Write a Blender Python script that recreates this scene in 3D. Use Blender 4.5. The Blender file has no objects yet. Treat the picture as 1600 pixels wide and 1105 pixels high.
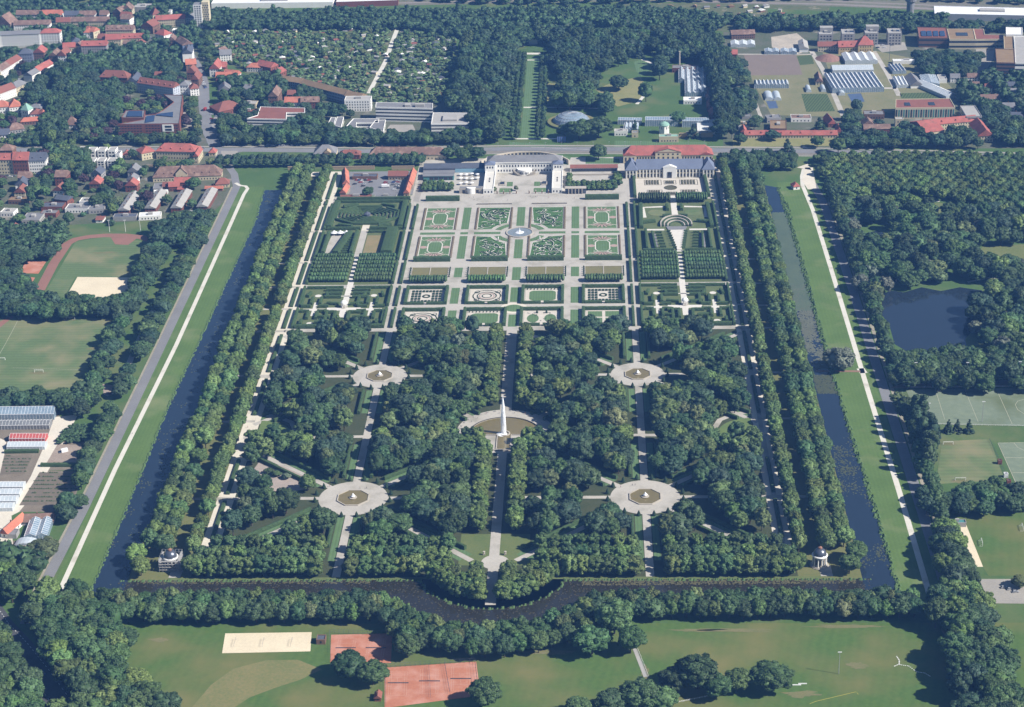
import bpy, math, random
import numpy as np
from mathutils import Vector, Matrix
rnd = random.Random(7)
R = math.radians
SC = bpy.context.scene
COL = SC.collection

# ---------------------------------------------------------------- camera
# world: x = metres right of the garden's axis, y = metres along it, z up
FPX, PITCH, YAW, ROLL = 3048.65, 0.4315849, -0.04252045, -0.02476651
CAM = (64.3, 0.0, 680.0)
_f = Vector((math.sin(YAW)*math.cos(PITCH), math.cos(YAW)*math.cos(PITCH), -math.sin(PITCH)))
_r = Vector((math.cos(YAW), -math.sin(YAW), 0)); _u = _r.cross(_f)
AX = math.cos(ROLL)*_r + math.sin(ROLL)*_u
AY = -math.sin(ROLL)*_r + math.cos(ROLL)*_u
AZ = _f
cam = bpy.data.objects.new('camera', bpy.data.cameras.new('camera'))
COL.objects.link(cam)
cam.matrix_world = Matrix(((AX.x, AY.x, -AZ.x, CAM[0]), (AX.y, AY.y, -AZ.y, CAM[1]), (AX.z, AY.z, -AZ.z, CAM[2]), (0, 0, 0, 1)))
cam.data.sensor_width = 36; cam.data.lens = FPX/1600*36
cam.data.clip_start = 1; cam.data.clip_end = 30000
SC.camera = cam

# ---------------------------------------------------------------- sky, sun, exposure
SUN_EL, SUN_AZ = 40.0, 106.7          # azimuth clockwise from +y
W = bpy.data.worlds.new('World'); SC.world = W; W.use_nodes = True
nt = W.node_tree; bg = nt.nodes['Background']
sky = nt.nodes.new('ShaderNodeTexSky'); sky.sky_type = 'NISHITA'; sky.sun_disc = False
sky.sun_elevation = R(SUN_EL); sky.sun_rotation = R(SUN_AZ); sky.altitude = 100
sky.air_density = 1.0; sky.dust_density = 0.6; sky.ozone_density = 2.0
nt.links.new(sky.outputs[0], bg.inputs[0]); bg.inputs[1].default_value = 0.05
sl = bpy.data.lights.new('sun', 'SUN'); sl.energy = 5.0; sl.angle = R(0.5); sl.color = (1.0, 0.95, 0.87)
so = bpy.data.objects.new('sun', sl); COL.objects.link(so)
_d = Vector((math.sin(R(SUN_AZ))*math.cos(R(SUN_EL)), math.cos(R(SUN_AZ))*math.cos(R(SUN_EL)), math.sin(R(SUN_EL))))
so.rotation_euler = _d.to_track_quat('Z', 'Y').to_euler(); so.location = (600, 600, 900)
SC.view_settings.view_transform = 'Standard'; SC.view_settings.look = 'None'
SC.view_settings.exposure = 0.85; SC.view_settings.gamma = 1.0
SC.cycles.max_bounces = 4; SC.cycles.diffuse_bounces = 2; SC.cycles.glossy_bounces = 2
SC.cycles.transmission_bounces = 2; SC.cycles.transparent_max_bounces = 6; SC.cycles.volume_bounces = 0
HAZE = 0.00007
SC.cycles.use_denoising = True
try: SC.cycles.denoiser = 'OPENIMAGEDENOISE'
except Exception: pass

# ---------------------------------------------------------------- survey: sheet point -> ground point
SHEETS = dict(P=(0, 0, 1), T1=(0, 0, 7.895), T2=(180, 0, 7.895), T3=(0, 130, 7.895), T4=(180, 130, 7.895), T5=(360, 110, 7.895),
    T6=(1260, 20, 7.895), T7=(1400, 20, 7.895), T8=(1150, 130, 7.895), U1=(0, 240, 7.895), U2=(170, 220, 7.895), U3=(1350, 120, 6.4),
    U4=(0, 620, 9.206), U5=(0, 730, 6.5), U6=(1030, 80, 7.895), U7=(850, 150, 7.619), U8=(1440, 590, 5.2625),
    E1=(0, 0, 3.9475), E2=(400, 0, 3.9475), E3=(800, 0, 3.9475), E4=(1200, 0, 3.9475), E5=(0, 260, 3.9475), E8=(1200, 260, 3.9475),
    F1=(0, 520, 3.9475), F4=(1200, 520, 3.9475), F5=(0, 800, 3.6225), F6=(400, 740, 3.0275), F7=(800, 740, 3.0275), F8=(1200, 800, 3.6225),
    B4=(490, 225, 8.889))
def g(px, py, z=0.0, s='P'):
    o = SHEETS[s]; x = o[0]+px/o[2]; y = o[1]+py/o[2]
    d = AX*((x-800)/FPX) + AY*((552.5-y)/FPX) + AZ
    t = (z-CAM[2])/d.z
    return (CAM[0]+d.x*t, CAM[1]+d.y*t)
def gs(pts, z=0.0, s='P'): return [g(x, y, z, s) for x, y in pts]

# ---------------------------------------------------------------- materials
def lin(r, gg, b):
    f = lambda c: (c/255/12.92) if c <= 10 else ((c/255+0.055)/1.055)**2.4
    return (f(r), f(gg), f(b), 1)
MATS = {}
def mat(name, c1, c2=None, scale=0.05, fine=0.8, rough=0.9, spec=0.2, metal=0.0, contrast=(0.35, 0.65), bump=0.0, bscale=1.0, stripes=None, c3=None, s3=0.012, t3=(0.52, 0.66)):
    """Principled surface whose colour wanders between c1 and c2 (two sizes of noise); c3 = worn patches; stripes = (width, angle, amount)."""
    if name in MATS: return MATS[name]
    if max(c1[:3]) > .25: c1, c2, c3 = [c and tuple(x*.74 for x in c[:3])+(1,) for c in (c1, c2, c3)]
    m = bpy.data.materials.new(name); m.use_nodes = True; n = m.node_tree.nodes; l = m.node_tree.links
    b = n['Principled BSDF']; b.inputs['Roughness'].default_value = rough; b.inputs['Metallic'].default_value = metal
    b.inputs['Specular IOR Level'].default_value = spec
    c2 = c2 or tuple(min(1, x*0.72) for x in c1[:3])+(1,)
    geo = n.new('ShaderNodeNewGeometry')
    t1 = n.new('ShaderNodeTexNoise'); t1.inputs['Scale'].default_value = scale; t1.inputs['Detail'].default_value = 4
    t2 = n.new('ShaderNodeTexNoise'); t2.inputs['Scale'].default_value = fine; t2.inputs['Detail'].default_value = 3
    l.new(geo.outputs['Position'], t1.inputs['Vector']); l.new(geo.outputs['Position'], t2.inputs['Vector'])
    add = n.new('ShaderNodeMath'); add.operation = 'ADD'; l.new(t1.outputs[0], add.inputs[0]); l.new(t2.outputs[0], add.inputs[1])
    mr = n.new('ShaderNodeMapRange'); mr.inputs[1].default_value = contrast[0]*2; mr.inputs[2].default_value = contrast[1]*2
    l.new(add.outputs[0], mr.inputs[0])
    mx = n.new('ShaderNodeMix'); mx.data_type = 'RGBA'; mx.inputs[6].default_value = c1; mx.inputs[7].default_value = c2
    l.new(mr.outputs[0], mx.inputs[0]); out = mx.outputs[2]
    if stripes:
        w, ang, amt = stripes
        mp = n.new('ShaderNodeMapping'); mp.inputs['Rotation'].default_value = (0, 0, R(ang)); l.new(geo.outputs['Position'], mp.inputs[0])
        wv = n.new('ShaderNodeTexWave'); wv.inputs['Scale'].default_value = 0.314/w*1.0; wv.inputs['Distortion'].default_value = 0.6
        wv.inputs['Detail Scale'].default_value = 0.3
        l.new(mp.outputs[0], wv.inputs['Vector'])
        m2 = n.new('ShaderNodeMix'); m2.data_type = 'RGBA'; m2.blend_type = 'MULTIPLY'; m2.inputs[0].default_value = amt
        l.new(out, m2.inputs[6]); l.new(wv.outputs['Color'], m2.inputs[7]); out = m2.outputs[2]
    if c3:
        t3n = n.new('ShaderNodeTexNoise'); t3n.inputs['Scale'].default_value = s3; t3n.inputs['Detail'].default_value = 5
        l.new(geo.outputs['Position'], t3n.inputs['Vector'])
        r3 = n.new('ShaderNodeMapRange'); r3.inputs[1].default_value = t3[0]; r3.inputs[2].default_value = t3[1]; l.new(t3n.outputs[0], r3.inputs[0])
        m3 = n.new('ShaderNodeMix'); m3.data_type = 'RGBA'; l.new(r3.outputs[0], m3.inputs[0]); l.new(out, m3.inputs[6]); m3.inputs[7].default_value = c3; out = m3.outputs[2]
    l.new(out, b.inputs['Base Color'])
    if bump:
        bp = n.new('ShaderNodeBump'); bp.inputs['Strength'].default_value = bump; bp.inputs['Distance'].default_value = 0.6
        t4 = n.new('ShaderNodeTexNoise'); t4.inputs['Scale'].default_value = bscale; t4.inputs['Detail'].default_value = 4
        l.new(geo.outputs['Position'], t4.inputs['Vector']); l.new(t4.outputs[0], bp.inputs['Height']); l.new(bp.outputs[0], b.inputs['Normal'])
    MATS[name] = m; return m
def foliage(name, vlo=0.68, vhi=1.38, hue=0.014):
    """leaf colour = the object's own colour, varied leaf by leaf and tree by tree"""
    m = bpy.data.materials.new(name); m.use_nodes = True; n = m.node_tree.nodes; l = m.node_tree.links
    b = n['Principled BSDF']; b.inputs['Roughness'].default_value = 0.62; b.inputs['Specular IOR Level'].default_value = 0.25
    oi = n.new('ShaderNodeObjectInfo'); geo = n.new('ShaderNodeNewGeometry')
    hs = n.new('ShaderNodeHueSaturation')
    v = n.new('ShaderNodeMapRange'); v.inputs[3].default_value = vlo; v.inputs[4].default_value = vhi; l.new(geo.outputs['Random Per Island'], v.inputs[0])
    v2 = n.new('ShaderNodeMapRange'); v2.inputs[3].default_value = 0.75; v2.inputs[4].default_value = 1.25; l.new(oi.outputs['Random'], v2.inputs[0])
    mu = n.new('ShaderNodeMath'); mu.operation = 'MULTIPLY'; l.new(v.outputs[0], mu.inputs[0]); l.new(v2.outputs[0], mu.inputs[1])
    h = n.new('ShaderNodeMapRange'); h.inputs[3].default_value = 0.5-hue; h.inputs[4].default_value = 0.5+hue
    w = n.new('ShaderNodeMath'); w.operation = 'FRACT'; w2 = n.new('ShaderNodeMath'); w2.operation = 'MULTIPLY'; w2.inputs[1].default_value = 7.31
    l.new(oi.outputs['Random'], w2.inputs[0]); l.new(w2.outputs[0], w.inputs[0]); l.new(w.outputs[0], h.inputs[0])
    l.new(h.outputs[0], hs.inputs['Hue']); l.new(mu.outputs[0], hs.inputs['Value']); l.new(oi.outputs['Color'], hs.inputs['Color'])
    l.new(hs.outputs[0], b.inputs['Base Color'])
    MATS[name] = m; return m
def flat(name, c, rough=0.8, spec=0.3, metal=0.0): return mat(name, c, tuple(x*0.82 for x in c[:3])+(1,), 0.15, 1.5, rough, spec, metal)
def water(name, c, rough=0.06, scale=0.6, bump=0.12, c2=None):
    m = mat(name, c, c2 or c, 0.03, 0.3, rough, 0.5, 0.0, bump=bump, bscale=scale); return m

M_grass = mat('meadow_grass', (0.072, 0.125, 0.035, 1), (0.05, 0.098, 0.026, 1), 0.03, 0.5, c3=(0.125, 0.135, 0.055, 1), s3=0.02, t3=(0.5, 0.72))
M_dike = mat('dike_grass', (0.1, 0.16, 0.042, 1), (0.07, 0.122, 0.03, 1), 0.05, 0.6, c3=(0.15, 0.18, 0.075, 1), s3=0.03, t3=(0.54, 0.75), stripes=(3, 0, 0.07))
M_lawn = mat('mown_lawn', (0.108, 0.178, 0.078, 1), (0.088, 0.152, 0.062, 1), 0.1, 0.8, stripes=(2.4, 0, 0.16))
M_pitch = mat('pitch_grass', (0.115, 0.165, 0.065, 1), (0.09, 0.135, 0.052, 1), 0.02, 0.4, c3=(0.23, 0.2, 0.11, 1), s3=0.025, t3=(0.46, 0.76), stripes=(5, 90, 0.15))
M_field = mat('field_grass', (0.076, 0.13, 0.03, 1), (0.053, 0.104, 0.024, 1), 0.02, 0.35, c3=(0.145, 0.14, 0.05, 1), s3=0.02, t3=(0.42, 0.7), stripes=(6, 12, 0.07))
M_dry = mat('dry_grass', (0.19, 0.165, 0.07, 1), (0.12, 0.14, 0.05, 1), 0.05, 0.5)
M_gravel = mat('gravel', (0.56, 0.525, 0.465, 1), (0.45, 0.42, 0.37, 1), 0.06, 0.6, c3=(.36, .34, .28, 1), s3=.06, t3=(.52, .72))
M_gravel2 = mat('gravel_light', (0.8, 0.74, 0.62, 1), (0.66, 0.6, 0.5, 1), 0.06, 0.6)
M_path = mat('limestone_path', (0.78, 0.75, 0.66, 1), (0.66, 0.63, 0.55, 1), 0.08, 0.9, c3=(.5, .47, .38, 1), s3=.06, t3=(.54, .74))
M_asphalt = mat('asphalt', (0.2, 0.2, 0.205, 1), (0.155, 0.155, 0.16, 1), 0.05, 0.7)
M_asph2 = mat('dark_asphalt', (0.075, 0.077, 0.08, 1), (0.05, 0.052, 0.055, 1), 0.05, 0.7)
M_paving = mat('paving', (0.42, 0.39, 0.34, 1), (0.33, 0.31, 0.28, 1), 0.06, 0.7)
M_town = mat('town_ground', (0.06, 0.085, 0.035, 1), (0.12, 0.115, 0.09, 1), 0.04, 0.4, c3=(0.22, 0.2, 0.17, 1), s3=0.03, t3=(0.6, 0.68))
M_soil = mat('soil', (0.14, 0.115, 0.085, 1), (0.2, 0.17, 0.13, 1), 0.1, 0.8)
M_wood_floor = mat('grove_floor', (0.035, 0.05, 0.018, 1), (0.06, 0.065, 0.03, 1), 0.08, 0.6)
M_sand = mat('sand', (0.85, 0.74, 0.54, 1), (0.72, 0.62, 0.45, 1), 0.05, 0.6)
M_clay = mat('clay_court', (0.55, 0.225, 0.135, 1), (0.46, 0.175, 0.1, 1), 0.08, 0.6, c3=(.62, .32, .24, 1), s3=.09, t3=(.45, .7))
M_tartan = mat('running_track', (0.34, 0.17, 0.125, 1), (0.28, 0.145, 0.11, 1), 0.06, 0.6)
M_turf = mat('hockey_turf', (0.17, 0.205, 0.14, 1), (0.13, 0.165, 0.11, 1), 0.015, 0.2, c3=(0.10, 0.125, 0.06, 1), s3=0.02, t3=(0.55, 0.7))
M_canal = water('canal_water', (0.016, 0.026, 0.042, 1), 0.08, 0.7, 0.10)
M_canal2 = water('weedy_water', (0.022, 0.021, 0.016, 1), 0.10, 0.7, 0.10)
M_pond = water('pond_water', (0.016, 0.024, 0.036, 1), 0.07, 0.4, 0.06)
M_basin = water('basin_water', (0.17, 0.135, 0.055, 1), 0.14, 1.0, 0.05, (0.14, 0.115, 0.046, 1))
M_pool = water('swim_pond_water', (0.26, 0.225, 0.07, 1), 0.12, 1.0, 0.05, (0.215, 0.19, 0.065, 1))
M_hedge = mat('hedge_leaves', (0.058, 0.098, 0.036, 1), (0.034, 0.064, 0.024, 1), 0.35, 1.6, 0.7, 0.2, bump=0.9, bscale=1.7)
M_hedge_d = mat('yew_leaves', (0.024, 0.05, 0.022, 1), (0.014, 0.03, 0.014, 1), 0.35, 1.6, 0.7, 0.2, bump=0.9, bscale=1.7)
M_box = mat('box_border', (0.05, 0.07, 0.03, 1), (0.12, 0.09, 0.06, 1), 0.5, 2.2, 0.8)
M_stone = mat('stone', (0.55, 0.5, 0.42, 1), (0.44, 0.4, 0.34, 1), 0.3, 2)
M_sandst = mat('sandstone_wall', (0.5, 0.38, 0.24, 1), (0.42, 0.32, 0.21, 1), 0.2, 1.5)
M_white = mat('white_plaster', (1.06, 1.04, .98, 1), (.95, .93, .88, 1), 0.15, 1.0)
M_cream = mat('cream_plaster', (0.72, 0.63, 0.43, 1), (0.62, 0.54, 0.37, 1), 0.15, 1.0)
M_yellow = mat('ochre_plaster', (0.62, 0.46, 0.22, 1), (0.54, 0.4, 0.2, 1), 0.15, 1.0)
M_grey = mat('grey_render', (0.42, 0.41, 0.4, 1), (0.34, 0.33, 0.32, 1), 0.15, 1.0)
M_brick = mat('red_brick', (0.2, 0.075, 0.05, 1), (0.155, 0.06, 0.042, 1), 0.3, 2)
M_brick2 = mat('brown_brick', (0.26, 0.15, 0.1, 1), (0.2, 0.115, 0.08, 1), 0.3, 2)
M_rred = mat('red_tiles', (0.52, 0.17, 0.135, 1), (0.36, 0.11, 0.09, 1), 0.12, 1.2, c3=(.3, .13, .1, 1), s3=.2, t3=(.5, .7))
M_rorange = mat('orange_tiles', (0.66, 0.235, 0.15, 1), (0.45, 0.15, 0.1, 1), 0.12, 1.2, c3=(.4, .17, .12, 1), s3=.2, t3=(.5, .7))
M_rbrown = mat('brown_tiles', (0.21, 0.13, 0.1, 1), (0.13, 0.085, 0.07, 1), 0.12, 1.2, c3=(.27, .18, .14, 1), s3=.2, t3=(.5, .68))
M_rbrick = mat('old_red_tiles', (0.32, 0.125, 0.09, 1), (0.24, 0.1, 0.08, 1), 0.12, 1.2)
M_rgrey = mat('grey_roof', (0.27, 0.27, 0.275, 1), (0.2, 0.2, 0.21, 1), 0.12, 1.0)
M_rlight = mat('pale_roof', (0.48, 0.46, 0.43, 1), (0.38, 0.37, 0.35, 1), 0.12, 1.0)
M_rslate = mat('slate_roof', (0.095, 0.105, 0.135, 1), (0.07, 0.08, 0.1, 1), 0.12, 1.0)
M_rblue = mat('blue_slate', (0.15, 0.175, 0.24, 1), (0.115, 0.135, 0.19, 1), 0.12, 1.0, rough=0.6)
M_rust = mat('mossy_roof', (0.34, 0.235, 0.13, 1), (0.25, 0.17, 0.1, 1), 0.12, 1.0)
M_dark = flat('dark_glass', (0.03, 0.035, 0.045, 1), 0.12, 0.5)
M_glass = mat('greenhouse_glass', (0.3, 0.39, 0.47, 1), (0.2, 0.27, 0.34, 1), 0.15, 0.6, rough=0.18, spec=0.6)
M_glassw = mat('white_glass', (0.6, 0.66, 0.7, 1), (0.5, 0.56, 0.6, 1), 0.15, 0.6, rough=0.3, spec=0.5)
M_solar = flat('solar_panel', (0.025, 0.045, 0.1, 1), 0.15, 0.6)
M_metal = flat('grey_metal', (0.45, 0.46, 0.48, 1), 0.45, 0.5)
M_whitep = flat('white_paint', (1.05, 1.05, 1.05, 1), 0.5, 0.4)
M_copper = mat('green_copper', (0.32, 0.52, 0.42, 1), (0.25, 0.43, 0.35, 1), 0.3, 1.5)
M_blue = flat('pale_blue_paint', (0.33, 0.56, 0.7, 1), 0.6)
M_teal = flat('teal_panel', (0.1, 0.3, 0.3, 1), 0.5)
M_bark = mat('bark', (0.09, 0.07, 0.05, 1), (0.05, 0.04, 0.03, 1), 1.0, 6)
M_leaf = foliage('leaves')

# ---------------------------------------------------------------- mesh helpers
class MB:
    def __init__(s): s.v = []; s.f = []
    def add(s, vs, fs):
        o = len(s.v); s.v += [tuple(p) for p in vs]; s.f += [tuple(i+o for i in f) for f in fs]; return s
    def box(s, x0, x1, y0, y1, z0, z1):
        return s.add([(x0, y0, z0), (x1, y0, z0), (x1, y1, z0), (x0, y1, z0), (x0, y0, z1), (x1, y0, z1), (x1, y1, z1), (x0, y1, z1)],
                     [(3, 2, 1, 0), (4, 5, 6, 7), (0, 1, 5, 4), (1, 2, 6, 5), (2, 3, 7, 6), (3, 0, 4, 7)])
    def prism(s, pts, z0, z1, top=True, bottom=False):
        pts = list(pts)
        if area(pts) < 0: pts = pts[::-1]
        n = len(pts); f = [(i, (i+1) % n, n+(i+1) % n, n+i) for i in range(n)]
        if top: f.append(tuple(range(n, 2*n)))
        if bottom: f.append(tuple(range(n-1, -1, -1)))
        return s.add([(x, y, z0) for x, y in pts]+[(x, y, z1) for x, y in pts], f)
    def sheet(s, pts, z):
        pts = list(pts)
        if area(pts) < 0: pts = pts[::-1]
        return s.add([(x, y, z) for x, y in pts], [tuple(range(len(pts)))])
    def strip(s, pts, w, z, closed=False):
        """flat ribbon along pts, w wide"""
        n = len(pts); L = []
        for i in range(n):
            if closed: a, b = pts[i-1], pts[(i+1) % n]
            else: a, b = pts[max(i-1, 0)], pts[min(i+1, n-1)]
            dx, dy = b[0]-a[0], b[1]-a[1]; m = math.hypot(dx, dy) or 1; ww = w[i] if isinstance(w, (list, tuple)) else w
            L.append((pts[i][0]-dy/m*ww/2, pts[i][1]+dx/m*ww/2, pts[i][0]+dy/m*ww/2, pts[i][1]-dx/m*ww/2))
        vs = [(a, b, z) for a, b, _, _ in L]+[(c, d, z) for _, _, c, d in L]
        k = n if closed else n-1
        return s.add(vs, [(i, n+i, n+(i+1) % n, (i+1) % n) for i in range(k)])
    def ring(s, cx, cy, r0, r1, z, n=32, sy=1.0):
        vs = [(cx+r*math.cos(2*math.pi*i/n), cy+sy*r*math.sin(2*math.pi*i/n), z) for r in (r0, r1) for i in range(n)]
        return s.add(vs, [(i, n+i, n+(i+1) % n, (i+1) % n) for i in range(n)])
    def wallring(s, cx, cy, r0, r1, z0, z1, n=32, ph=0.0):
        A = [(math.cos(ph+2*math.pi*i/n), math.sin(ph+2*math.pi*i/n)) for i in range(n)]
        vs = [(cx+r*c, cy+r*q, z) for r, z in ((r0, z0), (r0, z1), (r1, z1), (r1, z0)) for c, q in A]
        f = []
        for k in range(3): f += [(k*n+i, (k+1)*n+i, (k+1)*n+(i+1) % n, k*n+(i+1) % n) for i in range(n)]
        return s.add(vs, f)
    def tube(s, p0, p1, r0, r1=None, n=6):
        r1 = r0 if r1 is None else r1
        a, b = Vector(p0), Vector(p1); d = (b-a).normalized(); q = d.to_track_quat('Z', 'Y')
        vs = []
        for c, r in ((a, r0), (b, r1)):
            for i in range(n): vs.append(c+q @ Vector((r*math.cos(2*math.pi*i/n), r*math.sin(2*math.pi*i/n), 0)))
        return s.add(vs, [(i, (i+1) % n, n+(i+1) % n, n+i) for i in range(n)]+[tuple(range(n, 2*n)), tuple(range(n-1, -1, -1))])
    def lathe(s, cx, cy, prof, n=16):
        vs = [(cx+r*math.cos(2*math.pi*i/n), cy+r*math.sin(2*math.pi*i/n), z) for r, z in prof for i in range(n)]
        f = []
        for k in range(len(prof)-1): f += [(k*n+i, k*n+(i+1) % n, (k+1)*n+(i+1) % n, (k+1)*n+i) for i in range(n)]
        f.append(tuple((len(prof)-1)*n+i for i in range(n)))
        return s.add(vs, f)
    def mesh(s, name, m, off=(0, 0, 0)):
        me = bpy.data.meshes.new(name)
        me.from_pydata([(x-off[0], y-off[1], z-off[2]) for x, y, z in s.v], [], s.f)
        for k in (m if isinstance(m, (list, tuple)) else [m]): me.materials.append(k)
        return me
    def build(s, name, m, parent=None, smooth=False):
        off = parent['_o'] if parent is not None and '_o' in parent else (0, 0, 0)
        me = s.mesh(name, m, off)
        if smooth: me.polygons.foreach_set('use_smooth', [True]*len(me.polygons))
        return link(name, me, parent)
def area(p): return sum(p[i-1][0]*p[i][1]-p[i][0]*p[i-1][1] for i in range(len(p)))/2
def link(name, me, parent=None):
    o = bpy.data.objects.new(name, me); COL.objects.link(o)
    if parent is not None: o.parent = parent
    return o
def tag(o, label, cat, group=None):
    o['label'] = label; o['category'] = cat
    if group: o['group'] = group
    return o
def thing(name, label, cat, loc=(0, 0, 0), rot=0.0, group=None):
    """Empty at the thing's base. World-space parts go through MB.build (rot must be 0); local parts are linked directly."""
    o = bpy.data.objects.new(name, None); COL.objects.link(o); o.empty_display_size = 1
    o.location = loc; o.rotation_euler = (0, 0, rot)
    if rot == 0.0: o['_o'] = tuple(loc)
    return tag(o, label, cat, group)
def struct(name, mb, m):
    o = mb.build(name, m); o['kind'] = 'structure'; return o
def stuff(name, mb, m):
    o = mb.build(name, m); o['kind'] = 'stuff'; return o
def copy_tree(o, parent=None):
    c = o.copy(); COL.objects.link(c)
    if parent is not None: c.parent = parent
    for ch in list(o.children): copy_tree(ch, c)
    return c
def clean_marks():
    for o in bpy.data.objects:
        if '_o' in o: del o['_o']
def inpoly(x, y, p):
    c = False; j = len(p)-1
    for i in range(len(p)):
        if (p[i][1] > y) != (p[j][1] > y) and x < (p[j][0]-p[i][0])*(y-p[i][1])/(p[j][1]-p[i][1])+p[i][0]: c = not c
        j = i
    return c
def arc(cx, cy, r, a0, a1, n): return [(cx+r*math.cos(R(a0+(a1-a0)*i/n)), cy+r*math.sin(R(a0+(a1-a0)*i/n))) for i in range(n+1)]
def rect(x0, x1, y0, y1): return [(x0, y0), (x1, y0), (x1, y1), (x0, y1)]
def capsule(p, q, w):
    dx, dy = q[0]-p[0], q[1]-p[1]; m = math.hypot(dx, dy); nx, ny = -dy/m*w/2, dx/m*w/2
    return [(p[0]+nx, p[1]+ny), (q[0]+nx, q[1]+ny), (q[0]-nx, q[1]-ny), (p[0]-nx, p[1]-ny)]
# ================================================================ THE SETTING
def S(name, m, polys, z):
    b = MB()
    for p in polys: b.sheet(p, z)
    return struct(name, b, m)
def L(name, m, lines, z):
    b = MB()
    for pts, w in lines: b.strip(pts, w, z)
    return struct(name, b, m)
S('ground', M_grass, [rect(-7000, 7000, -3000, 14000)], 0)
S('field', M_field, [[(-330, 860), (-250, 860), (700, 860), (700, 1062), (-258, 1062), (-262, 1010)], gs([(1480, 800), (1680, 800), (1680, 898), (1545, 900)])], 0.03)
S('town_ground', M_town, [gs([(-260, 420), (-260, 30), (330, 30), (320, 200), (365, 250), (365, 300), (320, 345), (230, 345), (100, 352), (0, 420)]),
                          gs([(340, 130), (420, 110), (760, 170), (760, 228), (340, 236)]), gs([(1130, 40), (1640, 25), (1640, 232), (1130, 232)])], 0.03)
S('allotment_ground', mat('allotment_ground', (0.07, 0.1, 0.04, 1), (0.115, 0.115, 0.06, 1), 0.06, 0.4, c3=(0.2, 0.18, 0.12, 1), s3=0.05, t3=(0.6, 0.68)),
  [gs([(318, 24), (730, 24), (715, 60), (690, 160), (600, 165), (420, 128), (390, 118), (345, 92), (320, 60)]), gs([(960, 6), (1300, 2), (1290, 30), (1150, 52), (985, 32)])], 0.05)
# --- the garden plate
S('avenue_grass', mat('avenue_grass', (0.145, 0.14, 0.052, 1), (0.105, 0.125, 0.042, 1), 0.04, 0.5), [rect(-244.9, -203, 1116, 1935), rect(203, 244.9, 1116, 1935)], 0.03)
S('garden_gravel', M_gravel, [rect(-191, 191, 1522, 1860), rect(-112, 112, 1860, 1972), rect(112, 200, 1860, 1962)], 0.03)
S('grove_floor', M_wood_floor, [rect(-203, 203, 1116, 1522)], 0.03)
bast = [(-52, 1116)]+arc(0, 1130, 50, 196, 344, 24)+[(52, 1116)]
S('bastion_grass', mat('bastion_grass', (0.12, 0.14, 0.05, 1), (0.085, 0.12, 0.038, 1), 0.06, 0.6), [bast, rect(-24, 24, 1134, 1176), rect(-218, 218, 1112, 1119)], 0.05)
# --- water
cl = [(-266, 1880), (-262, 1790), (-266, 1522), (-268.5, 1380), (-267, 1209), (-267, 1093)]
cr = [(266, 1093), (265.5, 1205), (263, 1340), (261, 1487), (262, 1684), (258, 1872)]
outer_b = [(-62, 1093)]+arc(0, 1128, 70, 210, 330, 24)+[(62, 1093)]
inner_b = [(48, 1115.5)]+arc(0, 1130, 50.5, 344, 196, 24)+[(-48, 1115.5)]
S('canal', M_canal, [cl+[(-245, 1093), (-245, 1880)], [(245, 1880), (245, 1093)]+cr], 0.06)
S('canal_weedy', M_canal2, [[(-245, 1093)]+outer_b+[(245, 1093), (245, 1115.5)]+inner_b+[(-245, 1115.5)]], 0.06)
S('pond', M_pond, [gs([(1378, 460), (1392, 454), (1412, 457), (1440, 449), (1470, 455), (1500, 449), (1534, 454), (1543, 468), (1518, 488), (1524, 512), (1508, 530), (1512, 548), (1470, 554), (1420, 551), (1398, 538), (1390, 510), (1378, 492)]),
                   gs([(1352, 365), (1372, 360), (1388, 368), (1380, 384), (1355, 382)])], 0.05)
# --- embankments
S('embankment', M_dike, [[(-294, 1085), (-293, 1523), (-292.5, 1890), (-268, 1890)]+[(x, y) for x, y in cl], cr[::1]+[(259, 1888), (292, 1888), (295, 1085), (266, 1085)]], 0.04)
pl = gs([(86, 940), (180, 733), (275, 540), (330, 418), (381, 304), (387, 295), (384, 291), (375, 290), (368, 286)])
pr = gs([(1457, 945), (1405, 768), (1356, 610), (1341, 560), (1300, 425), (1270, 328), (1254, 290), (1253, 276), (1256, 264)])
L('limestone_path', M_path, [(pl, 3.6), (pr, 4.0), (gs([(1341, 580), (1353, 579)]), 9)], 0.07)
rl = gs([(40, 975), (53, 945), (128, 800), (262, 520), (370, 292), (366, 272), (350, 250)])
L('road', M_asphalt, [(rl, 7.8), ([(298, 1090), (299, 1340), (300, 1600), (299, 1830), (293, 1895)], 8)], 0.06)
L('verge', mat('verge', (0.42, 0.38, 0.3, 1), (0.3, 0.28, 0.2, 1), 0.1, 0.6), [([(x-4.9, y) for x, y in rl[1:5]], 1.8), ([(304.5, 1090), (305.5, 1340), (306.5, 1600), (305, 1830)], 3)], 0.05)
L('plank_crossing', mat('bridge_deck', (0.33, 0.2, 0.14, 1), (0.25, 0.16, 0.12, 1), 0.3, 1.0), [([(249, 1437), (285, 1436)], 3.5)], 0.11)
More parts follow.
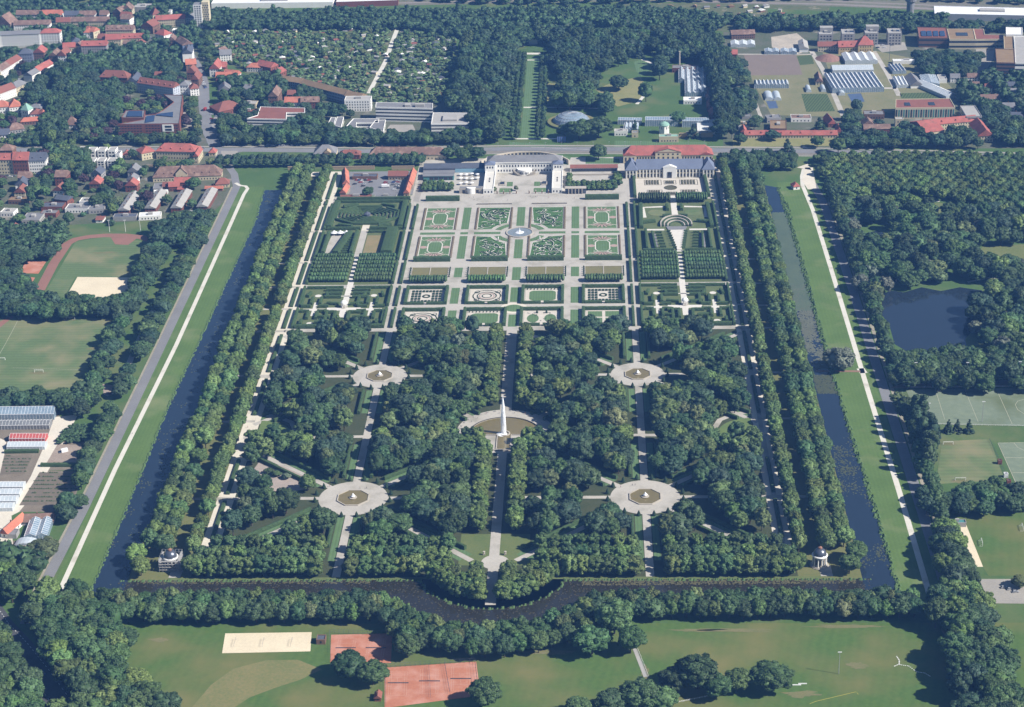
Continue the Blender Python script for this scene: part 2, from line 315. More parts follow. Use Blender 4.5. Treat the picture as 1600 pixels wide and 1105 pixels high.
# --- gravel walks
walk = MB(); lt = MB()
for sgn in (-1, 1):
    for a in (108.2, 193.1): walk.strip([(sgn*a, 1522 if a < 150 else 1128), (sgn*a, 1860)], 4.2, 0.08)
    lt.strip([(sgn*201, 1128), (sgn*201, 1935)], 4.8, 0.08)
    lt.strip([(sgn*193.1, 1128), (sgn*193.1, 1935)], 4.2, 0.085)
    walk.strip([(sgn*105, 1119), (sgn*105, 1522)], 5.6, 0.08)
    for cy in (1228, 1433):
        walk.strip([(sgn*10, cy), (sgn*203, cy)], 4.2, 0.09)
        for tx, ty in ((15, 1), (195, 1), (15, -1), (195, -1)): 
            ey = {(-1, 1228): 1140, (1, 1228): 1308, (-1, 1433): 1346, (1, 1433): 1514}[(ty, cy)]
            walk.strip([(sgn*105, cy), (sgn*tx, ey)], 4.6, 0.1)
    for cy, r in ((1228, 25), (1433, 22)): walk.ring(sgn*105, cy, 0.1, r, 0.12, 40)
    lt.sheet([(sgn*191, 1128), (sgn*203, 1128), (sgn*203, 1935), (sgn*191, 1935)], 0.05) if sgn < 0 else walk.sheet([(191, 1128), (203, 1128), (203, 1935), (191, 1935)], 0.05)
    for y in (1760, 1680, 1622, 1572, 1524, 1435, 1352, 1228): walk.strip([(sgn*195, y), (sgn*224, y)], 3.6, 0.1)
    walk.strip([(sgn*30, 1326), (sgn*200, 1324)], 4.2, 0.09)
    # half-round lawn places beside the outer walks
    walk.strip([(sgn*192, 1364), (sgn*178, 1360), (sgn*166, 1350), (sgn*161, 1336), (sgn*161, 1316), (sgn*166, 1302), (sgn*178, 1292), (sgn*192, 1288)], 4.5, 0.11)
walk.strip([(0, 1084), (0, 1300)], 7, 0.13); walk.strip([(0, 1352), (0, 1530)], 9, 0.13); walk.ring(1, 1138, 0.1, 9.5, 0.14, 32)
walk.ring(0.5, 1333, 0.1, 37, 0.12, 48); walk.sheet(rect(-196, 196, 1522, 1527), 0.1)
walk.strip([(-218, 1126), (-210, 1126)], 14, 0.1); walk.strip([(218, 1126), (226, 1126)], 14, 0.1)
struct('gravel_path', walk, M_gravel); struct('gravel_walk', lt, M_gravel2)
S('half_round_lawn', mat('half_round_lawn', (0.12, 0.165, 0.05, 1), (0.085, 0.13, 0.04, 1), 0.06, 0.6), [arc(s*190, 1326, 27, 90 if s < 0 else 90, -90 if s < 0 else 270, 20) for s in (-1, 1)], 0.105)
# --- lawns of the great parterre
lw = MB()
V0 = [(1763, 1823), (1687, 1745), (1642, 1665), (1581, 1617), (1531, 1566)]
for a, b in V0:
    for s in (-1, 1): lw.sheet(rect(*sorted((s*49.8, s*57.2)), a, b), 0.08)
for a, b in ((1771, 1823), (1687, 1735), (1634, 1665), (1584, 1617), (1529, 1556)): lw.sheet(rect(-3.9, 3.9, a, b), 0.08)
for s in (-1, 1):
    for a, b in ((18.5, 44), (49.8, 57.2), (62.5, 96)): lw.sheet(rect(*sorted((s*a, s*b)), 1749.6, 1755.4), 0.08)
    for cy in (1228, 1433):       # grass strips beside the north-south walks of the groves
        for a in (99.2, 110.8): lw.sheet(rect(*sorted((s*a-2.4, s*a+2.4)), cy-68, cy-27) if cy > 1400 else rect(*sorted((s*a-2.4, s*a+2.4)), 1140, cy-27), 0.075); lw.sheet(rect(*sorted((s*a-2.4, s*a+2.4)), cy+27, cy+84), 0.075)
        for tx in (15, 195):
            for ey in ((1140, 1308) if cy == 1228 else (1346, 1514)):
                dx, dy = tx-105, ey-cy; m = math.hypot(dx, dy)
                for o in (-4.4, 4.4):
                    p = (s*(105+dx/m*32-dy/m*o), cy+dy/m*32+dx/m*o); q = (s*(105+dx/m*(m-6)-dy/m*o), cy+dy/m*(m-6)+dx/m*o)
                    lw.strip([p, q], 3.4, 0.078)
lw.ring(0, 1570, 0.05, 7.8, 0.15, 32)
struct('lawn', lw, M_lawn)
rot = MB(); rot.ring(0, 1570, 7.8, 12, 0.13, 32); struct('round_walk', rot, M_gravel2)
S('terrace', M_gravel, [rect(-62, 62, 1826, 1862)], 0.1)
# --- town roads
main = [(-640, 2019), (-320, 2010), (-154, 1999), (-15, 2003), (122, 1997), (326, 1982), (560, 1955)]
L('main_road', M_asphalt, [(main, 13)], 0.09)
L('tram_bed', mat('tram_bed', (0.3, 0.27, 0.24, 1), (0.22, 0.2, 0.18, 1), 0.2, 1), [([(x, y-10) for x, y in main[2:]], 6)], 0.08)
L('pavement', M_paving, [([(x, y+10.5) for x, y in main], 4), ([(x, y-15.5) for x, y in main[2:]], 3)], 0.1)
L('street', M_asphalt, [(gs([(352, 254), (338, 232), (325, 205), (319, 165), (318, 130), (308, 105), (298, 88), (284, 75)]), 13), (gs([(352, 240), (420, 228), (500, 225)]), 9), (gs([(30, 122), (0, 138)]), 10), (gs([(215, 25), (222, 45), (232, 62)]), 11)], 0.1)
hw = gs([(-20, 948), (0, 978), (30, 1010), (62, 1050), (105, 1110)])
L('highway', M_asph2, [(hw, 17)], 0.08)
dash = MB()
for i in range(len(hw)-1):
    for o in (-5.5, 5.5):
        for k in range(8):
            t0, t1 = k/8, k/8+0.05; a, b = hw[i], hw[i+1]; dx, dy = b[0]-a[0], b[1]-a[1]; m = math.hypot(dx, dy)
            dash.strip([(a[0]+dx*t-dy/m*o, a[1]+dy*t+dx/m*o) for t in (t0, t1)], 0.3, 0.11)
struct('lane_markings', dash, M_whitep)
L('garden_track', M_path, [(gs([(576, 146), (594, 112), (603, 95), (612, 68), (622, 42)]), 5.5)], 0.09)
S('paving', M_paving, [gs([(628, 41), (676, 41), (673, 50), (625, 50)]), gs([(610, 195), (645, 195), (650, 206), (600, 207)]), gs([(1525, 70), (1555, 72), (1552, 92), (1536, 118), (1525, 112)]),
    gs([(1360, 66), (1413, 66), (1418, 78), (1378, 82)]), gs([(1530, 905), (1640, 905), (1640, 944), (1546, 943)]), gs([(330, 195), (340, 168), (352, 172), (350, 212), (338, 212)]),
    gs([(345, 236), (372, 236), (362, 262), (350, 262)]), gs([(285, 172), (301, 164), (301, 200), (283, 200)])], 0.11)
S('farmyard', M_asphalt, [[(-184, 1862), (-112, 1862), (-112, 1934), (-184, 1934)]], 0.1)
L('side_drive', M_paving, [([(-107, 1842), (-105, 1935)], 6)], 0.09)
S('gravel_forecourt', M_gravel2, [gs([(1253, 282), (1258, 262), (1270, 262), (1276, 296), (1262, 296)]), gs([(1245, 262), (1262, 256), (1268, 266)]), gs([(486, 269), (503, 269), (501, 276), (486, 276)])], 0.1)
# --- botanic garden
bp = MB(); bl = MB()
bl.sheet(rect(-7.2, 7.2, 2034, 2352), 0.08); bl.sheet(gs([(795, 222), (870, 226), (900, 229), (795, 229)]), 0.08); bl.sheet(gs([(960, 220), (1105, 222), (1105, 230), (960, 230)]), 0.08)
bl.sheet(gs([(990, 97), (1005, 92), (1022, 97), (1016, 110), (1002, 119), (995, 113)]), 0.08); bl.sheet(gs([(868, 240), (892, 246), (888, 258), (868, 255)]), 0.08); bl.sheet(gs([(915, 246), (968, 248), (968, 256), (915, 256)]), 0.08)
struct('botanic_lawn', bl, M_lawn)
S('dry_lawn', mat('dry_lawn', (0.24, 0.22, 0.095, 1), (0.16, 0.17, 0.065, 1), 0.05, 0.5), [gs([(930, 140), (960, 128), (1000, 120), (1014, 140), (1008, 150), (992, 160), (965, 167), (955, 160)]),
    gs([(855, 130), (875, 132), (862, 155), (852, 160)]), gs([(1145, 217), (1310, 215), (1320, 228), (1145, 230)]), gs([(455, 272), (463, 272), (462, 290), (455, 290)])], 0.085)
for pts, w in ((gs([(810, 84), (857, 84)]), 8), (gs([(822, 94), (852, 94)]), 4), (gs([(818, 168), (880, 168), (940, 170)]), 4), (gs([(802, 217), (870, 217)]), 4), (gs([(1003, 93), (1028, 103)]), 4),
               (gs([(903, 148), (908, 138), (915, 131)]), 4), (gs([(995, 163), (1006, 150), (1018, 138)]), 4), (gs([(830, 230), (920, 234)]), 0.5)): bp.strip(pts, w, 0.1)
struct('botanic_path', bp, M_path)
# --- nurseries
S('fallow_field', mat('fallow_field', (0.26, 0.205, 0.17, 1), (0.22, 0.175, 0.145, 1), 0.05, 0.4), [gs([(1162, 86), (1244, 86), (1254, 117), (1173, 118)])], 0.09)
S('nursery_ground', mat('nursery_ground', (0.2, 0.18, 0.1, 1), (0.14, 0.15, 0.07, 1), 0.05, 0.4), [gs([(1244, 86), (1268, 84), (1290, 130), (1318, 183), (1205, 180), (1176, 128), (1173, 118), (1254, 117)]),
    gs([(1285, 82), (1370, 80), (1445, 95), (1500, 150), (1500, 158), (1320, 185)])], 0.07)
L('nursery_track', M_gravel, [(gs([(1268, 80), (1285, 108), (1302, 145), (1318, 182)]), 6), (gs([(1365, 80), (1385, 112), (1405, 150)]), 6), (gs([(1174, 142), (1180, 160), (1190, 186)]), 4), (gs([(1300, 138), (1400, 138)]), 6), (gs([(1150, 85), (1270, 85)]), 4)], 0.1)
S('planting_bed', mat('planting_bed', (0.1, 0.15, 0.05, 1), (0.07, 0.1, 0.04, 1), 0.3, 1.2, stripes=(3.2, 20, 0.55)), [gs([(1252, 147), (1292, 147), (1305, 174), (1260, 175)]), gs([(1406, 146), (1470, 144), (1482, 154), (1408, 154)]), gs([(1245, 88), (1268, 86), (1272, 100), (1250, 102)])], 0.1)
S('tarp', flat('blue_tarp', (0.1, 0.15, 0.26, 1), 0.5), [gs([(1324, 147), (1345, 146), (1351, 159), (1331, 160)]), gs([(1197, 158), (1212, 158), (1216, 169), (1202, 170)])], 0.12)
S('nursery_yard', M_gravel2, [
    gs([(85, 652), (122, 648), (95, 700), (62, 760), (30, 800), (18, 806), (20, 850), (0, 895), (-30, 900), (-30, 800), (20, 790), (48, 745), (70, 695)]), gs([(0, 685), (10, 690), (8, 705), (0, 740), (-8, 740)])], 0.09)
S('nursery_soil', M_soil, [gs([(0, 640), (95, 645), (50, 745), (15, 805), (-60, 805), (-60, 640)]), gs([(95, 690), (150, 690), (140, 720), (132, 735), (75, 735)]), gs([(60, 735), (130, 737), (115, 785), (105, 800), (25, 800)]), gs([(0, 845), (25, 845), (5, 900), (-40, 900), (-40, 845)])], 0.06)
S('nursery_rows', mat('nursery_rows', (0.16, 0.13, 0.1, 1), (0.12, 0.105, 0.08, 1), 0.3, 1.4), [gs([(62, 738), (128, 740), (112, 788), (30, 790)]), gs([(8, 712), (50, 715), (38, 740), (0, 742)])], 0.1)
S('building_site', mat('site_ground', (.6, .52, .42, 1), (.4, .36, .3, 1), .06, .4), [gs([(1205, 58), (1245, 52), (1262, 66), (1262, 80), (1240, 86), (1206, 74)])], .1)
S('bare_earth', mat('bare_earth', (0.3, 0.23, 0.18, 1), (0.42, 0.35, 0.29, 1), 0.1, 0.7), [gs([(90, 694), (148, 698), (136, 728), (72, 725)]), gs([(160, 600), (176, 602), (174, 618), (162, 616)])], 0.1)
# --- sports grounds
S('pitch', M_pitch, [gs([(-95, 640), (-25, 500), (20, 494), (176, 498), (158, 540), (124, 606), (0, 614)]), gs([(70, 458), (118, 378), (165, 370), (236, 378), (214, 432), (208, 436), (118, 433), (100, 465)]), gs([(1472, 690), (1546, 686), (1570, 750), (1462, 757)])], 0.08)
trk = gs([(62, 454), (84, 412), (105, 381), (118, 374), (140, 370), (165, 368), (195, 368), (222, 371), (240, 378)])
L('running_track', M_tartan, [(trk, 9.5)], 0.1)
S('jump_area', M_tartan, [gs([(173, 371), (216, 371), (200, 383), (180, 382)]), gs([(-20, 520), (0, 503), (18, 493), (22, 495), (0, 512), (-14, 528)])], 0.11)
S('sand_pitch', M_sand, [gs([(121, 433), (211, 434), (204, 448), (190, 466), (102, 466)]), gs([(347, 1021), (485, 1018), (487, 988), (352, 990)]), gs([(1478, 818), (1508, 816), (1536, 886), (1515, 886)])], 0.1)
S('tennis_court', M_clay, [gs([(39, 408), (73, 408), (60, 428), (33, 427)]), gs([(46, 433), (55, 434), (50, 442)]), [(-97, 1017), (-100, 1049), (-61, 1050.5), (-59, 1017)], [(-58.5, 969), (-62.5, 1012), (-6, 1018.5), (-1.5, 982)]], 0.1)
S('hockey_pitch', M_turf, [gs([(1415, 609), (1690, 604), (1690, 667), (1440, 662)]), gs([(1560, 692), (1690, 690), (1690, 770), (1588, 757)])], 0.09)
ln = MB()
def rl_(pts, w=0.35, s='P', z=0.13): ln.strip(gs(pts, 0, s), w, z)
for pts in ([(88, 20), (190, 345)], [(355, 100), (465, 365)], [(625, 120), (745, 385)], [(100, 108), (842, 100)]): rl_(pts, 0.35, 'U8')
for pts in ([(628, 540), (785, 890)], [(628, 540), (842, 535)], [(680, 660), (842, 660)], [(745, 782), (842, 782)], [(760, 540), (790, 575), (842, 600)]): rl_(pts, 0.45, 'U8')
rl_([(0, 190), (35, 205), (58, 240), (45, 280), (0, 300)], 0.4, 'U8'); rl_([(842, 180), (790, 195), (770, 225), (790, 265), (842, 300)], 0.4, 'U8')
ln.strip(gs([(30, 497), (10, 535), (-10, 570)]), 0.35, 0.13); ln.strip(gs([(20, 575), (130, 578)]), 0.3, 0.13)
struct('pitch_lines', ln, mat('faded_paint', (.5, .5, .36, 1), (.4, .4, .3, 1), .2, 1)); ln = MB()
for cx in (-89, -70):                    # two courts lying along the view
    for u in (-5.5, -4.1, 4.1, 5.5): ln.strip([(cx+u, 1022), (cx+u, 1045)], 0.12, 0.13)
    for v in (1022, 1028, 1039, 1045): ln.strip([(cx-5.5, v), (cx+5.5, v)], 0.12, 0.13)
for cx in (-52, -33, -14):
    for u in (-5.5, -4.1, 0, 4.1, 5.5):
        a, b = (981, 1007) if u else (988, 1000); sh = (cx+60)*0.12
        ln.strip([(cx+u, a+sh), (cx+u-1.6, b+sh)], 0.14, 0.13)
    for v in (981, 988, 1000, 1007): sh = (cx+60)*0.12; ln.strip([(cx-5.5-(v-981)*0.06, v+sh), (cx+5.5-(v-981)*0.06, v+sh)], 0.14, 0.13)
struct('court_lines', ln, mat('dusty_lines', (.66, .42, .34, 1), (.6, .36, .28, 1), .2, 1))
S('dry_patch', M_dry, [gs([(296, 1110), (330, 1070), (365, 1045), (415, 1032), (465, 1031), (503, 1046), (470, 1062), (430, 1075), (390, 1090), (360, 1110)])], 0.05)
S('worn_strip', mat('worn_strip', (0.4, 0.3, 0.2, 1), (0.3, 0.24, 0.15, 1), 0.1, 0.6), [gs([(1390, 606), (1420, 596), (1450, 600), (1480, 594), (1520, 600), (1580, 592), (1620, 596), (1620, 604), (1400, 607)])], 0.08)
wp = MB(); WQ = random.Random(6)
for px, py, a, c in ((150, 545, 9, 3), (60, 583, 8, 3), (110, 499, 9, 3), (1500, 752, 8, 3), (1482, 694, 6, 3), (1160, 985, 26, 2.5), (1330, 979, 30, 2.2), (700, 1000, 6, 3), (1090, 985, 18, 2), (1480, 990, 3, 10), (250, 1000, 8, 3), (860, 1020, 18, 3), (1008, 1052, 3, 9), (165, 395, 12, 3), (205, 425, 8, 2), (1340, 1040, 7, 4), (1250, 1085, 12, 4)):
    x, y = g(px, py); wp.sheet([(x+a*math.cos(t)*(q := WQ.uniform(.55, 1.15)), y+c*math.sin(t)*q) for t in np.linspace(0, 6.28, 22)[:-1]], .115)
struct('worn_patch', wp, mat('worn_grass', (.17, .15, .075, 1), (.115, .13, .05, 1), .12, .9))
# --- railway land on the horizon side
S('railway_ground', mat('railway_ground', (0.17, 0.15, 0.13, 1), (0.1, 0.12, 0.06, 1), 0.03, 0.3), [gs([(330, 14), (600, 9), (1000, 2), (1640, 20), (1640, -60), (330, -60)]), gs([(1380, 14), (1640, 22), (1640, 26), (1460, 12)])], 0.06)
L('railway_track', mat('ballast', (0.24, 0.21, 0.19, 1), (0.19, 0.17, 0.15, 1), 0.2, 1), [(gs([(330, 8), (620, 5), (1000, -4), (1300, 2), (1640, 16)]), 6), (gs([(1080, 2), (1300, 7), (1640, 22)]), 8), (gs([(0, 4), (120, 8), (200, 12), (330, 8)]), 8)], 0.09)
S('rail_meadow', M_grass, [gs([(1200, 14), (1380, 20), (1380, 24), (1200, 22)])], 0.1)
# --- park
L('park_path', M_path, [(gs([(1590, 433), (1640, 436)]), 3), (gs([(1512, 441), (1545, 434), (1600, 436)]), 3), (gs([(1424, 309), (1452, 313), (1468, 315)]), 3), (gs([(1366, 313), (1378, 316)]), 5)], 0.07)
S('park_meadow', mat('park_meadow', (0.15, 0.155, 0.06, 1), (0.09, 0.125, 0.04, 1), 0.03, 0.5), [gs([(1535, 385), (1640, 380), (1640, 405), (1530, 425), (1528, 400)]), gs([(1330, 315), (1400, 312), (1480, 318), (1540, 340), (1400, 350), (1340, 330)])], 0.06)
# ================================================================ BUILDINGS
WIN = {}
def winmesh(w, h, m=None):
    k = (round(w, 1), round(h, 1), m.name if m else '')
    if k not in WIN:
        b = MB(); b.box(-w/2, w/2, -0.06, 0.06, 0, h); WIN[k] = b.mesh('window', m or M_dark)
    return WIN[k]
def windows(root, x0, y0, ang, length, z0, fl, floors, step, w, h, m=None, skip=None):
    """separate window parts along a facade that starts at (x0, y0) and runs at ang (local frame)"""
    n = max(1, int((length-1.0)/step)); pad = (length-n*step)/2+step/2
    for k in range(floors):
        for i in range(n):
            if skip and skip(k, i, n): continue
            d = pad+i*step; o = link('window', winmesh(w, h, m), root)
            o.location = (x0+math.cos(ang)*d, y0+math.sin(ang)*d, z0+k*fl); o.rotation_euler = (0, 0, ang)
def gable_roof(b, x0, x1, y0, y1, z, h, along='x', ov=0.5, hip=0.0):
    """solid tiled roof with overhang; ridge along x or y; hip = length cut off the ridge at each end"""
    x0 -= ov; x1 += ov; y0 -= ov; y1 += ov; e = 0.25
    if along == 'x': A, B = (x0+hip, (y0+y1)/2, z+h), (x1-hip, (y0+y1)/2, z+h)
    else: A, B = ((x0+x1)/2, y0+hip, z+h), ((x0+x1)/2, y1-hip, z+h)
    v = [(x0, y0, z-e), (x1, y0, z-e), (x1, y1, z-e), (x0, y1, z-e), (x0, y0, z), (x1, y0, z), (x1, y1, z), (x0, y1, z), A, B]
    f = [(3, 2, 1, 0), (0, 1, 5, 4), (1, 2, 6, 5), (2, 3, 7, 6), (3, 0, 4, 7)]
    f += [(4, 5, 9, 8), (6, 7, 8, 9), (5, 6, 9), (7, 4, 8)] if along == 'x' else [(4, 5, 8), (5, 6, 9, 8), (6, 7, 9), (7, 4, 8, 9)]
    b.add(v, f)
def dormer(b, x, y, z, w=1.6, d=2.6, h=1.5):
    b.box(x-w/2, x+w/2, y, y+d, z, z+h); b.add([(x-w/2-.15, y-.15, z+h), (x+w/2+.15, y-.15, z+h), (x+w/2+.15, y+d, z+h), (x-w/2-.15, y+d, z+h), (x, y-.15, z+h+.9), (x, y+d, z+h+.9)], [(0, 1, 4), (1, 2, 5, 4), (3, 0, 4, 5), (2, 3, 5)])
ALLHOUSE = []
def house(s, p0, p1, depth, eave, rh, kind, wall, roof, label, floors=2, cat='house', name='house', group=None, chim=1, step=3.0, dorm=0, wwin=(1.1, 1.5), shallow=None):
    """front eave line p0-p1 read on a survey sheet at height eave; the house reaches depth metres behind it.
    kind: g ridge along the front, f gable to the front, h hipped, t flat with parapet"""
    a = g(p0[0], p0[1], eave, s); c = g(p1[0], p1[1], eave, s)
    dx, dy = c[0]-a[0], c[1]-a[1]; Ln = math.hypot(dx, dy); ang = math.atan2(dy, dx)
    r = thing(name, label, cat, (a[0], a[1], 0), ang if abs(ang) > 1e-6 else 1e-6, group)
    b = MB(); hw = eave
    if kind == 'g': b.add([(0, 0, 0), (Ln, 0, 0), (Ln, depth, 0), (0, depth, 0), (0, 0, hw), (Ln, 0, hw), (Ln, depth, hw), (0, depth, hw), (0, depth/2, hw+rh-.35), (Ln, depth/2, hw+rh-.35)],
                          [(0, 1, 5, 4), (1, 2, 6, 9, 5), (2, 3, 7, 6), (3, 0, 4, 8, 7)])
    elif kind == 'f': b.add([(0, 0, 0), (Ln, 0, 0), (Ln, depth, 0), (0, depth, 0), (0, 0, hw), (Ln, 0, hw), (Ln, depth, hw), (0, depth, hw), (Ln/2, 0, hw+rh-.35), (Ln/2, depth, hw+rh-.35)],
                          [(0, 1, 5, 8, 4), (1, 2, 6, 5), (2, 3, 7, 9, 6), (3, 0, 4, 7)])
    elif kind == 't': b.box(0, Ln, 0, depth, 0, hw)
    else: b.box(0, Ln, 0, depth, 0, hw-0.1)
    link('wall', b.mesh('wall', wall), r)
    q = MB()
    if kind == 'g': gable_roof(q, 0, Ln, 0, depth, hw, rh, 'x')
    elif kind == 'f': gable_roof(q, 0, Ln, 0, depth, hw, rh, 'y')
    elif kind == 'h':
        if Ln >= depth: gable_roof(q, 0, Ln, 0, depth, hw, rh, 'x', 0.5, min(Ln, depth)*0.46)
        else: gable_roof(q, 0, Ln, 0, depth, hw, rh, 'y', 0.5, min(Ln, depth)*0.46)
    else:
        q.box(0.35, Ln-0.35, 0.35, depth-0.35, hw+0.003, hw+0.15)
    ro = link('roof', q.mesh('roof', roof), r)
    if kind == 't':
        k = MB(); k.box(0, Ln, 0, .35, hw+.002, hw+.7); k.box(0, Ln, depth-.35, depth, hw+.002, hw+.7); k.box(0, .35, .36, depth-.36, hw+.002, hw+.7); k.box(Ln-.35, Ln, .36, depth-.36, hw+.002, hw+.7)
        link('parapet', k.mesh('parapet', wall), r)
        if Ln > 12:
            k = MB(); k.box(Ln*.4, Ln*.62, depth*.4, depth*.68, hw+.16, hw+2.2); link('roof_housing', k.mesh('roof_housing', M_rlight), ro)
    elif chim:
        for i in range(chim):
            k = MB(); x = Ln*(i+0.7)/(chim+0.5) if kind != 'f' else Ln*.42; y = depth*.5+.3 if kind != 'f' else depth*(i+.6)/(chim+.4)
            k.box(x-.4, x+.4, y-.4, y+.4, hw+rh*.6, hw+rh+1.1); link('chimney', k.mesh('chimney', M_brick2), ro)
    for i in range(dorm):
        k = MB(); x = Ln*(i+.5)/dorm
        dormer(k, x, depth*.12, hw+rh*.18); link('dormer', k.mesh('dormer', roof), ro)
    fl = (hw-0.4)/max(floors, 1)
    if floors:
        windows(r, 0, -0.02, 0.0, Ln, 1.0, fl, floors, step, *wwin)
        if a[0] < 64: windows(r, Ln+0.02, 0, math.pi/2, depth, 1.0, fl, floors, step*1.25, *wwin)
        else: windows(r, -0.02, depth, -math.pi/2, depth, 1.0, fl, floors, step*1.25, *wwin)
        if kind == 'f' and rh > 3 and Ln > 5: o = link('window', winmesh(*wwin), r); o.location = (Ln/2, -0.02, hw+.5)
    cs, sn = math.cos(ang), math.sin(ang)
    ALLHOUSE.append([(a[0]+cs*x-sn*y, a[1]+sn*x+cs*y) for x, y in ((-1, -1), (Ln+1, -1), (Ln+1, depth+1), (-1, depth+1))])
    return r
def block(s, pts, h, wall, roof, label, cat='building', name='office_building', bands=0, z0=0.0, group=None, bmat=None):
    """flat-roofed building whose roof outline pts is read at height h; bands = window bands round the walls"""
    P = gs(pts, h, s)
    if area(P) < 0: P = P[::-1]
    cx = sum(p[0] for p in P)/len(P); cy = min(p[1] for p in P)
    r = thing(name, label, cat, (cx, cy, 0), 0.0, group)
    b = MB(); b.prism(P, 0, h); b.build('wall', wall, r)
    def inset(d):
        Q = []
        for i in range(len(P)):
            a, c, e = P[i-1], P[i], P[(i+1) % len(P)]
            n1 = Vector((-(c[1]-a[1]), c[0]-a[0])).normalized(); n2 = Vector((-(e[1]-c[1]), e[0]-c[0])).normalized()
            k = n1+n2; k = k/max(0.35, k.length_squared/2); Q.append((c[0]+k.x*d, c[1]+k.y*d))
        return Q
    I = inset(0.5); b = MB(); n = len(P)
    b.add([(x, y, h+.003) for x, y in P]+[(x, y, h+.8) for x, y in P]+[(x, y, h+.8) for x, y in I]+[(x, y, h+.16) for x, y in I],
          [(k*n+i, k*n+(i+1) % n, (k+1)*n+(i+1) % n, (k+1)*n+i) for k in range(3) for i in range(n)])
    b.build('parapet', wall, r)
    b = MB(); b.prism(inset(0.52), h+.004, h+.14); b.build('roof', roof, r)
    fl = h/max(1, bands)
    for k in range(bands):
        b = MB(); O = inset(-0.05); O2 = inset(0.2)
        z = k*fl+fl*.35; b.add([(x, y, q) for q in (z, z+fl*.42) for x, y in O], [(i, (i+1) % n, n+(i+1) % n, n+i) for i in range(n)])
        b.build('window_band', bmat or M_dark, r)
    ALLHOUSE.append(inset(-1.5)); return r
def greenhouse(s, p0, p1, depth, eave, n, label, glass=None, rh=1.6, along='y', group=None, name='greenhouse', base=M_whitep, ribs=2.5):
    """glass house of n ridged bays; along='y' ridges run away from the front"""
    a = g(p0[0], p0[1], eave, s); c = g(p1[0], p1[1], eave, s); dx, dy = c[0]-a[0], c[1]-a[1]; Ln = math.hypot(dx, dy); ang = math.atan2(dy, dx)
    r = thing(name, label, 'greenhouse', (a[0], a[1], 0), ang or 1e-6, group); glass = glass or M_glass
    b = MB(); b.box(0, Ln, 0, depth, 0, eave); link('glass_wall', b.mesh('glass_wall', glass), r)
    fr = MB(); bay = (Ln if along == 'y' else depth)/n
    for i in range(n):
        q = MB()
        if along == 'y': gable_roof(q, i*bay, (i+1)*bay, 0, depth, eave+.26, rh, 'y', 0.0)
        else: gable_roof(q, 0, Ln, i*bay, (i+1)*bay, eave+.26, rh, 'x', 0.0)
        link('glass_roof', q.mesh('glass_roof', glass), r)
        m = int((depth if along == 'y' else Ln)/ribs)
        for j in range(m+1):
            t = j*(depth if along == 'y' else Ln)/max(m, 1)
            for (u0, u1, z0, z1) in ((i*bay, (i+.5)*bay, 0, rh), ((i+.5)*bay, (i+1)*bay, rh, 0)):
                P0, P1 = ((u0, t, eave+.3+z0), (u1, t, eave+.3+z1)) if along == 'y' else ((t, u0, eave+.3+z0), (t, u1, eave+.3+z1))
                fr.tube(P0, P1, 0.09, n=4)
        e = ((i*bay, 0, eave+.3), (i*bay, depth, eave+.3)) if along == 'y' else ((0, i*bay, eave+.3), (Ln, i*bay, eave+.3))
        fr.tube(*e, 0.16, n=4)
        e = (((i+.5)*bay, 0, eave+rh+.3), ((i+.5)*bay, depth, eave+rh+.3)) if along == 'y' else ((0, (i+.5)*bay, eave+rh+.3), (Ln, (i+.5)*bay, eave+rh+.3))
        fr.tube(*e, 0.14, n=4)
    for x in np.arange(0, Ln+.1, ribs): fr.tube((x, -.05, 0), (x, -.05, eave), .08, n=4)
    link('frame', fr.mesh('frame', base), r)
    cs, sn = math.cos(ang), math.sin(ang)
    ALLHOUSE.append([(a[0]+cs*x-sn*y, a[1]+sn*x+cs*y) for x, y in ((-1, -1), (Ln+1, -1), (Ln+1, depth+1), (-1, depth+1))])
    return r
def tunnel(s, p0, p1, depth, rad, label, m=None, group=None):
    a = g(p0[0], p0[1], 0, s); c = g(p1[0], p1[1], 0, s); w = c[0]-a[0]
    r = thing('poly_tunnel', label, 'greenhouse', (a[0], a[1], 0), 1e-6, group)
    b = MB(); n = 10; vs = []
    for y in (0, depth):
        for i in range(n+1): t = math.pi*i/n; vs.append((w/2-w/2*math.cos(t), y, rad*math.sin(t)))
    b.add(vs, [(i+1, i, n+1+i, n+2+i) for i in range(n)]); link('cover', b.mesh('cover', m or M_glassw), r)
    for q in (vs[:n+1], vs[n+1:]): b = MB(); b.add(q, [tuple(range(n+1))]); link('end_wall', b.mesh('end_wall', M_glassw), r)
    ALLHOUSE.append([(a[0]-1, a[1]-1), (c[0]+1, a[1]-1), (c[0]+1, a[1]+depth+1), (a[0]-1, a[1]+depth+1)])
    return r

# ---------------------------------------------------------------- the palace
pal = thing('palace', 'white three winged palace with a forecourt at the head of the great parterre', 'palace', (0, 1862, 0))
def pal_win(x, y, z, ang=0.0, w=1.3, h=2.1):
    o = link('window', winmesh(w, h), pal); o.location = (x, y-1862, z); o.rotation_euler = (0, 0, ang)
b = MB(); b.box(-39, 39, 1925, 1944, 0, 11); b.build('main_wing', M_white, pal)
b = MB(); b.box(-39.6, 39.6, 1924.4, 1944.6, 11, 11.8); b.build('cornice', M_white, pal)
b = MB(); gable_roof(b, -39, 39, 1925, 1944, 11.85, 4.6, 'x', 0.3, 8); rf = b.build('roof', M_rgrey, pal)
b = MB(); b.add([(-5, 1924.6, 11.8), (5, 1924.6, 11.8), (0, 1924.6, 14.4), (-5, 1932, 11.9), (5, 1932, 11.9), (0, 1932, 14.4)], [(0, 1, 2), (1, 4, 5, 2), (3, 0, 2, 5)]); b.build('pediment', M_white, rf)
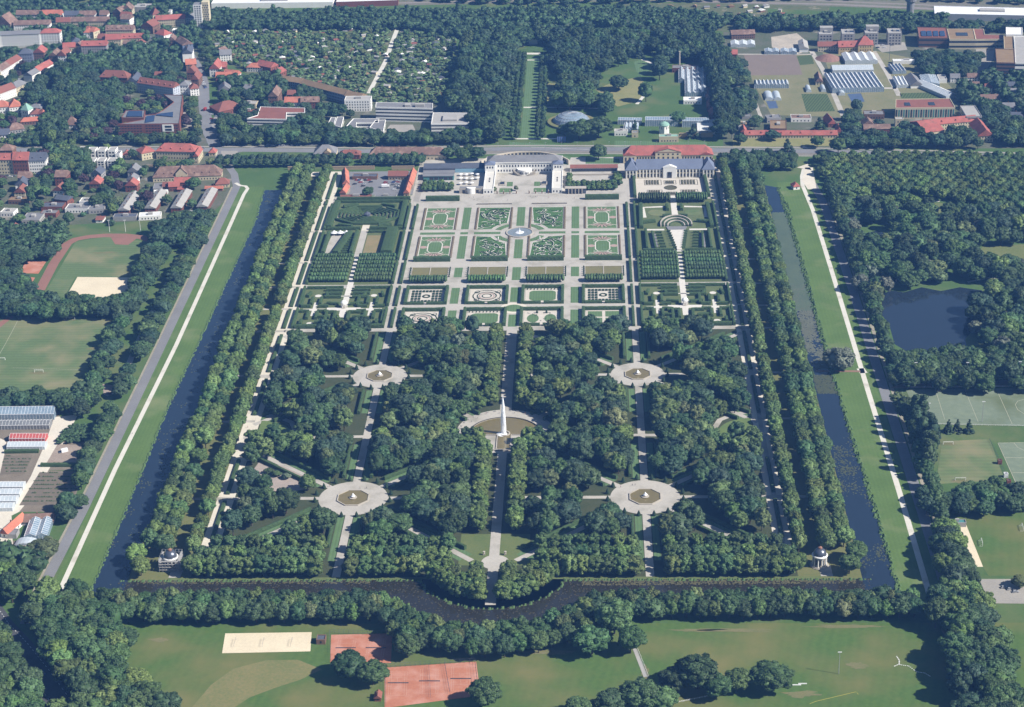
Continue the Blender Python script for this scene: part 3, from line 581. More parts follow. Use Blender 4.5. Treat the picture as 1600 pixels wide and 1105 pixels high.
for s_ in (-1, 1):
    b = MB(); b.box(*sorted((s_*29.5, s_*40)), 1862, 1924.4, 0, 4.6); b.build('side_wing', M_white, pal)
    b = MB(); b.box(*sorted((s_*30.2, s_*39.3)), 1862.7, 1924, 4.6, 4.75); b.build('flat_roof', mat('white_roof', (0.8, 0.77, 0.7, 1), (0.7, 0.67, 0.6, 1), 0.15, 1), pal)
    b = MB(); x0, x1 = sorted((s_*29.5, s_*40))
    b.box(x0, x1, 1862, 1862.5, 4.6, 5.5); b.box(x0, x0+.5, 1862.6, 1924, 4.6, 5.5); b.box(x1-.5, x1, 1862.6, 1924, 4.6, 5.5); b.build('parapet', M_white, pal)
    b = MB(); b.box(*sorted((s_*30, s_*40.5)), 1916, 1925.5, 4.8, 12.4); b.build('corner_pavilion', M_white, pal)
    b = MB(); gable_roof(b, *sorted((s_*30, s_*40.5)), 1916, 1926, 12.4, 2.2, 'y', 0.3, 4.6); b.build('pavilion_roof', M_rblue, pal)
    for y in (1884, 1889, 1894): pal_win(s_*34.7, y, 4.9, 0, 1.6, 1.1)
    for x in (31.5, 34.7, 38): pal_win(s_*x, 1861.98, 1.2, 0, 1.2, 2.0)
    for x in (32.5, 35.2, 38): pal_win(s_*x, 1915.95, 8.3)
    for k in range(13): pal_win(s_*29.45, 1867+k*4.2, 1.4, math.pi/2, 1.3, 2.0)
    for k in range(3): pal_win(s_*40.55, 1918+k*3, 8.2, math.pi/2)
for k in range(19):
    x = -27+k*3.0
    pal_win(x, 1924.95, 6.6)
    if abs(x) > 7: pal_win(x, 1924.95, 1.6)
b = MB(); b.lathe(0, 1925, [(7.5, 0), (7.5, 3.6), (6.8, 3.7), (6.8, 4.6), (7.4, 4.7), (7.4, 5.0)], 24); b.build('portico', M_white, pal)
for s_ in (-1, 1):
    b = MB()
    for i in range(9):
        a0 = R(200+i*7) if s_ < 0 else R(340-i*7); b.box(*sorted((math.cos(a0)*10.2, math.cos(a0)*12.4)), 1925+math.sin(a0)*10.5-.6, 1925+math.sin(a0)*10.5+.7, 0, 0.45*(9-i)+.3)
    b.build('stair', M_stone, pal)
for k in range(5): pal_win(-4+k*2, 1917.6, 0.8, 0, 1.1, 2.4)
b = MB(); pts_o = arc(0, 1928, 52, 25, 155, 26); pts_i = arc(0, 1928, 50.6, 155, 25, 26); b.prism(pts_o+pts_i, 0, 5.0)
cw = tag(b.build('curved_arcade', mat('arcade_stone', (0.66, 0.58, 0.46, 1), (0.56, 0.5, 0.4, 1), 0.2, 1)), 'curved pale stone arcade wall behind the white palace', 'arcade')
ab = MB()
for i in range(26):
    t = R(32+i*4.64); c_, s2 = math.cos(t), math.sin(t)
    k = MB(); k.box(-1.2, 1.2, -.08, .08, .3, 3.7); o = link('arch', k.mesh('arch', M_dark), cw); o.location = (50.55*c_, 1928+50.55*s2, 0); o.rotation_euler = (0, 0, t+math.pi/2)
for x in (-22.5, 22.5):
    for y, h in ((1869, 9), (1884, 6)):
        pass
fp = MB()
S('forecourt_lawn', M_lawn, [rect(*sorted((s_*11, s_*24)), 1866, 1878) for s_ in (-1, 1)]+[rect(*sorted((s_*11, s_*17)), 1884, 1897) for s_ in (-1, 1)], 0.14)
for s_ in (-1, 1):
    t = thing('pedestal', 'square dark panelled pedestal on the %s lawn edge of the palace forecourt' % ('left' if s_ < 0 else 'right'), 'pedestal', (s_*21.5, 1890, 0))
    b = MB(); b.box(s_*21.5-3.2, s_*21.5+3.2, 1886, 1895, .12, 1.0); b.build('plinth', M_stone, t); b = MB(); b.box(s_*21.5-2, s_*21.5+2, 1887.6, 1893.4, 1.0, 1.9); b.build('panel', M_dark, t)
for i, x in enumerate((-26, -19.5, -13, -6.5, 6.5, 13, 19.5, 26)):
    t = thing('stone_pier', 'slim dark sandstone pier in the palace forecourt railing, %s of eight from the left' % ('first', 'second', 'third', 'fourth', 'fifth', 'sixth', 'seventh', 'last')[i], 'pier', (x, 1862, 0))
    b = MB(); b.box(x-.5, x+.5, 1861.5, 1862.5, 0, 2.9); b.build('shaft', M_brick2, t); b = MB(); b.lathe(x, 1862, [(.75, 2.9), (.75, 3.2), (.2, 3.4), (.5, 3.8), (.1, 4.3)], 8); b.build('finial', M_stone, t)

def pavil_roof(b, x0, x1, y0, y1, z, h): gable_roof(b, x0, x1, y0, y1, z, h, 'x', 0.6, (y1-y0)*.48)
# ---------------------------------------------------------------- gallery (blue slate) and orangery (red tiles)
gal = thing('gallery_building', 'long ochre gallery with a blue slate mansard roof facing the flower garden', 'gallery', (150, 1904, 0))
b = MB(); b.box(116, 184, 1906, 1922, 0, 9); b.build('main_hall', M_cream, gal)
b = MB(); gable_roof(b, 116, 184, 1906, 1922, 9, 8.5, 'x', 0.4, 0.1); rf = b.build('roof', M_rblue, gal)
for x0 in (104.5, 183.5):
    b = MB(); b.box(x0, x0+12.6, 1903.5, 1925, 0, 9); b.build('end_pavilion', M_cream, gal)
    b = MB(); gable_roof(b, x0, x0+12.6, 1903.5, 1925, 9, 8.8, 'y', 0.5, 6.4); p = b.build('pavilion_roof', M_rblue, gal)
    k = MB(); dormer(k, x0+6.3, 1903.9, 10); k.build('dormer', M_rslate, p)
    for i in range(4): o = link('column', WIN.setdefault('pil', MB().box(-.55, .55, -.2, .2, 0, 8.8).mesh('column', M_white)), gal); o.location = (x0+1.4+i*3.3-150, 1903.35-1904, 0)
    for i in range(3):
        for z, h in ((1, 3.2), (5.6, 2)): o = link('window', winmesh(1.5, h), gal); o.location = (x0+3+i*3.3-150, 1903.45-1904, z)
for i in range(12): k = MB(); dormer(k, 121+(i//2)*10.4+(i % 2)*3.2+(2.2 if i > 5 else 0), 1907.4, 10.2); k.build('dormer', M_rslate, rf)
b = MB(); b.box(143.5, 157, 1904.6, 1908, 0, 11); b.add([(143, 1904.5, 11), (157.5, 1904.5, 11), (150.2, 1904.5, 13.6), (143, 1909, 11), (157.5, 1909, 11), (150.2, 1909, 13.6)], [(0, 1, 2), (1, 4, 5, 2), (3, 0, 2, 5)]); b.build('portal', M_white, gal)
k = MB(); k.box(148, 152.4, 1904.3, 1904.6, 0, 6.4); k.build('door', M_dark, gal)
for i in range(20):
    x = 118+i*3.4
    if 142.5 < x < 158: continue
    o = link('column', WIN['pil'], gal); o.location = (x-1.7-150, 1905.85-1904, 0)
    for z, h in ((.8, 3.4), (5.6, 2)): o = link('window', winmesh(1.5, h), gal); o.location = (x-150, 1905.95-1904, z)
org = thing('orangery', 'long cream orangery with a red hipped roof behind the slate roofed gallery', 'orangery', (148, 1952, 0))
b = MB(); b.box(104, 197, 1952, 1970, 0, 8.5); b.build('wall', M_cream, org)
b = MB(); gable_roof(b, 104, 197, 1952, 1970, 8.5, 8, 'x', 0.6, 8.5); rf = b.build('roof', M_rred, org)
for x in (125, 134, 143.5, 0, 181-11, 190-11, 199-11)[:]:
    if x and abs(x-148) > 5.5:
        k = MB(); dormer(k, x if x < 148 else x-2, 1953.6, 10.2, 2.0, 3.2, 1.7); k.build('dormer', M_rslate, rf)
b = MB(); b.box(137+0, 164, 1950.6, 1954, 0, 12.2); b.build('central_bay', M_cream, org)
b = MB(); b.add([(136.3, 1950.2, 12.2), (164.7, 1950.2, 12.2), (150.5, 1950.2, 16.2), (136.3, 1961, 12.2), (164.7, 1961, 12.2), (150.5, 1961, 16.2)], [(1, 4, 5, 2), (3, 0, 2, 5), (0, 1, 4, 3)]); b.build('bay_roof', M_rred, org)
b = MB(); b.add([(137, 1950.5, 12.25), (164, 1950.5, 12.25), (150.5, 1950.5, 15.7)], [(0, 1, 2)]); b.build('pediment', M_cream, org)
for x0 in (103.5, 184.5):
    b = MB(); b.box(x0, x0+13, 1950.8, 1953, 0, 8.8); b.build('end_bay', M_cream, org)
    b = MB(); b.add([(x0-.5, 1950.4, 8.8), (x0+13.5, 1950.4, 8.8), (x0+6.5, 1950.4, 11.4), (x0-.5, 1958, 8.8), (x0+13.5, 1958, 8.8), (x0+6.5, 1958, 11.4)], [(1, 4, 5, 2), (3, 0, 2, 5), (0, 1, 2)]); b.build('bay_roof', M_rred, org)
    for i in range(3): o = link('window', winmesh(1.8, 4.6), org); o.location = (x0+2.6+i*3.9-148, 1950.75-1952, 2)
for i in range(5):
    o = link('window', winmesh(1.8, 5), org); o.location = (140.5+i*5-148, 1950.55-1952, 2); o = link('window', winmesh(1.6, 1.6), org); o.location = (140.5+i*5-148, 1950.55-1952, 9)
for i in range(7):
    for x in (118.5+i*2.9, 166+i*2.9): o = link('window', winmesh(1.6, 4.6), org); o.location = (x-148, 1951.95-1952, 2)

# cafe wing, cascade, grotto, restaurant walls
cf = thing('cafe_building', 'pale blue and teal pavilion with a dark roof left of the palace', 'cafe', (-88, 1904, 0))
b = MB(); b.box(-104, -72.5, 1904, 1913, 0, 4.6); b.build('wall', M_teal, cf); b = MB(); b.box(-105, -72, 1911.5, 1921, 4.7, 5.2); b.box(-104.6, -72.4, 1903.4, 1911.5, 4.7, 5.0); b.build('roof', M_rgrey, cf)
b = MB(); b.box(-72.4, -40.2, 1927.6, 1928.1, 0, 4.0); b.build('side_wall', M_blue, cf); b = MB(); b.box(-106, -41, 1928.2, 1945, 0.1, 4.6); b.build('rear_roof', M_rslate, cf)
for i in range(5): o = link('window', winmesh(4.2, 2.9), cf); o.location = (-95.5+i*4.9+88, -0.02, .6)
for i in range(11):
    x, y = -66+(i % 4)*5.8+(i//4)*.7, 1918-(i//4)*13+rnd.uniform(-2, 2)
    t = thing('parasol', 'round white parasol on the cafe terrace left of the palace', 'parasol', (x, y, 0), 0.0, 'white parasols on the cafe terrace')
    b = MB(); b.tube((x, y, 0), (x, y, 2.6), .06); b.build('pole', M_metal, t); b = MB(); b.lathe(x, y, [(2.3, 2.3), (1.2, 2.7), (.05, 3.0)], 8); b.build('canopy', M_whitep, t)
cas = thing('grotto', 'pale stone grotto with three dark bays at the left end of the palace terrace', 'grotto', (-52, 1862, 0))
b = MB(); b.box(-64.5, -41, 1864, 1871, 0, 5.2); b.build('wall', M_stone, cas); b = MB(); b.prism(arc(-52.5, 1866, 4.6, 180, 360, 12), 0, 6.2); b.build('apse', M_white, cas)
for x in (-60, -46): o = link('niche', winmesh(2.6, 3.4), cas); o.location = (x+52, 1.95, .4)
b = MB(); b.box(-64, -41.5, 1864.6, 1870.4, 5.2, 5.4); b.build('roof', M_rgrey, cas)
cq = thing('cascade', 'stepped dark stone cascade wall right of the palace', 'cascade', (54, 1858, 0))
b = MB(); b.box(43, 64, 1860, 1866, 0, 5.5); b.build('wall', M_rslate, cq)
for i in range(5): k = MB(); k.box(46+i*3.4, 47+i*3.4, 1858.8, 1860, 0, 5.2); k.build('pier', M_stone, cq)
k = MB(); k.box(42.6, 64.4, 1859.4, 1866.4, 5.5, 5.9); k.build('coping', M_stone, cq)
gh = thing('hall_building', 'low hall with a dull red roof and long dark front between palace and gallery', 'hall', (72, 1925, 0))
b = MB(); b.box(48, 97, 1926, 1936, 0, 4.2); b.build('wall', M_white, gh); b = MB(); gable_roof(b, 48, 97, 1926, 1936, 4.2, 2.2, 'x', .4); b.build('roof', M_rbrick, gh); b = MB(); b.box(49, 96, 1925.9, 1925.99, .3, 3.4); b.build('window_band', M_dark, gh)
b = MB(); b.box(47, 98, 1914.8, 1915.6, 0, 1.6); b.box(64, 82, 1914.4, 1914.79, 0, .8); tag(b.build('garden_wall', M_stone), 'low pale terrace wall before the red roofed hall beside the palace', 'wall')
for s_ in (-1, 1):
    b = MB(); b.box(*sorted((s_*10, s_*45)), 1831, 1832.2, 0, 1.0); tag(b.build('terrace_wall', mat('dark_wall', (0.2, 0.18, 0.16, 1), (0.15, 0.14, 0.12, 1), .3, 1)), 'low dark terrace wall above the %s broderie beds' % ('left' if s_ < 0 else 'right'), 'wall')
# garden wall along the road, gate lodges
for x0, x1, y, lb in ((-250, -229, 1941, 'sandy garden wall between avenue and road behind the canal head'), (-204, -158, 1940, 'sandy garden wall behind the left farmyard barns'), (-140, -116, 1939, 'sandy garden wall behind the right farmyard barn'), (213, 246, 1925, 'reddish garden wall at the head of the right canal')):
    b = MB(); b.box(x0, x1, y, y+1, 0, 3.6); b.box(x0-.2, x1+.2, y-.2, y+1.2, 3.6, 3.85); tag(b.build('garden_wall', M_sandst), lb, 'wall')

# ---------------------------------------------------------------- corner temples (the left one inside scaffolding)
for s_, lb in ((-1, 'domed corner temple wrapped in scaffolding at the left canal corner'), (1, 'pale stone corner temple with a dark dome at the right canal corner')):
    cx, cy = s_*218.5, 1133
    t = thing('temple', lb, 'temple', (cx, cy, 0))
    b = MB(); b.lathe(cx, cy, [(8, 0), (8, .5), (7.2, .5), (7.2, 1.0), (6.6, 1.0)], 24); b.build('steps', M_stone, t)
    b = MB(); b.lathe(cx, cy, [(4.6, 1), (4.6, 9.6)], 24); b.build('drum', M_stone, t)
    for i in range(10): a = 2*math.pi*i/10; k = MB(); k.tube((cx+5.7*math.cos(a), cy+5.7*math.sin(a), 1), (cx+5.7*math.cos(a), cy+5.7*math.sin(a), 9), .5, .42, 8); k.build('column', M_white, t)
    for i in range(5): a = math.pi*(1.06+.22*i); k = link('window', winmesh(1.5, 4.5), t); k.location = (4.62*math.cos(a), 4.62*math.sin(a), 2.2); k.rotation_euler = (0, 0, a+math.pi/2)
    b = MB(); b.lathe(cx, cy, [(6.5, 9), (6.7, 9.8), (6.3, 10.3), (5.6, 10.3)], 24); b.build('cornice', M_white, t)
    b = MB(); b.lathe(cx, cy, [(5.6, 10.3)]+[(5.5*math.cos(R(a)), 10.3+5.6*math.sin(R(a))) for a in range(0, 76, 7)], 24); b.build('dome', mat('dome_metal', (0.2, 0.22, 0.26, 1), (0.15, 0.165, 0.2, 1), .3, 1.5, rough=.28, spec=.6, metal=.6), t, True)
    b = MB(); b.lathe(cx, cy, [(1.7, 15.4), (1.8, 16.6), (1.2, 17), (.2, 17.6)], 16); b.build('lantern', mat('rusty_copper', (.35, .18, .12, 1), (.28, .15, .1, 1), .5, 2), t)
    if s_ < 0:
        sc_ = thing('scaffold', 'grey tube and plank scaffold around the left domed temple', 'scaffolding', (cx, cy, 0))
        b = MB()
        for x in np.linspace(-9, 9, 7):
            for y in (-9, -7.6, 7.6, 9): b.tube((cx+x, cy+y, 0), (cx+x, cy+y, 12), .09, n=4)
        for y in np.linspace(-6, 6, 4):
            for x in (-9, 9): b.tube((cx+x, cy+y, 0), (cx+x, cy+y, 12), .09, n=4)
        for z in (2, 4.5, 7, 9.5, 11.8):
            for q in (-9, 9): b.tube((cx-9, cy+q, z), (cx+9, cy+q, z), .09, n=4); b.tube((cx+q, cy-9, z), (cx+q, cy+9, z), .09, n=4)
        b.build('tubes', M_metal, sc_); sc_.scale = (.76, .76, .84)
        for z in (2, 4.5, 7, 9.5):
            k = MB(); k.box(cx-9.2, cx+9.2, cy-9.3, cy-7.4, z, z+.16); k.box(cx+7.4, cx+9.3, cy-7.3, cy+9.3, z, z+.16); k.box(cx-9.3, cx-7.4, cy-7.3, cy+9.3, z, z+.16); k.build('plank_deck', M_rlight, sc_)
    t.scale = (.8, .8, .84); ALLHOUSE.append(rect(cx-11, cx+11, cy-13, cy+8))
# ================================================================ TOWN
H = house
# rows at the far left edge of the picture
H('T1', (195, 183), (512, 183), 12, 7, 5, 'g', M_white, M_rbrown, 'long white terrace with a brown roof, farthest row in the upper left corner', 2)
H('T1', (515, 185), (752, 183), 12, 7, 5.5, 'g', M_white, M_rorange, 'white house with a bright orange roof joining the far brown roofed terrace', 2)
H('T1', (790, 192), (972, 190), 12, 7, 5, 'g', M_white, M_rslate, 'terrace house with a slate grey roof right of the bright orange roof', 2)
H('T1', (975, 190), (1165, 188), 12, 7, 5, 'g', M_white, M_rbrown, 'white walled terrace house with a brown roof beside the slate one', 2)
H('T1', (1225, 185), (1320, 185), 12, 7, 5, 'g', M_white, M_rbrown, 'short brown roofed house with a white gable, right end of the far terrace', 2)
H('T1', (165, 312), (610, 302), 12, 7, 5, 'g', M_white, M_rbrown, 'very long dark brown roof in front of the far white terrace', 2)
H('T1', (690, 275), (862, 270), 12, 7, 5, 'g', M_cream, M_rbrick, 'reddish roofed middle house between two long brown roofs', 2)
H('T1', (865, 268), (1335, 262), 12, 7, 5, 'g', M_cream, M_rbrown, 'long brown roofed cream terrace with its gable to the small square', 2)
H('T1', (-160, 445), (0, 436), 13, 17, 3.5, 'g', M_white, M_rgrey, 'white apartment block cut by the left edge of the view', 5, 'apartment block', 'apartment_block', wwin=(1.7, 1.9), step=3.4)
H('T1', (0, 436), (488, 415), 13, 17, 3.5, 'g', M_white, M_rgrey, 'long white five storey apartment block under a grey roof', 5, 'apartment block', 'apartment_block', wwin=(1.7, 1.9), step=3.4)
H('T1', (490, 412), (735, 405), 13, 17, 4.5, 'h', M_white, M_rred, 'white five storey apartment block end under a red hipped roof', 5, 'apartment block', 'apartment_block', wwin=(1.7, 1.9), step=3.4)
H('T1', (225, 670), (400, 660), 14, 11, 5, 'h', mat('shadow_blue_wall', (.16, .18, .24, 1), (.13, .15, .2, 1), .2, 1), M_rslate, 'house with blue shade painted into its wall, slate hipped roof, left of red gabled house', 3)  # bluish shadow on this wall is painted into its colour
H('T1', (405, 650), (540, 650), 16, 10, 6, 'f', M_brick2, M_rred, 'brown house with a red roof between slate house and white gable', 3)
H('T1', (600, 690), (705, 690), 20, 8, 5, 'f', M_brick2, M_rbrown, 'brown roofed low wing leaning on the tall white gable', 2)
H('T1', (712, 690), (812, 690), 22, 10, 7, 'f', M_white, M_rbrick, 'tall white gable house with a dull red roof near the left square', 3)
H('T1', (-150, 960), (15, 880), 13, 10, 5, 'g', M_cream, M_rlight, 'pale roofed cream terrace reaching out of view on the left', 3)
H('T1', (15, 880), (130, 808), 13, 10, 5, 'g', M_white, M_rbrown, 'white terrace with a brown roof turned along the left street', 3)
H('T1', (130, 805), (270, 722), 13, 10, 5, 'g', M_white, M_rbrick, 'white terrace end with a reddish roof along the left street', 3)
H('T1', (395, 935), (490, 880), 12, 8, 4, 'g', M_white, M_rgrey, 'grey roofed white house joined to the coral roofed one', 2)
H('T1', (490, 878), (662, 785), 12, 8, 5, 'g', M_white, M_rred, 'white house under a coral red roof seen obliquely by dark trees', 2)
H('T1', (-60, 1180), (195, 1085), 13, 10, 6, 'g', M_white, M_rbrick, 'long reddish roofed house along the left street, nearest of that row', 3)
H('T1', (197, 1084), (335, 1020), 13, 10, 5, 'h', M_cream, M_rgrey, 'cream corner house with a grey hipped roof at the row end', 3)
H('T1', (1030, 402), (1145, 400), 13, 8, 5, 'h', M_white, M_rorange, 'pale house with an orange hipped roof left of the long cream terrace', 2)
H('T1', (1150, 395), (1228, 365), 14, 9, 5, 'f', M_cream, M_rorange, 'cream gabled house with an orange roof beside the long terrace', 2)
H('T1', (1300, 375), (1640, 372), 13, 9, 5.5, 'g', M_cream, M_rbrown, 'long cream terrace with a brown roof and dormers in the upper town', 3, dorm=6)
H('T1', (1200, 475), (1290, 478), 12, 8, 5, 'g', M_cream, M_rbrick, 'small dull red roof tucked before the long cream terrace', 2)
H('T1', (1300, 492), (1495, 486), 12, 8, 6, 'g', M_cream, M_rred, 'red roofed house with a pale gable before the long cream terrace', 2)
H('T2', (78, 476), (345, 468), 12, 8, 5, 'g', M_cream, M_rred, 'bright red roofed terrace right of the pale gabled red roof', 2, dorm=4)
H('T1', (1000, 568), (1310, 562), 13, 13, 5, 'g', M_grey, M_rred, 'four storey grey house with a bright red roof beside the conifers', 4, dorm=2)
H('T1', (775, 590), (925, 582), 12, 9, 5, 'g', M_cream, M_rred, 'red roofed house behind the dark tree left of the grey house', 2)
H('T1', (885, 520), (985, 512), 12, 12, 4, 'h', M_grey, M_rslate, 'dark roofed town house behind two red roofs', 3)
H('T1', (1225, 950), (1570, 962), 14, 11, 7, 'h', M_brick2, M_rbrick, 'large brownish red hipped roof house left of the arched white gable', 3, dorm=3)
H('T1', (-60, 300), (130, 308), 22, 7, 12, 'f', M_cream, M_rbrown, 'big steep brown roof at the far left edge', 2)
H('T2', (80, 125), (206, 122), 18, 10, 7, 'f', M_cream, M_rbrown, 'half timbered looking gable house with a brown roof at the far crossing', 3)
H('T2', (-30, 150), (75, 160), 16, 9, 6, 'f', M_brick2, M_rbrown, 'brown roofed house left of the half timbered looking gable', 3)
H('T2', (500, 250), (858, 232), 13, 10, 5, 'g', M_cream, M_rred, 'long yellow walled house with a red roof left of the tower block', 3)
H('T2', (462, 185), (562, 172), 16, 9, 8, 'h', M_cream, M_rbrick, 'steep dull red roof behind the long red roofed house', 2)
H('T2', (320, 318), (462, 330), 18, 10, 6, 'f', M_brick2, M_rbrick, 'brown gabled house on the street corner of the upper town', 3)
H('T2', (490, 415), (600, 440), 14, 7, 6, 'h', M_white, M_rred, 'white villa with a red hipped roof among trees below the long red roof', 2)
H('T2', (655, 500), (735, 498), 16, 11, 5, 'f', M_brick2, M_rbrown, 'narrow brown town house at the street bend', 4)
H('T2', (740, 500), (830, 560), 14, 11, 5, 'g', mat('blue_wall', (.14, .17, .25, 1), (.11, .14, .2, 1), .2, 1), M_rbrown, 'blue walled town house curving along the street bend', 4)
H('T2', (828, 660), (948, 655), 24, 13, 5, 'f', M_white, M_rslate, 'tall plain white gable above the street', 0)
H('T2', (872, 800), (1000, 790), 16, 9, 5, 'g', M_brick2, M_rorange, 'orange roofed house below the plain white gable', 3)
H('T2', (880, 900), (990, 900), 15, 9, 7, 'f', M_brick2, M_rbrick, 'dark brick gabled house in the street row', 3)
H('T2', (935, 985), (1028, 985), 20, 9, 7, 'f', M_brick2, M_rbrick, 'reddish gabled town house with the steep roof by the parked cars', 3)
H('T2', (1160, 850), (1282, 850), 24, 10, 7, 'f', M_white, M_rred, 'white gabled house with a red roof east of the street', 3)
H('T2', (1270, 830), (1362, 828), 14, 8, 5, 'g', M_brick, M_rred, 'red roofed back building behind the orange roofed house', 2)
H('T2', (1240, 955), (1500, 948), 12, 5, 5, 'g', M_brick, M_rorange, 'low house with a wide bright orange roof', 1)
H('T2', (1290, 680), (1432, 672), 14, 9, 5, 'g', M_white, M_rgrey, 'grey roofed house with a white gable by the garden plots', 3)
H('T2', (152, 1010), (272, 1010), 26, 12, 5, 'f', M_white, M_rslate, 'white arched gable house at the end of the long pale terrace', 4)
H('T2', (274, 1022), (712, 1085), 13, 12, 5.5, 'g', mat('pale_blue_plaster', (.62, .66, .74, 1), (.54, .58, .66, 1), .2, 1), M_rbrick, 'long pale blue terrace with a brick red roof', 4, dorm=6)
H('T2', (480, 948), (622, 950), 12, 7, 5, 'g', M_brick2, M_rbrick, 'small red roofed house behind the long pale blue terrace', 2)
H('T2', (785, 1055), (905, 1055), 14, 11, 4, 'h', M_white, M_rgrey, 'white villa with a grey roof beside the street', 3)
H('T2', (925, 1100), (1032, 1088), 14, 9, 4, 'h', M_white, M_rbrick, 'pale house with a brick roof at the lower street', 3)
H('E1', (1352, 560), (1425, 555), 18, 8, 6, 'f', M_cream, M_rgrey, 'cream gabled house with a grey roof above the wide dark red roof', 2)
H('E1', (1350, 690), (1500, 660), 26, 5, 7, 'h', M_brick, M_rbrick, 'wide dark red hall roof by the car park', 1, 'hall', 'hall_building')
H('E1', (1478, 690), (1580, 690), 10, 5, 1, 't', M_brick, M_rbrick, 'low red flat roofed annex beside the wide dark red hall', 1, 'annex', 'annex_building')
H('E1', (1520, 415), (1640, 418), 12, 6, 4, 'h', M_white, M_rorange, 'small orange roofed house at the edge of the garden plots', 2)
# tower block
tw = thing('tower_block', 'tall white tower block with a chequered balcony side by the railway', 'apartment block', g(1085, 345, 0, 'T2')+(0,), 1e-6)
b = MB(); b.box(-11, 0, 0, 14, 0, 31); link('wall', b.mesh('wall', M_white), tw); b = MB(); b.box(0.003, 9, 2, 14, 0, 34); link('balcony_wing', b.mesh('balcony_wing', M_cream), tw); b = MB(); b.box(-10.6, -.4, .4, 13.6, 31, 31.3); link('roof', b.mesh('roof', M_rgrey), tw)
for k in range(10):
    for i in range(3):
        o = link('window', winmesh(1.8, 1.5), tw); o.location = (-8.6+i*3.1, -.03, 2+k*2.9)
        o = link('balcony', winmesh(1.7, 1.3), tw); o.location = (1.3+i*3+(k % 2)*1.3-.3, 1.97, 2+k*3)
# villas on the left below the wood
H('T3', (112, 300), (255, 285), 16, 8, 7, 'h', M_white, M_rorange, 'white villa with a steep orange hipped roof beside the small turret', 2)
H('T3', (-60, 300), (108, 290), 14, 8, 6, 'h', M_white, M_rorange, 'orange roofed villa cut by the left edge above the wood', 2)
H('T3', (372, 385), (505, 380), 14, 7, 4, 'h', M_white, M_rbrick, 'villa with a dark red roof behind the low orange roof', 2)
H('T3', (510, 400), (615, 375), 12, 7, 5, 'h', M_white, M_rorange, 'white end villa with a bright orange roof beside the wood', 2)
H('T3', (252, 480), (505, 460), 10, 4, 3.5, 'h', M_brick2, M_rorange, 'low long orange roof in front of the villas', 1)
H('T3', (105, 585), (300, 560), 14, 8, 6, 'h', M_grey, M_rbrown, 'grey house with a brown hipped roof left of the wood', 2)
H('T3', (-20, 640), (100, 635), 14, 7, 5, 'g', M_white, M_rslate, 'slate roofed house at the left edge under the wood', 2)
H('T3', (808, 515), (942, 515), 12, 4, 8, 'h', M_white, M_rbrown, 'small white cottage with a very steep brown roof inside the wood', 1)
H('T3', (945, 560), (1015, 560), 9, 4, 2, 'h', M_white, M_rlight, 'little white annex beside the steep roofed cottage', 1)
H('T3', (-40, 945), (148, 945), 14, 16, 5, 'g', M_cream, M_rred, 'cream tenement with tall windows at the left edge', 4, 'tenement', 'tenement', dorm=1)
H('T3', (150, 950), (342, 950), 14, 16, 7, 'g', M_brick, M_rred, 'dark red brick tenement between two pale ones', 4, 'tenement', 'tenement', dorm=1)
H('T3', (344, 958), (560, 952), 14, 15, 7, 'g', M_white, M_rslate, 'white tenement with a slate roof beside the big trees', 4, 'tenement', 'tenement', dorm=2, step=2.4)
H('T3', (-20, 830), (150, 830), 14, 10, 5, 'h', M_brick2, M_rbrown, 'brown roofed tenement wing behind the red roofs', 2)
lab6 = ['upper left', 'upper middle', 'upper right', 'lower left', 'lower middle', 'lower right']
for i in range(6):
    x = (1075, 1198, 1325)[i % 3]-(i//3)*6; y = (815, 945)[i//3]
    H('T3', (x, y+20), (x+98, y+20), 11, 11 if i < 3 else 8, 1, 't', M_white, M_rlight, 'white flat roofed terrace house, %s of the block of six' % lab6[i], 3, group='white stepped terrace houses', wwin=(2.2, 1.6), step=3.4)
H('T3', (960, 830), (1050, 830), 11, 8, 1, 't', M_white, M_rgrey, 'white flat roofed house half hidden left of the six terrace houses', 2)
H('T3', (1420, 880), (1475, 880), 11, 9, 1, 't', M_white, M_rgrey, 'white flat roofed house at the right end of the six terrace houses', 2)
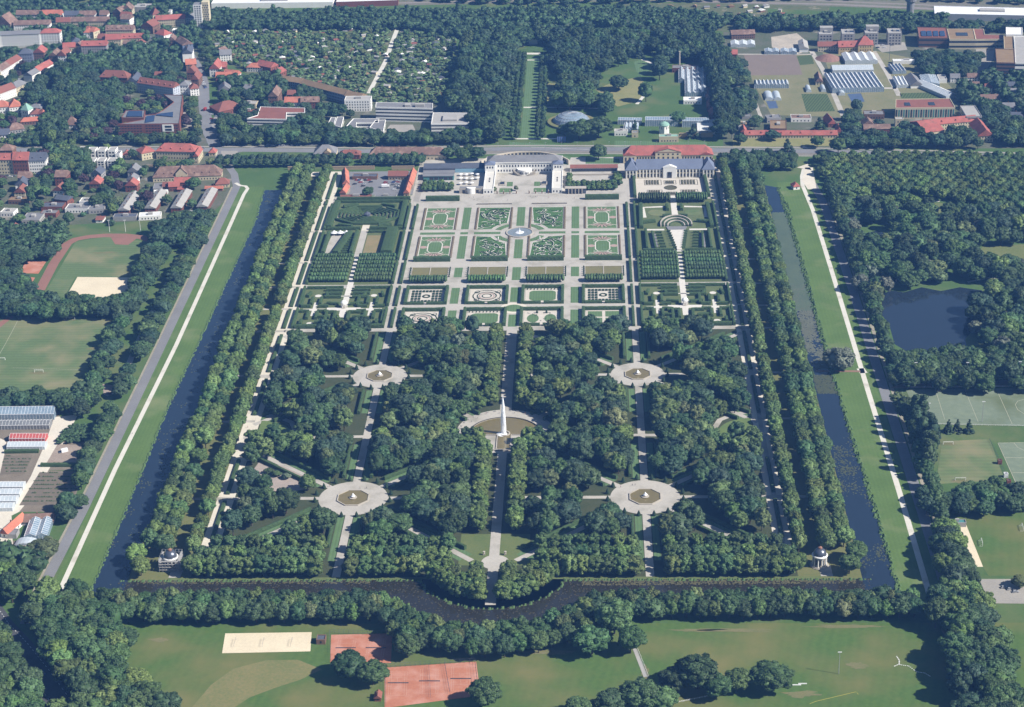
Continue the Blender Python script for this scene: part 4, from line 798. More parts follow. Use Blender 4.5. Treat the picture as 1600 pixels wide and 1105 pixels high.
for s_, p0, p1, dp, ev, rh, k_, w_, r_, lb in (
 ('T2', (62, 235), (175, 240), 14, 9, 5, 'g', M_white, M_rbrown, 'white house with a brown roof in front of the half timbered looking gable'), ('T1', (1480, 200), (1590, 205), 12, 8, 5, 'g', M_white, M_rbrick, 'white house with a dull red roof left of the far crossing'),
 ('T2', (90, 540), (215, 545), 12, 9, 4, 'g', M_cream, M_rbrown, 'cream house with a brown roof just below the bright red roofed terrace'), ('T2', (235, 545), (330, 550), 12, 8, 4, 'f', M_white, M_rbrick, 'white gabled house below the right end of the bright red roofed terrace'),
 ('T2', (590, 150), (690, 148), 10, 6, 1, 't', M_white, M_rlight, 'small pale flat roof right of the steep dull red roof'), ('T2', (700, 380), (765, 380), 10, 4, 1, 't', M_white, M_white, 'little white flat roof among trees near the tower block'), ('T2', (870, 215), (985, 225), 14, 8, 5, 'f', M_white, M_rgrey, 'pale gabled house next to the right end of the long red roof'),
 ('T3', (335, 185), (400, 185), 10, 4, 1, 't', M_white, M_rgrey, 'small white shed behind the villa with the dark red roof'), ('T3', (345, 300), (500, 310), 13, 8, 3, 'h', M_grey, M_rgrey, 'grey roofed villa between the orange villa and the bright end villa'), ('T3', (255, 330), (345, 340), 10, 9, 7, 'h', M_white, M_copper, 'little turret house with a greenish pointed roof by the orange villa'),
 ('T5', (110, 415), (312, 420), 12, 5, 1, 't', M_cream, M_rlight, 'pale flat annex right of the wide dark red hall'), ('T5', (250, 245), (340, 200), 12, 7, 4, 'f', M_cream, M_rgrey, 'cream house among trees left of the tall brown block'), ('T5', (-90, 50), (75, 65), 12, 6, 5, 'g', M_white, M_rorange, 'orange roofed house east of the left street, behind the trees'),
 ('T2', (1320, 640), (1395, 612), 11, 8, 4, 'g', M_cream, M_rbrown, 'brown roofed house behind the grey roofed one by the plots'), ('T1', (930, 560), (995, 565), 12, 10, 4, 'f', M_cream, M_rbrown, 'narrow cream gable left of the four storey grey house')): H(s_, p0, p1, dp, ev, rh, k_, w_, r_, lb, 2)
# brick school
sch = block('T4', [(28, 512), (350, 455), (372, 400), (500, 392), (592, 338), (722, 240), (600, 146), (836, 155), (792, 505)], 13, M_brick, M_rgrey, 'red brick school with a curved grey roofed wing', 'school', 'school_building', 0)
cx, cy, _ = sch.location
a_ = g(28, 512, 13, 'T4'); c_ = g(792, 505, 13, 'T4'); Ln = math.hypot(c_[0]-a_[0], c_[1]-a_[1]); an = math.atan2(c_[1]-a_[1], c_[0]-a_[0])
for k in range(4):
    for i in range(20):
        d = 2+i*Ln/20.6
        if i in (8, 14, 15, 16): continue
        o = link('window', winmesh(2.4, 1.1), sch); o.location = (a_[0]+math.cos(an)*d-cx, a_[1]+math.sin(an)*d-cy-.05, 1.6+k*3); o.rotation_euler = (0, 0, an)
b = MB(); d0, d1 = Ln*.72, Ln*.9
b.box(a_[0]+d0, a_[0]+d1, a_[1]-.9, a_[1]+.2, 4.5, 12.6); b.build('white_panel', M_white, sch)
for k in range(2): b = MB(); b.box(a_[0]+d0+3, a_[0]+d1-2, a_[1]-1.0, a_[1]-.91, 5.4+k*3.6, 7.8+k*3.6); b.build('window', M_dark, sch)
for pts in ([(385, 415), (490, 400), (480, 470), (370, 490)], [(520, 385), (715, 360), (712, 420), (500, 400)]):
    b = MB(); b.prism(gs(pts, 13.5, 'T4'), 13.5, 14.2); b.build('solar_array', M_solar, sch)
sc2 = block('T4', [(78, 432), (132, 342), (372, 340), (352, 432)], 8, M_brick, M_rgrey, 'low brick gym with solar panels beside the curved school', 'gym', 'gym_building')
b = MB(); b.prism(gs([(140, 415), (165, 350), (335, 350), (335, 415)], 8.5, 'T4'), 8.5, 9.2); b.build('solar_array', M_solar, sc2)
# manor, lodge and the long brown hall
mn = H('T4', (500, 838), (985, 850), 18, 9, 6.5, 'h', M_cream, M_rred, 'cream manor with a red hipped roof and pediment behind trees', 2, 'manor', 'manor_house', chim=2, dorm=4)
H('T4', (325, 870), (492, 838), 16, 8, 5, 'h', M_cream, M_rred, 'left side wing of the cream manor under a red roof', 2, 'wing', 'manor_wing')
H('T4', (962, 905), (1022, 905), 24, 8, 4, 'f', M_cream, M_rred, 'right side wing of the cream manor under a red roof', 2, 'wing', 'manor_wing')
H('T4', (88, 885), (172, 885), 10, 4, 3.5, 'h', M_cream, M_rred, 'small red roofed corner lodge left of the manor lawn', 1)
H('T4', (1155, 858), (1238, 858), 10, 4, 3.5, 'h', M_cream, M_rred, 'small red roofed gatehouse right of the manor', 1)
lh = H('U2', (542, 455), (1385, 425), 17, 5, 9, 'h', M_cream, M_rbrown, 'very long brown hipped roof house with a half timbered central gable', 1, chim=3, dorm=9)
ce = MB(); ce.add([(0, -.6, 5), (12, -.6, 5), (12, -.6, 8.5), (6, -.6, 14.5), (0, -.6, 8.5), (0, 9, 5), (12, 9, 5), (12, 9, 8.5), (6, 9, 14.5), (0, 9, 8.5)], [(0, 1, 2, 3, 4), (1, 6, 7, 2), (5, 0, 4, 9), (2, 7, 8, 3), (4, 3, 8, 9)])
o = link('central_gable', ce.mesh('central_gable', M_cream), lh); o.location.x = 24
ce = MB(); ce.add([(-.6, -1, 8.1), (6, -1, 15), (12.6, -1, 8.1), (-.6, 9, 8.1), (6, 9, 15), (12.6, 9, 8.1)], [(1, 0, 3, 4), (2, 1, 4, 5)]); o = link('gable_roof', ce.mesh('gable_roof', M_rbrown), lh); o.location.x = 24
for s_, p0, p1, lb in (('T4', (80, 1045), (280, 1045), 'sandy garden wall left of the long brown roof house'), ('T4', (345, 1045), (500, 1045), 'sandy garden wall joining the long brown roof house'), ('T4', (172, 880), (325, 875), 'sandy wall between the red lodge and the manor wing')):
    a_ = g(*p0, 0, s_); c_ = g(*p1, 0, s_); b = MB(); b.box(a_[0], c_[0], a_[1], a_[1]+.8, 0, 3.2); tag(b.build('garden_wall', M_sandst), lb, 'wall')
# small houses by the left sports field
H('U1', (172, 480), (312, 480), 14, 6, 5, 'f', M_cream, M_rbrick, 'cream gabled house, front one of the left file of three', 2)
H('U1', (188, 385), (330, 380), 13, 9, 5, 'f', M_white, M_rslate, 'white gabled house with a slate roof, middle of the left file', 3)
H('U1', (218, 300), (365, 300), 12, 9, 5, 'g', M_brick2, M_rbrown, 'brown roofed house at the back of the left file of three', 2)
H('U1', (650, 455), (782, 460), 13, 7, 5, 'f', M_white, M_rbrick, 'white gabled house with a red roof in front of its brown twin', 2)
H('U1', (672, 290), (812, 290), 16, 10, 5, 'g', M_brick, M_rbrown, 'brown roofed brick house behind the white gabled one', 3)
H('U1', (1100, 375), (1235, 375), 14, 7, 5, 'f', M_brick2, M_rred, 'brownish gabled house with a white rimmed red roof', 2)
H('U1', (1120, 250), (1245, 255), 13, 9, 5, 'f', M_grey, M_rslate, 'dark gabled house below the white terrace houses', 2)
H('U2', (200, 555), (345, 555), 12, 7, 5, 'f', M_brick, M_rred, 'brick gabled house with a red roof left of the brick lined lane', 2)
H('U2', (218, 480), (345, 480), 11, 8, 4, 'f', M_white, M_rgrey, 'white house squeezed between red gable and grey gable', 2)
H('U2', (230, 380), (362, 380), 14, 8, 5, 'f', M_grey, M_rgrey, 'grey gabled house beside the sandy wall', 2)
H('U1', (505, 665), (770, 665), 14, 4, 1, 't', M_brick, M_rslate, 'flat dark roofed bungalow with a brick end wall', 1)
H('U1', (670, 560), (825, 580), 12, 6, 3, 'g', M_brick, M_rslate, 'dark slate roofed house with a red gable behind the bungalow', 1)
H('U1', (800, 690), (1085, 690), 15, 4, 1, 't', M_white, M_rgrey, 'pale flat roofed bungalow with an angular outline', 1)
H('U1', (1090, 700), (1285, 690), 14, 4, 1, 't', M_grey, M_rgrey, 'grey flat roofed bungalow above the running track trees', 1)
H('U1', (975, 600), (1140, 600), 12, 4, 1, 't', M_white, M_rlight, 'small white flat roofed house behind the angular bungalow', 1)
H('U1', (265, 825), (485, 825), 20, 4, 1, 't', M_rlight, M_rgrey, 'grey courtyard bungalow among the left trees', 1)
H('U1', (495, 740), (690, 745), 10, 4, 1, 't', M_brick, M_rgrey, 'long grey roofed brick bungalow in front of the dark slate roof', 1)
H('U1', (1180, 820), (1265, 820), 11, 3, 2, 'g', M_white, M_rbrick, 'little house with a dull red roof by the running track', 1)
H('U1', (95, 965), (240, 960), 12, 5, 5, 'f', M_white, M_rbrick, 'white house with a red roof alone among the left trees', 2)
H('U1', (0, 730), (165, 735), 12, 4, 1, 't', M_white, M_rlight, 'pale flat roofed bungalow at the left edge', 1)
H('U1', (100, 580), (330, 585), 10, 4, 1, 't', M_brick2, M_rust, 'mossy flat roof before the cream gabled house', 1)
for i, (x0, x1, y) in enumerate(((112, 252, 858), (443, 577, 832), (764, 897, 828), (1085, 1218, 812))):
    H('U2', (x0, y), (x1, y), 50, 5.5, 2.6, 'f', M_brick, M_rlight, 'long pale roofed brick row house, %s of four from the left' % ('first', 'second', 'third', 'fourth')[i], 2, 'row house', 'row_house', 'brick row houses with pale roofs', chim=4)
H('U2', (808, 515), (998, 512), 10, 5, 4, 'g', M_brick, M_rred, 'red roofed house in the yard below the long brown roof', 1)
H('U2', (738, 570), (862, 565), 10, 5, 4, 'g', M_brick, M_rred, 'red roofed cottage joined below the red roofed yard house', 1)
H('U2', (660, 565), (738, 565), 9, 4, 3.5, 'g', M_brick2, M_rbrick, 'dull red roofed shed left of the red cottage', 1)
H('U2', (545, 595), (655, 590), 16, 3.5, 1, 't', M_grey, M_rgrey, 'grey flat roofed workshop left of the red cottages', 1)
H('U2', (845, 600), (920, 600), 7, 3, 2, 'g', M_brick, M_rred, 'small red lean to roof below the red cottages', 0, 'shed', 'shed')
H('U2', (1185, 592), (1402, 590), 6, 3, 2, 'g', M_brick2, M_rorange, 'low orange roofed stable beside the road bend', 0, 'shed', 'shed')
H('U2', (1315, 540), (1485, 530), 12, 4, 5, 'h', M_cream, M_rbrick, 'red hipped house at the bend of the grey road', 1)
H('U2', (370, 945), (640, 930), 12, 3.5, 1, 't', M_white, mat('white_flat_roof', (.82, .82, .8, 1), (.7, .7, .68, 1), .1, 1), 'low building with a bright white flat roof below the row houses', 1)
H('U2', (50, 950), (335, 945), 10, 3.5, 1, 't', M_grey, M_rslate, 'low dark roofed garages left of the bright white roof', 0, 'garage', 'garage')
H('U2', (945, 910), (1095, 915), 10, 4, 1, 't', M_white, M_rslate, 'small dark flat roofed house under the fourth row house', 1)
H('U2', (555, 630), (725, 625), 4, 3, 1, 't', M_white, M_white, 'narrow white roofed shelter in the yard', 0, 'shelter', 'shelter')
# institutes and offices
H('T5', (465, 322), (582, 322), 26, 15, 6, 'f', M_brick2, M_rbrown, 'tall brown gabled block with a white long side', 4)
H('T5', (665, 396), (866, 394), 12, 8, 5, 'g', M_white, M_rorange, 'white house with an orange roof beside the twin gabled brick house', 2)
H('T5', (867, 394), (1085, 390), 12, 9, 5, 'g', M_brick, M_rbrown, 'brick house with twin pointed gables and a brown roof', 3, dorm=2)
H('T5', (1086, 445), (1178, 445), 10, 5, 1, 't', M_white, M_rlight, 'small white flat roofed house right of the twin gabled brick house', 1)
H('T5', (700, 300), (790, 300), 12, 7, 4, 'g', M_brick2, M_rbrick, 'red roofed house behind the orange roof', 2)
H('E2', (130, 492), (270, 512), 14, 9, 4, 'g', mat('sky_plaster', (.3, .38, .5, 1), (.25, .32, .43, 1), .2, 1), M_rust, 'mossy roofed left end of the long blue fronted terrace', 3)
H('E2', (270, 515), (545, 585), 14, 11, 4, 'g', MATS['sky_plaster'], M_rust, 'long blue fronted terrace with a mossy brown roof slanting by the garden plots', 3, step=2.6)
H('E2', (545, 590), (640, 606), 14, 11, 4, 'g', MATS['sky_plaster'], M_rust, 'mossy roofed right end of the long blue fronted terrace', 3)
H('E2', (545, 622), (706, 620), 16, 13, 1, 't', M_white, M_rlight, 'white cube apartment house at the end of the mossy roofed terrace', 4)
H('E2', (0, 400), (90, 418), 14, 8, 5, 'g', M_brick, M_rred, 'red roofed house at the left corner of the garden plots', 2)
H('E2', (90, 440), (150, 450), 12, 8, 4, 'f', M_brick, M_rred, 'bright red gabled house at the corner of the garden plots', 2)
block('T5', [(203, 600), (335, 560), (370, 455), (920, 470), (918, 528), (695, 528), (690, 610)], 10, M_white, M_rbrick, 'angular white banded institute with a red gravel roof', 'institute', 'institute_building', 3)
for i, (q, lb) in enumerate((([(440, 775), (462, 728), (492, 728), (480, 778)], 'left narrow grey roofed classroom pavilion'), ([(482, 778), (500, 724), (542, 724), (525, 790)], 'right narrow grey roofed classroom pavilion'), ([(540, 800), (600, 735), (760, 735), (755, 760), (620, 760), (618, 790), (695, 795), (692, 815), (540, 812)], 'u shaped flat roofed institute round a court'), ([(700, 790), (735, 745), (800, 742), (785, 815)], 'narrow flat roofed end wing of the court institute'))):
    block('E2', q, 5, M_white, M_rgrey, lb, 'institute', 'institute_building', 1)
ob = block('E2', [(737, 664), (740, 635), (1090, 640), (1090, 672)], 16, M_white, M_rgrey, 'wide four storey glass fronted office north of the tree lined road', 'office', 'office_building', 4)
k = MB(); p = g(1010, 642, 19, 'E2'); k.box(p[0]-5, p[0]+5, p[1]-3, p[1]+3, 16.2, 19.5); k.build('roof_housing', M_rlight, ob)
k = MB(); p = g(935, 645, 18, 'E2'); k.box(p[0]-3, p[0]+3, p[1]-3, p[1]+3, 16.2, 18.5); k.build('roof_housing', M_rlight, ob)
ob = block('E2', [(1080, 768), (1092, 698), (1320, 700), (1312, 766)], 11, M_white, M_rlight, 'pale square office with a raised roof court beside the wood', 'office', 'office_building', 3)
k = MB(); p0, p1 = g(1150, 745, 12, 'E2'), g(1245, 712, 12, 'E2'); k.box(p0[0], p1[0], p0[1], p1[1], 11.2, 13.2); k.build('roof_housing', M_rlight, ob)
H('E2', (700, 952), (1172, 954), 15, 6, 6, 'h', M_cream, M_rbrown, 'very long brown roofed stable range behind the clipped tree row', 1, 'stable', 'stable_building', chim=4, step=4)
H('E2', (512, 956), (640, 956), 12, 5, 4, 'h', M_brick, M_rbrick, 'orange brown roofed cottage left of the stable range', 1, dorm=3)
lp = H('E2', (355, 950), (492, 948), 20, 7, 7, 'h', M_cream, M_rgrey, 'cream library pavilion with a rounded grey roof in the tree row', 1, 'pavilion', 'pavilion_building', chim=0)
k = MB(); k.box(12, 18, -3, -.05, 0, 9); k.add([(11, -3.3, 9), (19, -3.3, 9), (15, -3.3, 12), (11, 4, 9), (19, 4, 9), (15, 4, 12)], [(0, 1, 2), (1, 4, 5, 2), (3, 0, 2, 5)]); link('portal', k.mesh('portal', M_sandst), lp)
# farmyard
H('B4', (405, 555), (495, 550), 38, 4.5, 5, 'f', M_sandst, M_rorange, 'orange roofed long barn at the left side of the farmyard', 1, 'barn', 'barn')
H('B4', (362, 680), (448, 682), 20, 4.5, 4, 'f', M_sandst, M_rorange, 'short orange roofed barn at the front left of the farmyard', 1, 'barn', 'barn')
H('B4', (1035, 445), (1300, 445), 11, 4.5, 4, 'g', M_sandst, M_rbrick, 'dull red roofed barn along the back of the farmyard', 1, 'barn', 'barn')
H('B4', (1285, 570), (1372, 570), 40, 4.5, 5, 'f', M_sandst, M_rorange, 'orange roofed long barn at the right side of the farmyard', 1, 'barn', 'barn')
H('B4', (1250, 680), (1325, 680), 22, 4.5, 4, 'f', M_sandst, M_rorange, 'short orange roofed barn at the front right of the farmyard', 1, 'barn', 'barn')
H('B4', (540, 460), (880, 460), 9, 3, 1, 't', M_brick2, M_rslate, 'dark flat carport along the back of the farmyard', 0, 'carport', 'carport')
H('B4', (365, 745), (800, 740), 7, 3, 1, 't', M_brick2, M_rbrick, 'brown flat roofed stalls along the front left of the farmyard', 0, 'stall', 'farm_stall')
H('B4', (845, 740), (1145, 738), 6, 3, 1, 't', M_grey, M_rgrey, 'grey flat roofed stalls along the front right of the farmyard', 0, 'stall', 'farm_stall')
# ---------------------------------------------------------------- botanic garden
dm = thing('glass_dome', 'low bluish glass dome hall beside the big plane trees', 'dome', g(895, 192)+(0,))
dx, dy = g(893, 192); b = MB(); b.lathe(dx, dy, [(21*math.cos(R(a)), 12*math.sin(R(a))) for a in range(0, 90, 9)], 28); b.build('glass_shell', M_glass, dm, True)
b = MB()
for k in range(14):
    a = math.pi*k/14
    for t0 in range(0, 180, 15):
        p = [(dx+21.1*math.cos(R(t))*math.cos(a), dy+21.1*math.cos(R(t))*math.sin(a), 12.1*math.sin(R(t))) for t in (t0, t0+15)]; b.tube(p[0], p[1], .1, n=4)
for t in (15, 30, 45, 60): b.wallring(dx, dy, 21.0*math.cos(R(t)), 21.3*math.cos(R(t)), 12*math.sin(R(t)), 12*math.sin(R(t))+.2, 32)
b.build('frame', M_metal, dm)
b = MB(); b.wallring(dx, dy, 21.5, 27, 0, 2.2, 32); b.build('planted_rim', M_dry, dm)
ALLHOUSE.append(arc(dx, dy, 24, 0, 350, 14))
greenhouse('U6', (240, 350), (582, 350), 46, 4, 5, 'five bayed glasshouse behind the showhouse range', rh=2.2)
greenhouse('U6', (318, 520), (584, 520), 60, 4, 4, 'deep grey glasshouse with four ridges in the botanic garden', M_glass, rh=2.2)
H('U6', (160, 215), (480, 218), 14, 5, 1, 't', M_brick, M_rgrey, 'flat grey roofed boiler house with a chimney behind the glasshouses', 1, 'boiler house', 'boiler_house')
ch = thing('chimney_stack', 'slim tall pale chimney behind the botanic glasshouses', 'chimney', g(248, 190, 0, 'U6')+(0,), 1e-6)
k = MB(); k.lathe(0, 0, [(1.3, 0), (.9, 18), (1.2, 18), (1.2, 19)], 10); link('shaft', k.mesh('shaft', M_stone), ch)
H('U6', (300, 615), (525, 615), 14, 4, 1, 't', M_white, M_whitep, 'low white roofed workshop in front of the deep glasshouse', 1, 'workshop', 'workshop')
H('U6', (590, 700), (650, 700), 22, 5, 4, 'f', M_brick, M_rbrick, 'brick cottage with a red roof right of the glasshouses', 1)
H('U6', (640, 780), (725, 775), 14, 6, 4, 'f', M_brick, M_rbrick, 'brick gabled house behind the white show roof', 2)
H('U6', (580, 590), (650, 590), 40, 3.5, 2, 'f', M_brick2, M_rbrown, 'long narrow brown shed beside the deep glasshouse', 0, 'shed', 'shed')
greenhouse('U6', (285, 865), (612, 865), 12, 7, 1, 'long show glasshouse on the right of the entrance court', M_glass, rh=2, along='x')
greenhouse('U7', (1205, 290), (1600, 292), 12, 7, 1, 'central show glasshouse with a square pavilion behind the green dome', M_glass, rh=2, along='x')
greenhouse('U7', (880, 290), (1160, 295), 10, 5, 1, 'left show glasshouse behind the dark conifer', M_glass, rh=1.5, along='x')
greenhouse('U7', (945, 400), (1120, 402), 22, 3.5, 4, 'blue low glasshouse left of the entrance court', M_glass, rh=1.5)
greenhouse('U6', (470, 985), (690, 985), 40, 4, 1, 'wide white ribbed show roof right of the entrance court', mat('white_shade_roof', (.82, .82, .78, 1), (.7, .7, .67, 1), .1, .8), rh=1.2, along='x')
H('U6', (0, 1062), (240, 1060), 9, 6, 1, 't', M_cream, M_copper, 'low cream entrance range carrying the green copper dome', 1, 'entrance', 'entrance_building')
rd = thing('rotunda', 'small white rotunda with a green copper dome at the botanic entrance', 'rotunda', g(60, 1010, 0, 'U6')+(0,), 1e-6)
k = MB(); k.lathe(0, 0, [(5.5, 0), (5.5, 9.5)], 8); link('drum', k.mesh('drum', M_white), rd); k = MB(); k.lathe(0, 0, [(6, 9.4), (6, 9.8), (4.5, 11.5), (2, 12.8), (.3, 13.4)], 16); link('dome', k.mesh('dome', M_copper), rd)
for i in range(5): o = link('window', winmesh(1.4, 2.6), rd); a = math.pi*(1.1+.2*i); o.location = (5.2*math.cos(a), 5.2*math.sin(a), 5.5); o.rotation_euler = (0, 0, a+math.pi/2)
H('U7', (1045, 445), (1120, 445), 8, 5, 1, 't', M_cream, M_rgrey, 'small cream kiosk beside the entrance conifer', 1, 'kiosk', 'kiosk')
H('U7', (838, 425), (995, 425), 8, 5, 1, 't', M_white, M_rlight, 'white arcaded shop left of the entrance range', 1, 'shop', 'shop_building')
H('U6', (245, 1025), (465, 1020), 3, 4, 1, 't', M_yellow, M_stone, 'ochre court wall with gates right of the green dome', 0, 'wall', 'court_wall')
H('U6', (515, 1020), (660, 1020), 3, 4, 1, 't', M_yellow, M_stone, 'ochre court wall piece next to the big corner tree', 0, 'wall', 'court_wall')
H('E3', (100, 222), (155, 222), 9, 11, 1, 't', M_white, M_copper, 'pale mausoleum with a greenish roof at the end of the lime vista', 0, 'mausoleum', 'mausoleum')
for i in range(5):
    x, y = g(871+i*2.8, 223); t = thing('flag_banner', 'blue upright banner beside the vista, %s of five' % ('first', 'second', 'third', 'fourth', 'last')[i], 'banner', (x, y, 0), 0.0, 'blue banners by the vista')
    b = MB(); b.box(x-.12, x+.12, y-.12, y+.12, 0, 7); b.build('pole', M_metal, t); b = MB(); b.box(x+.15, x+1.2, y-.05, y+.05, 1, 6.8); b.build('cloth', flat('banner_blue', (.1, .2, .55, 1)), t)
# ---------------------------------------------------------------- nursery and university on the right
H('T8', (105, 640), (380, 638), 9, 4, 4, 'g', M_cream, M_rred, 'left part of the long low red roofed range by the road', 1, dorm=2)
H('T8', (382, 642), (860, 640), 9, 4, 4, 'g', M_cream, M_rred, 'middle part of the long low red roofed range by the road', 1, dorm=4)
H('T8', (862, 640), (1105, 640), 9, 4, 4, 'g', M_cream, M_rred, 'shaded part of the long low red roofed range behind conifers', 1)
H('T8', (1107, 640), (1250, 638), 9, 4, 4, 'g', M_cream, M_rred, 'right part of the long low red roofed range by the road', 1, dorm=1)
H('T8', (60, 600), (130, 600), 14, 4.5, 4, 'f', M_cream, M_rred, 'cross gable at the left end of the long red range', 1)
H('T8', (1235, 600), (1305, 600), 16, 4.5, 4.5, 'f', M_cream, M_rred, 'cross gable at the right end of the long red range', 1)
H('T8', (1140, 505), (1235, 500), 24, 4, 5, 'f', M_brick, M_rred, 'red roofed barn at the nursery track', 1, 'barn', 'barn')
H('T8', (680, 440), (930, 440), 14, 4, 1, 't', M_white, M_rbrown, 'brown flat roofed nursery shed behind the red range', 1, 'shed', 'nursery_shed', step=4)
H('T8', (420, 565), (625, 568), 30, 5, 1, 't', M_brick2, M_rust, 'brown flat roofed institute behind the long red range', 1, 'institute', 'institute_building')
H('T8', (385, 440), (560, 430), 12, 5, 1, 't', M_grey, M_rgrey, 'grey flat roofed rear part of the brown institute', 1, 'institute', 'institute_building')
H('T8', (30, 530), (170, 530), 16, 4, 1, 't', M_white, M_rust, 'small cream flat roofed house at the nursery entrance', 1)
H('T8', (75, 415), (190, 415), 8, 3, 1, 't', M_grey, M_rgrey, 'grey shed beside the tall hedge trees', 0, 'shed', 'nursery_shed')
greenhouse('U6', (1175, 420), (1600, 418), 16, 4, 9, 'wide nine ridged glasshouse below the fallow field', M_glass, rh=2)
for i, (x0, x1, y, lb) in enumerate(((355, 465, 215, 'left of two white poly tunnels side by side'), (462, 562, 215, 'right of two white poly tunnels side by side'), (865, 935, 115, 'white poly tunnel by the planting beds'), (1050, 1115, 110, 'white poly tunnel next to the nursery track'), (1265, 1350, 155, 'white poly tunnel beside the blue tarps'))):
    tunnel('T8', (x0, y), (x1, y), 26 if i < 2 else 18, 4, lb)
greenhouse('T6', (325, 945), (960, 925), 60, 5, 12, 'huge twelve ridged glasshouse in the nursery', M_glass, rh=2.0)
greenhouse('T6', (325, 712), (830, 705), 22, 5, 1, 'long single span glasshouse behind the huge one', M_glassw, rh=3, along='x')
greenhouse('T6', (480, 600), (880, 592), 34, 4, 4, 'four bayed pale glasshouse in front of the ochre institute', M_glassw, rh=2.2)
greenhouse('T6', (1065, 728), (1235, 722), 28, 3, 4, 'four ridged glasshouse right of the nursery track', M_glass, rh=1.8)
greenhouse('T6', (1115, 900), (1260, 898), 34, 3, 3, 'three ridged pale glasshouse beside the sloped roof', M_glassw, rh=1.6)
greenhouse('T7', (330, 880), (540, 880), 36, 4, 1, 'blue roofed glasshouse with white walls by the terrace gardens', M_glass, rh=2.0)
greenhouse('T7', (620, 1035), (760, 1010), 60, 3.5, 1, 'long arched glasshouse tapering beside the university garden', M_glassw, rh=3)
H('T6', (1070, 600), (1400, 598), 8, 3.5, 1, 't', M_white, M_whitep, 'long white roofed nursery shed', 0, 'shed', 'nursery_shed')
H('T6', (1290, 895), (1440, 890), 34, 4, 5, 'f', M_white, M_rgrey, 'hall with a steep grey roof edge between the glasshouses', 0, 'hall', 'hall_building')
H('T7', (530, 830), (630, 830), 20, 4, 1, 't', M_white, M_rlight, 'pale roofed packing hall right of the blue glasshouse', 0, 'hall', 'hall_building')
H('T6', (115, 850), (200, 850), 26, 4.5, 5, 'f', M_cream, M_rbrown, 'brown roofed gabled house beside the nursery track', 2)
H('E4', (195, 300), (250, 300), 34, 5, 3, 'f', M_white, M_rlight, 'white gabled shed beside the small nursery glasshouses', 0, 'shed', 'nursery_shed')
greenhouse('E4', (78, 322), (178, 322), 14, 3, 2, 'small two bayed glasshouse by the nursery wall', M_glass, rh=1.5)
greenhouse('E4', (-20, 322), (70, 322), 14, 3, 2, 'small glasshouse left of the two bayed one', M_glass, rh=1.5)
H('E3', (1275, 335), (1390, 335), 16, 5, 4, 'g', M_brick, M_rred, 'red roofed house beside the fallow field', 1)
H('E3', (1355, 215), (1500, 210), 16, 6, 4, 'g', M_brick2, M_rbrown, 'brown roofed house at the far edge of the nursery', 2)
greenhouse('E3', (1350, 278), (1500, 278), 18, 3, 3, 'three bayed pale glasshouse at the far edge of the nursery', M_glassw, rh=1.8)
greenhouse('E3', (1180, 270), (1270, 270), 16, 3, 2, 'two bayed glasshouse beside the tall botanic trees', M_glass, rh=1.6)
for i, (x0, x1, y, t_) in enumerate(((155, 330, 270, 1), (440, 600, 265, 0), (725, 890, 255, 1), (1010, 1180, 255, 0))):
    h = 15
    c = H('T6', (x0, y), (x1, y), 22, h, 1, 't', M_rlight, M_rlight, 'grey stone cube building with a hollow roof, %s of four from the left' % ('first', 'second', 'third', 'fourth')[i], 4, 'institute', 'cube_building', 'grey cube buildings', wwin=(2.0, 1.6), step=3.8)
    k = MB(); k.box(6, 15, 8, 16, h+.2, h+.32); link('light_well', k.mesh('light_well', M_dark), c)
    if t_: k = MB(); k.box(2, 18, 12, 21.5, h+.2, h+5.5); link('upper_storey', k.mesh('upper_storey', M_rlight), c)
H('T6', (400, 425), (825, 415), 14, 9, 6, 'g', M_yellow, M_rred, 'long ochre institute with a bright red roof in the nursery', 2, 'institute', 'institute_building', dorm=4)
H('T6', (640, 400), (825, 395), 18, 12, 9, 'h', M_yellow, M_rred, 'ochre tower end with a steep red hipped roof', 3, 'institute', 'institute_building')
H('T6', (145, 415), (398, 412), 12, 7, 4.5, 'g', M_cream, M_rbrick, 'lower wing with a dull red roof left of the ochre institute', 2, 'institute', 'institute_building')
st = thing('rubble_heap', 'reddish heap of building rubble beside the ochre institute', 'heap', g(280, 590, 0, 'T6')+(0,), 1e-6)
k = MB(); rr = random.Random(4)
k.lathe(0, 8, [(16*(1+.1*rr.random()), 0), (13, 1.5), (9, 3.4), (5, 4.8), (1, 5.4)], 14); link('heap', k.mesh('heap', mat('rubble', (.36, .2, .15, 1), (.26, .15, .12, 1), .3, 1, bump=1, bscale=.6)), st)
block('T7', [(285, 312), (262, 182), (622, 190), (645, 315)], 12, M_brick2, M_rbrick, 'red roofed university block with dark solar fields', 'university', 'university_building', 2)
b = MB()
for x in (315, 385, 465, 545): b.prism(gs([(x, 290), (x-8, 228), (x+50, 226), (x+62, 290)], 12.6, 'T7'), 12.6, 13.1)
tag(b.build('solar_field', M_solar), 'dark solar panels on the red roofed university block', 'solar panels')
block('T7', [(660, 335), (630, 205), (955, 205), (985, 335)], 12, M_cream, M_rust, 'beige university block with an open roof court', 'university', 'university_building', 2)
p0 = gs([(745, 285), (735, 245), (880, 245), (888, 285)], 12.3, 'T7'); b = MB(); b.prism(p0, 12.2, 12.5); tag(b.build('roof_court', M_dark), 'dark roof court in the beige university block', 'roof court')
block('T7', [(985, 335), (955, 205), (1080, 205), (1095, 275), (1330, 280), (1325, 330)], 12, M_cream, M_rbrick, 'l shaped university wing with a red roof', 'university', 'university_building', 2)
block('T7', [(1358, 275), (1355, 185), (1558, 187), (1562, 275)], 18, M_white, M_whitep, 'white windowless university tower hall', 'university', 'university_building', 0)
